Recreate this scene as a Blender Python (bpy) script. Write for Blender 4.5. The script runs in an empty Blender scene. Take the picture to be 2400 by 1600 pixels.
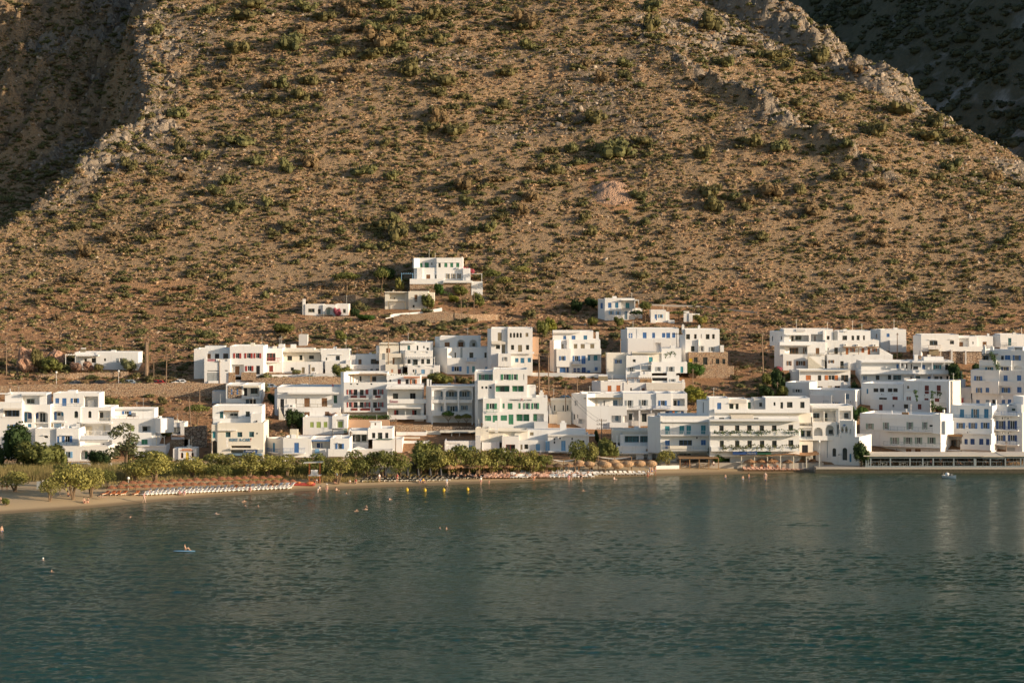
import bpy, bmesh, math, random
import numpy as np
from mathutils import Vector, Matrix
R = math.radians
random.seed(7)
S = bpy.context.scene
COL = S.collection
# ---------------------------------------------------------------- camera
F = 5198.0          # focal length in pixels of the 2400 px wide photograph
CZ = 40.0           # camera height above the sea
HY = 617.0          # pixel row of the horizon
cam = bpy.data.cameras.new('camera'); camo = bpy.data.objects.new('camera', cam); COL.objects.link(camo)
camo.location = (0, 0, CZ); camo.rotation_euler = (R(90), 0, 0)
cam.sensor_width = 36; cam.lens = 36*F/2400; cam.shift_y = -(800-HY)/2400
cam.clip_start = 1; cam.clip_end = 6000
S.camera = camo
S.view_settings.view_transform = 'Standard'; S.view_settings.look = 'None'
S.view_settings.exposure = 0.42; S.view_settings.gamma = 1.0
S.view_settings.use_curve_mapping = False
# ---------------------------------------------------------------- sky and sun
SUN_EL, SUN_AZ = 13.5, 110.0      # azimuth clockwise from +Y (away from the camera)
W = bpy.data.worlds.new('World'); S.world = W; W.use_nodes = True
wn = W.node_tree
for n in list(wn.nodes): wn.nodes.remove(n)
sky = wn.nodes.new('ShaderNodeTexSky'); sky.sky_type = 'NISHITA'; sky.sun_disc = False
sky.sun_elevation = R(SUN_EL); sky.sun_rotation = R(SUN_AZ)
bgn = wn.nodes.new('ShaderNodeBackground'); bgn.inputs[1].default_value = 0.115
wo = wn.nodes.new('ShaderNodeOutputWorld')
wn.links.new(sky.outputs[0], bgn.inputs[0]); wn.links.new(bgn.outputs[0], wo.inputs[0])
sl = bpy.data.lights.new('sun', 'SUN'); sl.energy = 4.8; sl.angle = R(0.5); sl.color = (1.0, .81, .59)
so = bpy.data.objects.new('sun', sl); COL.objects.link(so)
sd = Vector((math.sin(R(SUN_AZ))*math.cos(R(SUN_EL)), math.cos(R(SUN_AZ))*math.cos(R(SUN_EL)), math.sin(R(SUN_EL))))
so.rotation_euler = sd.to_track_quat('Z', 'Y').to_euler(); so.location = sd*500
# ---------------------------------------------------------------- small helpers
def at(px, py, D): return Vector(((px-1200)/F*D, D, CZ-(py-HY)/F*D))
def smooth(a, b, x):
    t = np.clip((np.asarray(x, float)-a)/(b-a), 0, 1); return t*t*(3-2*t)
class Noise:
    def __init__(s, seed):
        r = np.random.RandomState(seed); s.p = r.permutation(256); s.p = np.concatenate([s.p, s.p, s.p]); s.g = r.rand(256)*2-1
    def n(s, x, y):
        xi = np.floor(x).astype(int); yi = np.floor(y).astype(int); fx = x-xi; fy = y-yi
        ux = fx*fx*(3-2*fx); uy = fy*fy*(3-2*fy)
        def h(a, b): return s.g[s.p[(s.p[a & 255]+b) & 255]]
        return (h(xi, yi)*(1-ux)+h(xi+1, yi)*ux)*(1-uy)+(h(xi, yi+1)*(1-ux)+h(xi+1, yi+1)*ux)*uy
    def f(s, x, y, o=4):
        r = 0; a = 1.
        for k in range(o): r = r+a*s.n(x*2**k+17*k, y*2**k+31*k); a *= .5
        return r
N1, N2, N3 = Noise(3), Noise(11), Noise(29)
class MB:
    def __init__(s): s.v = []; s.f = []
    def quad(s, a, b, c, d):
        i = len(s.v); s.v += [tuple(a), tuple(b), tuple(c), tuple(d)]; s.f.append((i, i+1, i+2, i+3))
    def poly(s, pts):
        i = len(s.v); s.v += [tuple(p) for p in pts]; s.f.append(tuple(range(i, i+len(pts))))
    def hexa(s, p):      # 8 points: bottom 4 ccw, top 4 ccw
        i = len(s.v); s.v += [tuple(q) for q in p]
        for f in ((0,3,2,1),(4,5,6,7),(0,1,5,4),(1,2,6,5),(2,3,7,6),(3,0,4,7)): s.f.append(tuple(i+k for k in f))
    def box(s, x0, x1, y0, y1, z0, z1):
        s.hexa([(x0,y0,z0),(x1,y0,z0),(x1,y1,z0),(x0,y1,z0),(x0,y0,z1),(x1,y0,z1),(x1,y1,z1),(x0,y1,z1)])
    def tube(s, a, b, r0, r1=None, n=6):
        a = Vector(a); b = Vector(b); r1 = r0 if r1 is None else r1
        d = (b-a).normalized(); u = d.orthogonal().normalized(); w = d.cross(u); i = len(s.v)
        for c, r in ((a, r0), (b, r1)):
            for k in range(n):
                t = 2*math.pi*k/n; s.v.append(tuple(c+u*(math.cos(t)*r)+w*(math.sin(t)*r)))
        for k in range(n): s.f.append((i+k, i+(k+1) % n, i+n+(k+1) % n, i+n+k))
        s.f.append(tuple(i+n-1-k for k in range(n))); s.f.append(tuple(i+n+k for k in range(n)))
    def ball(s, c, rx, ry, rz, n=8, m=5):
        i = len(s.v)
        for j in range(m+1):
            ph = math.pi*j/m
            for k in range(n):
                t = 2*math.pi*k/n
                s.v.append((c[0]+rx*math.sin(ph)*math.cos(t), c[1]+ry*math.sin(ph)*math.sin(t), c[2]+rz*math.cos(ph)))
        for j in range(m):
            for k in range(n):
                s.f.append((i+j*n+k, i+(j+1)*n+k, i+(j+1)*n+(k+1) % n, i+j*n+(k+1) % n))
    def mesh(s, name, m=None, smoothed=False):
        me = bpy.data.meshes.new(name); me.from_pydata(s.v, [], s.f); me.update()
        if m: me.materials.append(m)
        if smoothed: me.polygons.foreach_set('use_smooth', [True]*len(me.polygons))
        return me
    def build(s, name, m, parent=None, loc=None, smoothed=False):
        o = bpy.data.objects.new(name, s.mesh(name, m, smoothed)); COL.objects.link(o)
        if parent: o.parent = parent
        if loc is not None: o.location = loc
        return o
def tag(o, label=None, cat=None, group=None, kind=None):
    if label: o['label'] = label
    if cat: o['category'] = cat
    if group: o['group'] = group
    if kind: o['kind'] = kind
    return o
def empty(name, loc, label, cat, group=None, rz=0):
    o = bpy.data.objects.new(name, None); COL.objects.link(o); o.location = loc; o.rotation_euler = (0, 0, rz)
    o.empty_display_size = .3
    return tag(o, label, cat, group)
def copy_tree(o, parent=None):
    c = o.copy(); COL.objects.link(c); c.parent = parent
    for ch in list(KIDS.get(o.name, o.children)): copy_tree(ch, c)
    return c
KIDS = {}
def cp(root, loc, rz=0, sc=1, label=None, group=None):
    kids = KIDS.setdefault(root.name, list(root.children))
    o = copy_tree(root); o.location = loc; o.rotation_euler = (0, 0, rz); o.scale = (sc,)*3 if not isinstance(sc, tuple) else sc
    if label: o['label'] = label
    if group: o['group'] = group
    return o
# ---------------------------------------------------------------- materials
MATS = {}
def nodes(name):
    m = bpy.data.materials.new(name); m.use_nodes = True; nt = m.node_tree
    for n in list(nt.nodes): nt.nodes.remove(n)
    o = nt.nodes.new('ShaderNodeOutputMaterial'); p = nt.nodes.new('ShaderNodeBsdfPrincipled')
    nt.links.new(p.outputs[0], o.inputs[0]); return m, nt, p
def ramp(nt, fac, stops):
    r = nt.nodes.new('ShaderNodeValToRGB'); nt.links.new(fac, r.inputs[0]); e = r.color_ramp.elements
    while len(e) > 1: e.remove(e[-1])
    e[0].position = stops[0][0]; e[0].color = (*stops[0][1], 1)
    for p, c in stops[1:]:
        q = e.new(p); q.color = (*c, 1)
    return r.outputs[0]
def noise(nt, vec, scale, det=4, rough=.6, dist=0):
    n = nt.nodes.new('ShaderNodeTexNoise'); n.inputs['Scale'].default_value = scale; n.inputs['Detail'].default_value = det
    n.inputs['Roughness'].default_value = rough; n.inputs['Distortion'].default_value = dist
    if vec: nt.links.new(vec, n.inputs['Vector'])
    return n.outputs[0]
def mix(nt, fac, a, b, mode='MIX'):
    m = nt.nodes.new('ShaderNodeMix'); m.data_type = 'RGBA'; m.blend_type = mode
    for k, v in ((0, fac), (6, a), (7, b)):
        if isinstance(v, (int, float)): m.inputs[k].default_value = v
        elif isinstance(v, tuple): m.inputs[k].default_value = (*v, 1)
        else: nt.links.new(v, m.inputs[k])
    return m.outputs[2]
def mth(nt, op, a, b=None, clamp=False):
    m = nt.nodes.new('ShaderNodeMath'); m.operation = op; m.use_clamp = clamp
    for k, v in ((0, a), (1, b)):
        if v is None: continue
        if isinstance(v, (int, float)): m.inputs[k].default_value = v
        else: nt.links.new(v, m.inputs[k])
    return m.outputs[0]
def tc(nt, which='Object', scale=None):
    t = nt.nodes.new('ShaderNodeTexCoord').outputs[which]
    if scale:
        mp = nt.nodes.new('ShaderNodeMapping'); mp.inputs['Scale'].default_value = scale; nt.links.new(t, mp.inputs[0]); t = mp.outputs[0]
    return t
def bump(nt, p, h, strength, dist):
    b = nt.nodes.new('ShaderNodeBump'); b.inputs['Strength'].default_value = strength; b.inputs['Distance'].default_value = dist
    nt.links.new(h, b.inputs['Height']); nt.links.new(b.outputs[0], p.inputs['Normal'])
def flat(name, c, rough=.6, var=.12, metal=0, spec=.3, sc=2.5):
    """paint or cloth: one colour with slight wear"""
    if name in MATS: return MATS[name]
    m, nt, p = nodes(name)
    n = noise(nt, tc(nt), sc, 3)
    col = ramp(nt, n, [(.3, tuple(x*(1-var) for x in c)), (.7, tuple(min(1, x*(1+var)) for x in c))])
    nt.links.new(col, p.inputs['Base Color']); p.inputs['Roughness'].default_value = rough
    p.inputs['Metallic'].default_value = metal; p.inputs['Specular IOR Level'].default_value = spec
    MATS[name] = m; return m
def plaster(name, c, dirt=(.42, .36, .29), amt=.7):
    m, nt, p = nodes(name)
    big = noise(nt, tc(nt), .35, 4); fine = noise(nt, tc(nt), 3.5, 4)
    st = noise(nt, tc(nt, 'Object', (2.2, 2.2, .22)), 1.0, 5, .65)
    oi = nt.nodes.new('ShaderNodeObjectInfo')
    base = mix(nt, oi.outputs['Random'], c, tuple(x*y for x, y in zip(c, (.93, .92, .90))))
    base = mix(nt, mth(nt, 'MULTIPLY', big, .35), base, tuple(x*y for x, y in zip(c, (.94, .91, .87))))
    f = mth(nt, 'MULTIPLY', mth(nt, 'MULTIPLY', mth(nt, 'SUBTRACT', st, .56, True), 2.6), amt, True)
    col = mix(nt, f, base, dirt)
    nt.links.new(col, p.inputs['Base Color']); p.inputs['Roughness'].default_value = .85; p.inputs['Specular IOR Level'].default_value = .2
    bump(nt, p, fine, .35, .04)
    MATS[name] = m; return m
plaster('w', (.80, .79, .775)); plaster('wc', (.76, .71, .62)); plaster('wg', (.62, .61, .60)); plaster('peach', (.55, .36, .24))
plaster('conc', (.42, .38, .33))
def stone(name, c1, c2, mortar, sc=2.2, asp=1.5):
    m, nt, p = nodes(name)
    v = nt.nodes.new('ShaderNodeTexVoronoi'); v.inputs['Scale'].default_value = sc
    vec = tc(nt, 'Object', (1, 1, asp)); nt.links.new(vec, v.inputs['Vector'])
    e = nt.nodes.new('ShaderNodeTexVoronoi'); e.feature = 'DISTANCE_TO_EDGE'; e.inputs['Scale'].default_value = sc; nt.links.new(vec, e.inputs['Vector'])
    sep = nt.nodes.new('ShaderNodeSeparateColor'); nt.links.new(v.outputs['Color'], sep.inputs[0])
    col = mix(nt, sep.outputs[0], c1, c2)
    col = mix(nt, mth(nt, 'MULTIPLY', sep.outputs[1], .35), col, (.5, .44, .36))
    k = mth(nt, 'MULTIPLY', e.outputs[0], 9, True)
    col = mix(nt, k, mortar, col)
    nt.links.new(col, p.inputs['Base Color']); p.inputs['Roughness'].default_value = .9
    bump(nt, p, k, .9, .12); MATS[name] = m; return m
stone('st', (.40, .24, .14), (.52, .36, .22), (.16, .09, .05))
stone('std', (.30, .20, .13), (.44, .31, .21), (.10, .06, .04), 1.5, 1.3)
C = dict(blue=(.07, .17, .38), navy=(.03, .07, .20), steel=(.06, .20, .33), lblue=(.19, .38, .58), teal=(.06, .27, .31), dteal=(.04, .13, .14),
         green=(.06, .22, .12), lime=(.34, .42, .12), red=(.36, .06, .05), dred=(.20, .045, .035), brown=(.20, .10, .045), orange=(.50, .17, .06),
         tan=(.26, .21, .13), grey=(.36, .38, .38), gblue=(.16, .24, .31), sage=(.27, .34, .29), dark=(.03, .03, .028), cream=(.66, .60, .48), white=(.78, .76, .73),
         dgreen=(.03, .10, .06), pink=(.45, .2, .22), black=(.02, .02, .022), wood=(.30, .18, .09), yellow=(.65, .42, .04))
for k, v in C.items(): flat('c_'+k, v, .55)
def glassy(name, c):
    m, nt, p = nodes(name); n = noise(nt, tc(nt), .9, 2)
    nt.links.new(ramp(nt, n, [(.35, c), (.65, tuple(x*2.2+.01 for x in c))]), p.inputs['Base Color'])
    p.inputs['Roughness'].default_value = .12; p.inputs['Specular IOR Level'].default_value = .6; MATS[name] = m
glassy('glass', (.022, .024, .022)); glassy('glassb', (.03, .06, .07)); glassy('interior_shade', (.03, .026, .02))
flat('metal', (.45, .45, .44), .4, .1, .6); flat('thatch', (.36, .20, .10), .95, .35, sc=9); flat('thatch_red', (.30, .13, .065), .95, .3, sc=9)
flat('thatch_dark', (.15, .095, .055), .95, .35, sc=9); flat('thatch_straw', (.46, .30, .17), .95, .35, sc=9); flat('bark', (.17, .115, .07), .95, .3); flat('polewood', (.24, .165, .11), .9, .25)
flat('canvas', (.62, .55, .45), .9, .06); flat('canvasw', (.76, .74, .70), .9, .05); flat('rubber', (.02, .02, .02), .8)
M = MATS
# ================================================================ terrain
SH = np.array([(-400,1235),(0,1204),(200,1191),(338,1178),(480,1165),(700,1150),(900,1141),(1100,1134),(1300,1126),(1500,1116),(1700,1111),(1850,1107),(1925,1102),(2000,1098),(3000,1096)], float)
SHD = F*CZ/(SH[:, 1]-HY); SHX = (SH[:, 0]-1200)/F*SHD
def shore(x): return np.interp(x, SHX, SHD)
PD = [430, 437, 455, 485, 540, 560, 900]; PZ = [1.5, 2.05, 7.8, 15.5, 27, 33, 33+340*.58]
ED = [560, 583, 599, 630, 642, 664, 683, 720, 900]; EX = [-150, -137, -128, -115, -108, -109, -115, -117, -117]
def softmax0(v, k=3.): return np.where(v > 30, v, k*np.log1p(np.exp(np.clip(v, -60, 30)/k)))
def ridge(x, D):
    """signed distances: right of the rib line, inside of the crest line, right of the left spur edge"""
    s2 = ((x-47)*60+(D-683)*44)/74.4
    cr = -(((x-79)*99+(D-757)*73)/123.)
    ex = x-(np.interp(D, ED, EX)+2.5*N3.f(D/9, D*0+3, 3))
    return s2, cr, ex
def terr(x, D, rough=True):
    x = np.asarray(x, float); D = np.asarray(D, float)
    s2, cr, ex = ridge(x, D)
    rec = 46*smooth(0, 13, -ex)*smooth(572, 655, D)
    z = np.interp(D-rec, PD, PZ)
    hill = smooth(560, 610, D)
    z = z-.25*np.maximum(0, s2)*smooth(585, 640, D)
    z = z+hill*(1.0*np.exp(-((s2-2)/4)**2)*(1+N2.f(x/5, D/5, 3))*smooth(600, 620, D)*(1-smooth(675, 700, D)))*2.4
    if rough: z = z+hill*np.exp(-((s2-2)/5)**2)*smooth(600, 620, D)*(1-smooth(690, 710, D))*(1.3*N3.f(x/2.2, D/2.2, 3)+.8*np.abs(N1.f(x/1.3, D/4, 2)))
    # crest: falls away behind, with a rocky cliff band along it
    z = z-softmax0(-cr)*1.25
    cl = smooth(19, 13, cr)*smooth(-9, -2, cr)*smooth(672, 712, D)
    if rough:
        z = z+cl*(5.5+4.5*N1.f(x/16, D/16, 2)+2.6*N2.f(x/5, D/5, 3)+1.1*N3.f(x/2.2, D/2.2, 3)-1.6*np.abs(N1.f(x/2.4, D/7, 3)))
        z = z+hill*(2.0*N1.f(x/45, D/45, 2)+.45*N2.f(x/11, D/11, 3)+.4*N3.f(x/2.6, D/2.6, 3))
        z = z+smooth(12, 3, np.abs(ex-3))*hill*(.9*N3.f(x/2.4, D/2.4, 3)-.8*np.abs(N2.f(x/3, D/6, 2)))
        rk = smooth(10, 0, np.abs(ex))*hill
        z = z+rk*(1.6*np.abs(N2.f(x/4, D/4, 3)))
        z = z+smooth(470, 500, D)*(1-hill)*(.35*N2.f(x/9, D/9, 3))
        cliff = smooth(2, 10, -ex)*smooth(655, 690, D)
        z = z+cliff*(4.5*N2.f(x/7, D/5, 4)+3*np.abs(N1.f(x/3, D/12, 2)))+smooth(3, 10, -ex)*hill*1.2*N3.f(x/4, D/4, 3)
        # spoil heap scar under the small quarry
        q = ((x-27)/5)**2+((D-603)/7)**2
        z = z+1.4*np.exp(-q)-1.5*np.exp(-((x-21)/2)**2-((D-618)/3)**2)
        z = z+.06*N3.f(x/1.5, D/1.5, 2)*(D < 480)
    # beach and sea bed
    ds = shore(x); t = D-ds
    b = np.where(t < 0, t*.09, np.minimum(1.5, .055*t+.35*smooth(0, 9, t)))
    z = np.where(D < 430, np.where(t < 0, np.maximum(b, -8), np.minimum(b+0*z, 1.5)), z)
    return z
def tz(x, D): return float(terr(np.array([x]), np.array([D]))[0])
_DD = np.arange(345, 800, .5)
def ghit(px, py):
    """distance at which the line of sight through (px, py) meets the ground"""
    zr = CZ-(py-HY)/F*_DD; zt = terr((px-1200)/F*_DD, _DD)
    k = np.nonzero(zt >= zr)[0]
    if len(k) == 0: return 760.
    k = k[0]
    if k == 0: return _DD[0]
    a = zr[k-1]-zt[k-1]; b = zt[k]-zr[k]
    return float(_DD[k-1]+.5*a/(a+b+1e-9))
def ground(px, py):
    D = ghit(px, py); x = (px-1200)/F*D; return Vector((x, D, tz(x, D)))
def grid(name, xs, ys, fz, m, attrs={}):
    X, Y = np.meshgrid(xs, ys); Z = fz(X, Y); nx, ny = len(xs), len(ys)
    V = np.stack([X.ravel(), Y.ravel(), Z.ravel()], 1)
    i = (np.arange(ny-1)[:, None]*nx+np.arange(nx-1)[None, :]).ravel()
    Q = np.stack([i, i+1, i+nx+1, i+nx], 1)
    me = bpy.data.meshes.new(name); me.vertices.add(len(V)); me.vertices.foreach_set('co', V.ravel())
    me.loops.add(Q.size); me.loops.foreach_set('vertex_index', Q.ravel()); me.polygons.add(len(Q))
    me.polygons.foreach_set('loop_start', np.arange(0, Q.size, 4)); me.polygons.foreach_set('use_smooth', np.ones(len(Q), bool))
    me.update(calc_edges=True); me.validate()
    for k, fn in attrs.items():
        a = me.attributes.new(k, 'FLOAT', 'POINT'); a.data.foreach_set('value', fn(X, Y).ravel().astype(np.float32))
    me.materials.append(m); o = bpy.data.objects.new(name, me); COL.objects.link(o); return o
def a_rock(x, D):
    s2, cr, ex = ridge(x, D)
    r = smooth(20, 14, cr)*smooth(665, 700, D)+smooth(13, 3, np.abs(ex-2))*smooth(575, 600, D)*.62
    r = r+np.exp(-((s2-3)/4.5)**2)*smooth(600, 615, D)*(1-smooth(680, 700, D))*.8
    r = r*smooth(9, 3, -ex)+smooth(4, 12, -ex)*smooth(660, 690, D)*.38
    # pale stony belts seen in the photograph
    r = r+.55*smooth(.25, .8, N2.f(x/26+5, D/20, 3))*smooth(600, 625, D)
    r = r+.35*smooth(0, 25, s2)*smooth(600, 640, D)
    return np.clip(r, 0, 1)
def a_soil(x, D):
    q = np.exp(-(((x-27+(D-603)*.2)/5.5)**2+((D-604)/10)**2)**2)*1.8
    low = (1-smooth(540, 572, D+14*N1.n(x/18, D/18)))*(.75+.25*N2.n(x/12, D/12))
    q = q+1.6*np.exp(-(((x-21)/2.6)**2+((D-619)/3)**2)**2)
    return np.clip(low+q, 0, 1)
def a_sand(x, D): return 1-smooth(428, 433, D)
def a_wet(x, D): return 1-smooth(1.5, 4.0, D-shore(x))
def hill_mat():
    m, nt, p = nodes('hillside'); O = tc(nt)
    def attr(n):
        a = nt.nodes.new('ShaderNodeAttribute'); a.attribute_name = n; return a.outputs['Fac']
    n1 = noise(nt, O, .12, 5); n2 = noise(nt, O, .9, 5, .7); n3 = noise(nt, O, 3.5, 4, .7)
    dry = mix(nt, n2, (.28, .18, .10), (.58, .40, .245))
    dry = mix(nt, mth(nt, 'MULTIPLY', n1, .55), dry, (.32, .24, .145))
    soil = mix(nt, n2, (.34, .175, .085), (.58, .34, .19))
    rock = mix(nt, n3, (.19, .15, .115), (.46, .38, .29))
    k = mth(nt, 'MULTIPLY', mth(nt, 'SUBTRACT', mth(nt, 'ADD', attr('soil'), mth(nt, 'MULTIPLY', n2, .5)), .45), 2.2, True)
    col = mix(nt, k, dry, soil)
    vo = nt.nodes.new('ShaderNodeTexVoronoi'); vo.inputs['Scale'].default_value = .7; nt.links.new(O, vo.inputs[0])
    k = mth(nt, 'MULTIPLY', mth(nt, 'SUBTRACT', mth(nt, 'ADD', attr('rock'), mth(nt, 'MULTIPLY', n2, .9)), .82), 3.5, True)
    col = mix(nt, k, col, rock)
    sand = mix(nt, n3, (.43, .315, .18), (.52, .385, .235))
    sand = mix(nt, mth(nt, 'MULTIPLY', attr('wet'), .85), sand, (.20, .145, .085))
    col = mix(nt, attr('sand'), col, sand)
    nt.links.new(col, p.inputs['Base Color']); p.inputs['Roughness'].default_value = .95; p.inputs['Specular IOR Level'].default_value = .1
    h = mth(nt, 'ADD', mth(nt, 'MULTIPLY', n2, 1.0), mth(nt, 'MULTIPLY', n3, .5))
    h = mth(nt, 'MULTIPLY', h, mth(nt, 'SUBTRACT', 1.03, attr('sand')))
    ck = nt.nodes.new('ShaderNodeTexVoronoi'); ck.feature = 'DISTANCE_TO_EDGE'; ck.inputs['Scale'].default_value = .27; nt.links.new(tc(nt, 'Object', (1, .8, .55)), ck.inputs['Vector'])
    cf = mth(nt, 'MULTIPLY', mth(nt, 'MULTIPLY', mth(nt, 'MULTIPLY', ck.outputs[0], 4, True), k), 1.6)
    h = mth(nt, 'ADD', h, cf)
    bump(nt, p, h, 1.0, 1.25)
    return m
AT = dict(rock=a_rock, soil=a_soil, sand=a_sand, wet=a_wet)
HM = hill_mat()
ter = grid('hillside', np.concatenate([np.arange(-330, -190, 3.), np.arange(-190, 190, .8), np.arange(190, 331, 3.)]),
           np.concatenate([np.arange(335, 425, 1.2), np.arange(425, 560, 1.), np.arange(560, 775, .8), np.arange(775, 860, 4)]), terr, HM, AT)
tag(ter, kind='structure')
def heap_z(x, D):
    q = ((x-27.2+(D-604)*.12)/(3.6+.28*(614-D)))**2+((D-603.5)/8.2)**2
    return terr(x, D)+1.0*(1-q)*(1+.25*N3.f(x/.8, D/.8, 3))-.25
def heap_mat():
    m, nt, p = nodes('pink_rubble'); n = noise(nt, tc(nt), 2.6, 5, .75); v = nt.nodes.new('ShaderNodeTexVoronoi'); v.inputs['Scale'].default_value = 2.2; nt.links.new(tc(nt), v.inputs[0])
    nt.links.new(mix(nt, v.outputs[0], ramp(nt, n, [(.35, (.42, .23, .13)), (.65, (.66, .46, .32))]), (.40, .24, .15)), p.inputs['Base Color']); p.inputs['Roughness'].default_value = 1; bump(nt, p, mth(nt, 'ADD', n, v.outputs[0]), 1, .5); return m
hp = grid('rubble_heap', np.arange(17, 40, .4), np.arange(593, 614, .4), heap_z, heap_mat()); tag(hp, 'fan of pale pink rubble spilled below a small orange pit on the slope', 'rubble heap')
# the next mountain, wholly in shade
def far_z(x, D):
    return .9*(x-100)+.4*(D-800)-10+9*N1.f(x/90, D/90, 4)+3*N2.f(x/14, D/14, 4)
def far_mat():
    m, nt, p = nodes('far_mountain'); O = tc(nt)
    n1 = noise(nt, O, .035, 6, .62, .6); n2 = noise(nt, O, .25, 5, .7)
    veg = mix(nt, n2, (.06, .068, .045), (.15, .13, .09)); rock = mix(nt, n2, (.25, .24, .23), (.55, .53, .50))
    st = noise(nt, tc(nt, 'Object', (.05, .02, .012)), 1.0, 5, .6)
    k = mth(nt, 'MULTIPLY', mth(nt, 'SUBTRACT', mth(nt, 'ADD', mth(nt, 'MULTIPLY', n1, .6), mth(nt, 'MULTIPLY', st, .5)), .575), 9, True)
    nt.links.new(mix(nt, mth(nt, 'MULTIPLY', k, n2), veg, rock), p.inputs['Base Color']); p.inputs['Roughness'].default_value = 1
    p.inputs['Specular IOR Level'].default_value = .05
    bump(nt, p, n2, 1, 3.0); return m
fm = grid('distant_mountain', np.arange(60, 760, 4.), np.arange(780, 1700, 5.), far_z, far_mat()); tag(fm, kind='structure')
# ---------------------------------------------------------------- sea
def water():
    m, nt, p = nodes('sea_water'); O = tc(nt)
    at_ = nt.nodes.new('ShaderNodeAttribute'); at_.attribute_name = 'shallow'
    big = noise(nt, tc(nt, 'Object', (.010, .022, 1)), 1.0, 3, .5)
    deep = mix(nt, big, (.0005, .033, .023), (.0025, .060, .040))
    col = mix(nt, at_.outputs['Fac'], deep, (.115, .115, .062))
    nt.links.new(col, p.inputs['Base Color']); p.inputs['IOR'].default_value = 1.33
    p.inputs['Roughness'].default_value = .10
    p.inputs['Specular IOR Level'].default_value = .29
    w2 = noise(nt, tc(nt, 'Object', (1.5, 3.0, 1)), 1.0, 3, .6)
    bump(nt, p, w2, .8, .16)
    return m
def a_sh(x, D): return np.clip(smooth(20, 0, shore(x)-D)*.8, 0, 1)
def sea_z(x, D):
    """wind ripples: crests lie roughly across the view, patchy where the breeze touches down"""
    calm = .45+.55*smooth(-.3, .3, N1.f(x/60+7, D/20, 3))
    w = .045*N2.f(x/1.7+.3*N3.n(x/9, D/9)+.2*D, D/.40, 2)+.038*N3.f(x/.8, D/.30+5, 1)+.03*N1.f(x/5, D/1.7, 2)
    w = w+.02*np.sin((D*.96+x*.28)*1.9+2.2*N1.n(x/8, D/8))
    return w*calm*smooth(0, 7, shore(x)-D+1.5)*smooth(185, 200, D)
def sea_mesh():
    r_ = np.concatenate([np.arange(-60, 190, 10.), 195*1.00158**np.arange(0, 452)]); r_ = r_[r_ < 396]; r_ = np.concatenate([r_, np.arange(r_[-1]+.62, 436, .62)])
    u = np.concatenate([[-1.2, -.8, -.5, -.36], np.arange(-.29, .2901, .00098), [.36, .5, .8, 1.2]])
    A, Dm = np.meshgrid(u, r_); X = A*np.maximum(Dm, 190); Y = Dm
    Z = sea_z(X, Y); ny, nx = X.shape; V = np.stack([X.ravel(), Y.ravel(), Z.ravel()], 1)
    i = (np.arange(ny-1)[:, None]*nx+np.arange(nx-1)[None, :]).ravel(); Q = np.stack([i, i+1, i+nx+1, i+nx], 1)
    me = bpy.data.meshes.new('sea'); me.vertices.add(len(V)); me.vertices.foreach_set('co', V.ravel()); me.loops.add(Q.size); me.loops.foreach_set('vertex_index', Q.ravel())
    me.polygons.add(len(Q)); me.polygons.foreach_set('loop_start', np.arange(0, Q.size, 4)); me.polygons.foreach_set('use_smooth', np.ones(len(Q), bool)); me.update(calc_edges=True)
    a = me.attributes.new('shallow', 'FLOAT', 'POINT'); a.data.foreach_set('value', a_sh(X, Y).ravel().astype(np.float32)); me.materials.append(water())
    o = bpy.data.objects.new('sea', me); COL.objects.link(o); tag(o, kind='structure'); print('sea faces', len(Q))
sea_mesh()
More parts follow.
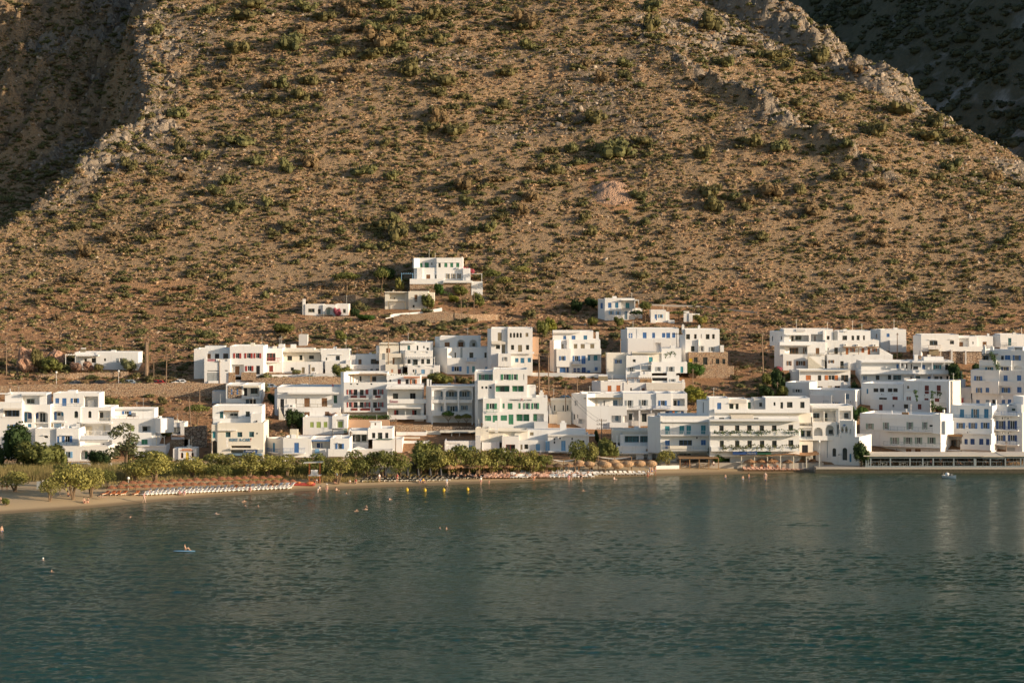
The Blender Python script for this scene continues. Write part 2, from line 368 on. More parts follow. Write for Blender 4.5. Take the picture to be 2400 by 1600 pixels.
# ================================================================ houses
# Each house is read off the photograph in the pixel grid of an enlarged detail (K source px per unit) and placed on the
# ground: every rectangle becomes real geometry on facade planes that stand at their own distance.
K = 320/2091.
CR = dict(A0=(0,760),A1=(300,760),A2=(600,760),A3=(900,760),B0=(1200,740),B1=(1500,760),B2=(1780,760),B3=(2080,760),C0=(0,960),C1=(300,940),C2=(600,920),
          C3=(900,920),D0=(1200,900),D1=(1500,900),D2=(1780,900),D3=(2080,900),E0=(680,590),E1=(880,580),E2=(1340,640))
FOOT = []
class House:
    def __init__(s, crop, name, label, gx, gy, yaw=0, D=None, cat='house', group=None):
        s.cx, s.cy = CR[crop]; px, py = s.P(gx, gy)
        s.D = D or ghit(px, py); s.px = px; s.yaw0 = yaw
        x = (px-1200)/F*s.D; s.z0 = CZ-(py-HY)/F*s.D
        s.loc = Vector((x, s.D, s.z0)); s.base = (x, s.D)
        s.e = empty(name, s.loc, label, cat, group); s.frame(yaw); s.v = None; s.pend = []; s.gpy = py; s.cnt = 0; s.top = None
    def P(s, x, y): return s.cx+x*K, s.cy+y*K
    def frame(s, yaw, pivot=None, off=0):
        if pivot is not None:
            s.frame(s.yaw0); px, _ = s.P(pivot, 0); u = s.uz(px, 0, off)[0]
            s.o = s.w(u, off)
        else: s.o = s.base
        t = R(yaw); s.U = (math.cos(t), math.sin(t)); s.N = (-math.sin(t), math.cos(t))
    def w(s, u, off): return (s.o[0]+u*s.U[0]+off*s.N[0], s.o[1]+u*s.U[1]+off*s.N[1])
    def uz(s, px, py, off):
        a = (px-1200)/F; ox = s.o[0]+off*s.N[0]; oy = s.o[1]+off*s.N[1]
        # t*(a,1) = o + u*U
        u = (a*oy-ox)/(s.U[0]-a*s.U[1]); t = oy+u*s.U[1]
        return u, CZ-(py-HY)/F*t
    def rect(s, x0, y0, x1, y1, off):
        a, b = s.P(x0, y0), s.P(x1, y1); m = ((a[0]+b[0])/2)
        u0 = s.uz(a[0], a[1], off)[0]; u1 = s.uz(b[0], b[1], off)[0]
        return u0, u1, s.uz(m, b[1], off)[1], s.uz(m, a[1], off)[1]
    def L(s, u, off, z):
        x, y = s.w(u, off); return (x-s.loc.x, y-s.loc.y, z-s.loc.z)
    def hex(s, mb, u0, u1, f0, f1, z0, z1, zb=None):
        mb.hexa([s.L(u0,f0,z0), s.L(u1,f0,z0), s.L(u1,f1,z0), s.L(u0,f1,z0), s.L(u0,f0,z1), s.L(u1,f0,z1), s.L(u1,f1,z1 if zb is None else zb), s.L(u0,f1,z1 if zb is None else zb)])
    def part(s, mb, name, mt, parent=None):
        if mb.f: return mb.build(name, M[mt], parent or s.e)
    # -- volumes
    def vol(s, x0, y0, x1, y1, off=0, dep=7, mt='w'):
        s.flush(); s.cnt += 1
        off = off+.004*(s.cnt % 7)
        u0, u1, z0, z1 = s.rect(x0, y0, x1, y1, off)
        s.v = dict(u0=u0, u1=u1, z0=z0, z1=z1, off=off, dep=dep+.01*s.cnt, mt=mt, holes=[], low=s.P(x0, y1)[1] > s.gpy-6)
    def flush(s):
        v = s.v
        if not v: return
        s.v = None
        u0, u1, z0, z1, f0 = v['u0'], v['u1'], v['z0'], v['z1'], v['off']; f1 = f0+v['dep']
        zb = z0-(3.2 if v['low'] else (1.2 if f0 > .3 else 0))
        mb = MB(); ft = .25
        q = lambda a, b, c, d: mb.quad(s.L(*a), s.L(*b), s.L(*c), s.L(*d))
        H = []
        for h in v['holes']:
            a, b, c, d = max(h[0], u0+.03), min(h[1], u1-.03), max(h[2], z0+.02), min(h[3], z1-.05)
            if b-a > .08 and d-c > .08: H.append((a, b, c, d)+tuple(h[4:]))
        us = sorted({u0, u1, *[x for h in H for x in h[:2]]}); zs = sorted({zb, z1, *[x for h in H for x in h[2:4]]})
        for i in range(len(us)-1):
            for j in range(len(zs)-1):
                um, zm = (us[i]+us[i+1])/2, (zs[j]+zs[j+1])/2
                if any(h[0] < um < h[1] and h[2] < zm < h[3] for h in H): continue
                if us[i+1]-us[i] < 1e-5 or zs[j+1]-zs[j] < 1e-5: continue
                q((us[i],f0,zs[j]), (us[i+1],f0,zs[j]), (us[i+1],f0,zs[j+1]), (us[i],f0,zs[j+1]))
        for a, b, c, d, r, arch in H:
            g = f0+r
            if arch:
                n = 10; hw = (b-a)/2; rise = min(hw, (d-c)*.6) if arch == 1 else min(hw*.45, (d-c)*.4); sp = d-rise
                pts = [(a+hw-hw*math.cos(math.pi*k/n), sp+rise*math.sin(math.pi*k/n)) for k in range(n+1)]
                for k in range(n):
                    p, p2 = pts[k], pts[k+1]
                    q((p[0],f0,p[1]), (p2[0],f0,p2[1]), (p2[0],f0,d), (p[0],f0,d))
                    q((p[0],f0,p[1]), (p[0],g,p[1]), (p2[0],g,p2[1]), (p2[0],f0,p2[1]))
                q((a,f0,c), (a,g,c), (a,g,sp), (a,f0,sp)); q((b,f0,c), (b,f0,sp), (b,g,sp), (b,g,c))
            else:
                q((a,f0,c), (a,g,c), (a,g,d), (a,f0,d)); q((b,f0,c), (b,f0,d), (b,g,d), (b,g,c)); q((a,f0,d), (a,g,d), (b,g,d), (b,f0,d))
            q((a,f0,c), (b,f0,c), (b,g,c), (a,g,c)); q((a,g,c), (b,g,c), (b,g,d), (a,g,d))
        q((u0,f1,zb), (u0,f0,zb), (u0,f0,z1), (u0,f1,z1)); q((u1,f0,zb), (u1,f1,zb), (u1,f1,z1), (u1,f0,z1)); q((u1,f1,zb), (u0,f1,zb), (u0,f1,z1), (u1,f1,z1))
        # parapet rim and sunken roof
        k = min(.22, (u1-u0)/4, v['dep']/4); zr = z1-.32
        if z1-z0 > 1.2 and u1-u0 > 1.2:
            o = [(u0,f0),(u1,f0),(u1,f1),(u0,f1)]; n_ = [(u0+k,f0+k),(u1-k,f0+k),(u1-k,f1-k),(u0+k,f1-k)]
            for i in range(4):
                j = (i+1) % 4
                q((*o[i],z1), (*o[j],z1), (*n_[j],z1), (*n_[i],z1)); q((*n_[i],z1), (*n_[j],z1), (*n_[j],zr), (*n_[i],zr))
            q(*[(*c, zr) for c in n_])
        else: q((u0,f0,z1), (u1,f0,z1), (u1,f1,z1), (u0,f1,z1))
        s.part(mb, 'wall', v['mt'])
        for px, py in ((u0, f0), (u1, f0), (u0, f1), (u1, f1)): pass
        if s.top is None or z1 > s.top[2]: s.top = (u0, u1, z1, f0, v['dep']) if s.o == s.base else s.top
        FOOT.append([s.w(a, b) for a, b in ((u0, f0), (u1, f0), (u1, f1), (u0, f1))])
    # -- openings
    def open(s, kind, x0, y0, x1, y1, col='blue', back=None, arch=0):
        v = s.v; off = v['off']
        if back is None:
            rec = .14 if kind == 'c' else .2; u0, u1, z0, z1 = s.rect(x0, y0, x1, y1, off)
            if kind == 'o':
                w = (u1-u0)*.26; hu0, hu1 = u0+w, u1-w
            else: hu0, hu1 = u0, u1
            v['holes'].append((hu0, hu1, z0, z1, rec, arch)); g = off+rec-.03
        else:
            g = off+back-.05; u0, u1, z0, z1 = s.rect(x0, y0, x1, y1, g)
            w = (u1-u0)*.26 if kind == 'o' else 0; hu0, hu1 = u0+w, u1-w
        tall = (z1-z0) > 1.85
        if kind == 'g' and (hu1-hu0 < .2 or z1-z0 < .2): kind = 'n'
        if kind == 'c':
            mb = MB(); n = 2 if (hu1-hu0) > .55 else 1; W_ = (hu1-hu0)/n
            for k in range(n):
                a, b = hu0+k*W_+.015, hu0+(k+1)*W_-.015
                s.hex(mb, a, b, g-.04, g, z0, z1)
                if W_ > .3: s.hex(mb, a+.07, b-.07, g-.065, g-.035, z0+(z1-z0)*.1, z0+(z1-z0)*.46); s.hex(mb, a+.07, b-.07, g-.065, g-.035, z0+(z1-z0)*.54, z1-(z1-z0)*.08)
            if arch: s.clip_arch(mb)
            s.part(mb, 'door' if tall else 'shutter', 'c_'+col)
            return
        fr = MB(); t = .05
        fc = 'c_'+(col if (kind == 'g' and col not in ('n',)) else 'white')
        if kind != 'n':
            s.hex(fr, hu0, hu0+t, g-.05, g, z0, z1); s.hex(fr, hu1-t, hu1, g-.05, g, z0, z1); s.hex(fr, hu0+t, hu1-t, g-.05, g, z1-t, z1); s.hex(fr, hu0+t, hu1-t, g-.05, g, z0, z0+t)
            n = max(1, int(round((hu1-hu0)/.75))) if kind == 'g' else 2
            for k in range(1, max(2, n)):
                if n == 1: break
                u = hu0+(hu1-hu0)*k/n; s.hex(fr, u-.035, u+.035, g-.055, g-.004, z0+t, z1-t)
        else: s.hex(fr, hu0, hu1, g-.03, g, z0, z0+.05)
        f = s.part(fr, 'glass_door' if tall else 'window', fc)
        pm = MB(); s.hex(pm, hu0+.02, hu1-.02, g-.02, g+.01, z0+.02, z1-.02)
        if f: pm.build('pane', M['glassb' if col in ('teal', 'lblue') else 'glass'], f)
        if kind == 'o':
            base = off if back is None else g
            for a, b in ((u0, hu0-.02), (hu1+.02, u1)):
                sm = MB(); s.hex(sm, a, b, base-.055, base-.012, z0, z1)
                for r in (.08, .54): s.hex(sm, a+.05, b-.05, base-.075, base-.05, z0+(z1-z0)*r, z0+(z1-z0)*(r+.38))
                if f: sm.build('shutter', M['c_'+col], f)
    def clip_arch(s, mb): pass
    def loggia(s, x0, y0, x1, y1, dep=1.4, arch=0):
        u0, u1, z0, z1 = s.rect(x0, y0, x1, y1, s.v['off']); s.v['holes'].append((u0, u1, z0, z1, dep, arch)); s.back = dep
    def balcony(s, x0, y0, x1, y1, prot=1., kind='r', col='white', off=None):
        off = (s.v['off'] if s.v else 0) if off is None else off
        f0 = off-prot; u0, u1, z0, z1 = s.rect(x0, y0, x1, y1, f0)
        sl_ = MB(); s.hex(sl_, u0, u1, f0, off-.003, z0, z0+.18); b = s.part(sl_, 'balcony', 'w')
        r = MB()
        if kind == 's':
            s.hex(r, u0, u1, f0+.003, f0+.12, z0+.18, z1)
            s.hex(r, u0+.003, u0+.12, f0+.12, off-.005, z0+.18, z1); s.hex(r, u1-.12, u1-.003, f0+.12, off-.005, z0+.18, z1)
            r.build('parapet', M['w'], b)
        elif kind == 'r':
            s.rail(r, u0, u1, f0+.03, z0+.18, z1)
            for u in (u0, u1): s.hex(r, u-.02, u+.02, f0, off, z1-.05, z1)
            r.build('railing', M['c_'+col], b)
    def rail(s, r, u0, u1, f, z0, z1, gap=.28):
        s.hex(r, u0, u1, f-.025, f+.025, z1-.05, z1); s.hex(r, u0, u1, f-.02, f+.02, z0+.08, z0+.12)
        n = max(2, int((u1-u0)/gap))
        for k in range(n+1):
            u = u0+(u1-u0)*k/n; w = .035 if k % 5 == 0 else .014
            s.hex(r, u-w, u+w, f-w, f+w, z0, z1-.05)
    def railing(s, x0, y0, x1, y1, off=0, col='white'):
        r = MB(); u0, u1, z0, z1 = s.rect(x0, y0, x1, y1, off); s.rail(r, u0, u1, off, z0, z1); s.part(r, 'railing', 'c_'+col)
    def slab(s, x0, y0, x1, y1, prot=1., mt='w', off=None, name='canopy'):
        off = (s.v['off'] if s.v else 0) if off is None else off
        f0 = off-prot; u0, u1, z0, z1 = s.rect(x0, y0, x1, y1, f0); mb = MB(); s.hex(mb, u0, u1, f0, off-.004, z0, z1); s.part(mb, name, mt)
    def awning(s, x0, y0, x1, y1, prot=1.6, mt='canvas', off=None):
        off = (s.v['off'] if s.v else 0) if off is None else off
        f0 = off-prot; u0, u1, z0, z1 = s.rect(x0, y0, x1, y1, f0); mb = MB(); n = max(4, int((u1-u0)/.5))
        for k in range(n):
            a, b = u0+(u1-u0)*k/n, u0+(u1-u0)*(k+1)/n; d = .02*(k % 2)
            mb.hexa([s.L(a,f0,z0-d), s.L(b,f0,z0-d), s.L(b,off-.02,z1-.06), s.L(a,off-.02,z1-.06), s.L(a,f0,z0+.05), s.L(b,f0,z0+.05), s.L(b,off-.02,z1), s.L(a,off-.02,z1)])
        s.part(mb, 'awning', mt)
    def pergola(s, x0, y0, x1, y1, prot=2.5, mt='c_white', off=None, cover=None):
        off = (s.v['off'] if s.v else 0) if off is None else off
        f0 = off-prot; u0, u1, z0, z1 = s.rect(x0, y0, x1, y1, f0); mb = MB()
        n = max(1, int((u1-u0)/3))
        for k in range(n+1):
            u = u0+.06+(u1-u0-.12)*k/n; s.hex(mb, u-.06, u+.06, f0, f0+.12, z0-.3, z1-.12)
        s.hex(mb, u0, u1, f0, f0+.1, z1-.12, z1)
        n = max(2, int((u1-u0)/.5))
        for k in range(n+1):
            u = u0+.04+(u1-u0-.08)*k/n; s.hex(mb, u-.035, u+.035, f0-.15, off-.01, z1+.004, z1+.09)
        s.part(mb, 'pergola', mt)
        if cover:
            c = MB(); s.hex(c, u0, u1, f0-.1, off-.02, z1+.1, z1+.15); s.part(c, 'pergola_cover', cover)
    def box(s, x0, y0, x1, y1, off=1., dep=.6, mt='w', name='chimney', ext=.8):
        u0, u1, z0, z1 = s.rect(x0, y0, x1, y1, off); mb = MB(); s.hex(mb, u0, u1, off, off+dep, z0-ext, z1); s.part(mb, name, mt)
    def chim(s, x0, y0, x1, y1, off=1.5):
        u0, u1, z0, z1 = s.rect(x0, y0, x1, y1, off); mb = MB(); w = u1-u0; d = min(w, .6)
        s.hex(mb, u0, u1, off, off+d, z0-.8, z0+(z1-z0)*.72); s.hex(mb, u0-.05, u1+.05, off-.05, off+d+.05, z0+(z1-z0)*.72, z0+(z1-z0)*.78)
        s.hex(mb, u0+w*.22, u1-w*.22, off+d*.2, off+d*.8, z0+(z1-z0)*.78, z1); s.part(mb, 'chimney', 'w')
    def ac(s, x0, y0, x1, y1, off=None):
        off = (s.v['off'] if s.v else 0) if off is None else off
        u0, u1, z0, z1 = s.rect(x0, y0, x1, y1, off-.3); mb = MB(); s.hex(mb, u0, u1, off-.32, off-.02, z0, z1); a = s.part(mb, 'air_conditioner', 'c_white')
        g = MB(); c = s.L((u0+u1)/2, off-.33, (z0+z1)/2); g.tube(c, (c[0], c[1]+.02, c[2]), min(u1-u0, z1-z0)*.36, n=10); g.build('fan_grille', M['c_dark'], a)
    def heater(s, x0, y0, x1, y1, off=2.5):
        u0, u1, z0, z1 = s.rect(x0, y0, x1, y1, off); h = z1-z0; mb = MB()
        mb.hexa([s.L(u0,off,z0), s.L(u1,off,z0), s.L(u1,off+.9,z0+h*.72), s.L(u0,off+.9,z0+h*.72), s.L(u0,off-.04,z0+.06), s.L(u1,off-.04,z0+.06), s.L(u1,off+.86,z0+h*.78), s.L(u0,off+.86,z0+h*.78)])
        for u in (u0+.05, u1-.05): s.hex(mb, u-.03, u+.03, off+.9, off+.96, z0-.5, z0+h*.7)
        a = s.part(mb, 'solar_panel', 'c_tan'); t = MB(); r = h*.16
        t.tube(s.L(u0+.05, off+.95, z1-r), s.L(u1-.05, off+.95, z1-r), r, n=10); t.build('water_tank', M['c_white'], a)
    def stairs(s, xa, ya, xb, yb, off=-1., wid=1., n=10, mt='w'):
        """steps climbing along the facade from (xa,ya) to (xb,yb)"""
        mb = MB(); n = int(n)
        for k in range(n):
            x0 = xa+(xb-xa)*k/n; x1 = xa+(xb-xa)*(k+1)/n; y = ya+(yb-ya)*(k+1)/n
            u0, u1, z0, z1 = s.rect(min(x0, x1), y, max(x0, x1), max(ya, yb), off); s.hex(mb, u0, u1, off, off+wid, z0-.5, z1)
        s.part(mb, 'staircase', mt)
    def cloth(s, x0, y0, x1, y1, off, col):
        u0, u1, z0, z1 = s.rect(x0, y0, x1, y1, off); mb = MB(); s.hex(mb, u0, u1, off-.03, off, z0, z1)
        o = mb.build('towel', M['c_'+col], None, s.loc); return o
    def text(s, x0, y0, x1, y1, txt, mt, off, name='lettering', par=None):
        u0, u1, z0, z1 = s.rect(x0, y0, x1, y1, off); cu = bpy.data.curves.new('lettering', 'FONT'); cu.body = txt; cu.extrude = .03; cu.resolution_u = 3
        o = bpy.data.objects.new(name, cu); COL.objects.link(o); dg = bpy.context.evaluated_depsgraph_get()
        me = bpy.data.meshes.new_from_object(o.evaluated_get(dg)); bpy.data.objects.remove(o)
        co = np.array([v.co[:] for v in me.vertices])
        if len(co) == 0: return
        mn, mx = co.min(0), co.max(0); q = (co-mn)/(mx-mn+1e-9)
        for v, c, d in zip(me.vertices, q, co):
            v.co = s.L(u0+(u1-u0)*c[0], off-.03+.05*(1-c[2]) , z0+(z1-z0)*c[1])
        me.materials.clear(); me.materials.append(M[mt]); o = bpy.data.objects.new(name, me); COL.objects.link(o); o.parent = par or s.e
    def run(s, txt):
        for ln in txt.strip().split(';'):
            t = ln.split()
            if not t: continue
            k = t[0]; a = []
            for x in t[1:]:
                try: a.append(float(x))
                except ValueError: a.append(x)
            star = k[0] == '*'
            if star: k = k[1:]
            if k == 'v': s.vol(*a)
            elif k in ('c', 'g', 'o', 'n', 'ac_', 'ca', 'ga', 'oa'):
                s.open(k[0], *a[:4], *(a[4:5] or ['blue' if k[0] != 'g' else 'white']), back=s.back if star else None, arch=1 if k[1:] == 'a' else 0)
            elif k == 'l': s.loggia(*a)
            elif k == 'a': s.loggia(*a[:4], *(a[4:5] or [1.4]), arch=1)
            elif k == 'af': s.loggia(*a[:4], *(a[4:5] or [1.4]), arch=2)
            elif k == 'b': s.balcony(*a)
            elif k == 's': s.slab(*a)
            elif k == 'e': s.awning(*a)
            elif k == 'p': s.pergola(*a)
            elif k == 'k': s.chim(*a)
            elif k == 'x': s.box(*a)
            elif k == 'u': s.ac(*a)
            elif k == 'h': s.heater(*a)
            elif k == 'q': s.stairs(*a)
            elif k == 'r': s.railing(*a)
            elif k == 'y':
                s.flush()
                if a: s.frame(a[0], a[1], *(a[2:3]))
                else: s.frame(s.yaw0)
            else: raise ValueError(ln)
        return s
    def done(s):
        s.flush(); s.frame(s.yaw0)
        if s.top and random.random() < .75:
            u0, u1, z, f0, d = s.top
            for k in range(random.choice([1, 1, 2])):
                u = random.uniform(u0+.4, u1-.4); f = f0+random.uniform(.8, max(1, d-1)); mb = MB(); h = random.uniform(1.2, 2.4)
                mb.tube(s.L(u, f, z-.4), s.L(u, f, z+h), .03, .025, 5); a, b, c = s.L(u, f, z+h*.93); mb.tube((a-.5, b, c), (a+.5, b, c), .018, .018, 4); mb.tube((a-.3, b, c-.2), (a+.3, b, c-.2), .018, .018, 4)
                s.part(mb, 'antenna', 'metal')
            if random.random() < .4 and u1-u0 > 3:
                u = random.uniform(u0+1, u1-1.6); mb = MB(); s.hex(mb, u, u+random.uniform(.5, 1.1), f0+2, f0+2.8, z-.3, z+random.uniform(.3, .6)); s.part(mb, 'roof_box', random.choice(['w', 'wc', 'wg']))
        return s
def H(crop, name, label, gx, gy, txt, yaw=0, D=None, cat='house', group=None):
    h = House(crop, name, label, gx, gy, yaw, D, cat, group); h.run(txt); return h
G_W = 'white houses of the seaside village'
# ---- left cluster
H('A0','low_house','long low white house behind the stone terrace, pergola at its left end',1600,690,
 'v 1145 425 2115 700 0 6; g 1290 520 1330 585 tan; g 1400 515 1470 585 tan; g 1590 520 1622 562 tan; o 1790 515 1945 580 grey; s 1150 470 1500 488 1.6; p 1000 465 1160 590 1.6; h 1225 362 1305 425 2').done()
H('A0','terraced_house','white corner house with two wide arches on its upper floor, at the left edge',350,2010,
 '''v 75 1055 710 1240 3 5; l 345 1090 605 1238 1.2; *g 410 1140 530 1210 sage; s -10 1050 175 1068 .4; s 330 1062 712 1085 .8;
 v -60 1225 770 2060 0 8; af 325 1335 490 1500 1.5; *c 345 1350 415 1498 steel; *c 430 1350 485 1440 navy; *g 350 1360 400 1490; af 528 1335 736 1500 1.5; *c 545 1350 590 1440 navy; *g 610 1350 700 1500; l 535 1510 740 1575 1; c 425 1520 480 1575 steel;
 v -60 1195 335 2060 -2 2; l 55 1300 300 1415 1.5; *g 60 1310 180 1410 blue; *g 190 1310 290 1410 blue; e 40 1285 325 1312 .8 canvas; o 120 1530 235 1610 blue; b 30 1410 305 1425 .1 n; x 150 985 162 1062 3.3 .12 c_white antenna_post''').done()
H('A0','blue_shutter_house','white house with blue shutters, towels in an arched window and small balconies',1100,1985,
 '''v 815 1050 1515 1272 2 6; c 845 1128 905 1208 blue; c 950 1128 1018 1250 blue; o 1088 1130 1212 1202 blue; l 1285 1100 1502 1266 2; x 1340 1160 1445 1200 3.6 .4 w wall 1.2; x 1035 1010 1165 1048 4 2 w parapet; r 830 1213 1260 1257 .4 grey;
 v 770 1262 1235 2040 0 8; af 808 1325 975 1468 1.2; *c 835 1340 868 1465 blue; *g 875 1345 932 1400; *c 940 1340 975 1400 steel; ga 1135 1325 1197 1432 sage; c 825 1515 942 1578 gblue; c 780 1515 815 1570 tan; c 950 1515 975 1570 tan; ca 1050 1560 1100 1595 steel; b 770 1468 1000 1500 .35 n;
 v 1235 1268 1705 2040 .3 8; ga 1350 1325 1400 1430 tan; l 1510 1320 1692 1482 1.5; *g 1520 1345 1580 1430 tan; r 1520 1432 1690 1480 .35 cream; s 1235 1500 1710 1516 1.2; l 1240 1535 1700 1700 1.8; *c 1330 1560 1410 1700 cream; *c 1585 1550 1615 1645 cream; *u 1285 1670 1320 1700; b 1220 1630 1712 1765 1 r white; c 1640 1850 1690 1890 brown;
 x 1165 1515 1212 2000 -2.2 .5 w chimney; x 1175 1500 1200 1515 -2.1 .3 c_dark chimney_cap 0''').done()
H('C0','blue_rail_house','small two storey white house with blue balcony rail, in front of the arched houses',900,775,
 '''v 540 285 865 570 .5 7; n 675 400 735 432; s 650 385 750 392 .3;
 v 865 285 1205 570 0 7; c 872 405 908 500 blue; o 955 400 1108 495 blue; s 940 385 1110 394 .3; b 900 500 1205 556 1 r steel;
 v 540 556 1660 830 -1 8.5; o 965 640 1112 735 lblue; a 1232 615 1365 760 1.2; *c 1300 640 1340 755 dgreen; n 1570 515 1600 540; e 1215 405 1735 462 1.6 canvasw -1; s 1215 455 1650 485 1.4 w -1''').done()
H('C1','terrace_hotel','white three storey hotel with long dining terrace of lattice rails, beside the sandy cutting',150,795,
 '''v -250 110 402 280 4 5; s -260 100 410 122 .6; o -90 150 48 200 blue; c -235 190 -205 240 steel; l -30 175 120 240 .8; *g -10 180 60 235;
 v -250 270 410 480 0 9; c 45 370 95 460 lime; l 215 380 345 465 1.2; *g 215 385 300 460 white; r 228 262 400 318 .3 grey; r -245 228 155 276 .3 wood; y -50 410; v 410 260 500 480 0 3; y;
 v -250 478 362 680 -1 9; c 205 585 300 660 green; c 40 585 90 660 green; v 362 478 422 680 -.4 8;
 v 100 675 576 860 -3 9; n 235 775 330 800; n 380 772 500 800; s 100 675 580 690 .3; p 430 540 560 665 1 c_cream -1; u 500 540 520 560 -1''').done()
H('C1','garage','low white garage beside the round green tree',720,520,
 'v 585 325 865 560 0 5; l 640 395 802 500 .4; *c 645 400 800 500 cream; r 665 503 1025 560 -2 white; x 665 560 1030 575 -2.3 2.6 w terrace_edge 1.5').done()
h = H('C1','small_shop','little white shop with orange trimmed arches and orange lettering, in front of the brown rock',900,905,
 '''v 690 725 772 930 .3 4 w; v 770 718 1045 930 0 4; ga 808 785 848 872 orange; ca 885 778 932 905 yellow; ga 970 785 1008 862 orange;
 s 832 728 968 742 .05 c_orange; s 800 746 995 757 .05 c_orange; s 825 765 1000 771 .04 c_dark; x 930 580 942 718 1 .12 c_white flag_pole''').done()
h = H('C1','rental_office','cream building with large RENT A CAR lettering above the trees',1700,925,
 '''v 1305 262 1895 345 3.5 5; v 1295 70 2050 345 4 6; c 1405 160 1460 265 dteal; l 1470 155 1690 265 1; *g 1560 185 1680 225 white; s 1465 145 1695 160 .6 c_wood; g 1800 155 1865 235 dteal; v 1880 190 2045 345 2 3; x 1960 295 1980 320 1.8 .2 c_dark vent 0;
 v 1280 355 1372 925 .2 8 wc; c 1295 465 1342 565 teal; ga 1293 600 1362 800 brown;
 v 1370 330 2078 925 0 9 wc; g 1495 470 1570 550 teal; g 1675 470 1750 547 teal; g 1855 465 1930 547 teal; n 1960 482 1988 506; s 1370 440 1660 452 .5; l 1578 678 1882 715 1; *g 1580 680 1880 714 brown; s 1560 722 1990 738 .6 wc;
 l 1575 745 1760 800 2; s 1555 800 2035 832 1.2 c_gblue; l 1575 832 2030 900 2; x 1505 552 1530 640 -1 .1 c_white lamp''')
h.text(1560,566,1868,615,'RENT A CAR','c_steel',-.04); h.text(1873,562,1890,606,'!','c_red',-.05)
h.slab(1780,738,1975,792,.15,'c_navy',0,'signboard'); h.text(1806,744,1950,774,'RoCa','c_white',-.18); h.slab(1985,738,2070,778,.15,'c_grey',0,'signboard'); h.done()
H('A1','stone_faced_house','small house with a bare stone front panel and blue shutters above the rental office',1760,1240,
 '''v 1500 915 1762 1245 0 7 w; s 1530 940 1742 1130 .06 std 0 stone_panel; o 1575 985 1690 1080 blue;
 v 1760 915 2040 1245 .1 7; l 1765 965 2012 1100 1.8; *c 1765 975 1825 1095 black; *g 1880 975 1985 1060 dteal; s 1765 940 2000 968 .8 c_cream; b 1740 1100 2035 1140 .3 s; l 1800 1145 1960 1230 1; *c 1805 1150 1850 1230 gblue; *g 1870 1150 1955 1230 tan;
 v 1288 1020 1500 1245 1.5 4 wg; r 1300 1180 1420 1240 -.5 blue; x 1425 1200 1730 1240 -.6 .3 wc parapet 0''').done()
H('A1','garage_house','big white house with garage door and red louvred windows, leftmost of its row',1500,880,
 '''v 1010 375 1560 885 1.8 8; c 1215 450 1268 530 brown; c 1330 448 1396 560 black; g 1458 445 1535 530 red; x 1180 330 1480 375 4 3 w parapet;
 v 1168 525 1562 890 -1 4; l 1215 528 1348 566 .2; l 1385 528 1520 566 .2; *c 1216 530 1347 566 pink; c 1208 738 1392 888 grey; n 1212 704 1390 720; n 1480 700 1525 720;
 v 1560 330 2072 800 0 9; o 1612 440 1736 520 red; o 1785 440 1910 518 red; o 1926 440 2042 518 red; l 1590 615 1776 772 1.2; *c 1640 640 1706 772 brown; o 1796 635 1922 715 red; c 1962 632 2020 766 black; x 1540 738 1640 830 -1.2 .4 st stone_wall; x 1735 735 1960 800 -1.2 .4 st stone_wall;
 v 1410 745 1550 838 -.4 1 c_dgreen''').done()
H('A2','red_balcony_house','white house with a large red balcony window, next to the garage house',250,755,
 '''v 92 365 402 760 0 8; g 152 440 298 560 red; b 130 512 366 578 .9 r red; c 200 630 262 726 dred; x 90 735 400 760 -1 .4 st stone_wall; x 110 760 390 763 -1 .3 st stone_wall''').done()
H('A2','cream_roof_house','wide cream house with flat overhanging roof and balcony over a white ground floor',700,755,
 '''v 345 305 432 400 5 2 w; v 432 365 892 405 4 4 wc; v 400 392 990 585 2.2 6 wc; g 480 480 552 552 tan; g 665 470 712 548 dgreen; g 812 475 888 532 tan; s 400 398 985 424 1.5 wc;
 v 405 572 1028 755 0 8; g 530 658 580 712 tan; c 700 655 746 750 tan; c 850 658 900 718 tan; u 890 740 930 757; x 530 305 612 365 5 .6 w chimney; x 824 612 834 756 -.1 .1 c_tan drain_pipe 0; x 1012 560 1030 755 .4 .5 w wall''').done()
H('A2','blue_window_cottage','low white cottage with one blue shuttered window, right of the cream roofed house',1220,745,
 '''v 1000 385 1428 600 1 6; g 1220 480 1284 552 blue; n 1068 508 1090 550; s 1140 458 1330 464 .3; x 990 365 1022 400 1 .3 w chimney; x 1410 365 1430 400 1 .3 w chimney;
 v 1060 560 1295 755 0 3; x 1060 552 1110 566 .2 .3 w parapet; x 1220 552 1290 566 .2 .3 w parapet; x 1375 548 1450 700 -.5 2 w stair_wall; v 1290 600 1440 755 -.6 3; v 1425 470 1515 620 2 4 wg''').done()
H('A2','water_tank_house','square grey concrete tank room on the slope above the houses',720,325,'v 655 155 787 345 0 2.6 wg',cat='hut').done()
H('A2','brown_balcony_wing','white stepped upper house with brown doors and slotted parapet',1750,730,
 '''v 1510 465 1985 625 3.5 5; c 1568 535 1616 610 brown; g 1758 530 1906 607 brown; x 1730 432 1770 466 4 .4 w chimney;
 v 1420 615 1982 740 0 6; l 1415 685 1700 722 .5; n 1750 680 1790 706; n 1835 680 1890 706; n 1925 678 1945 706''').done()
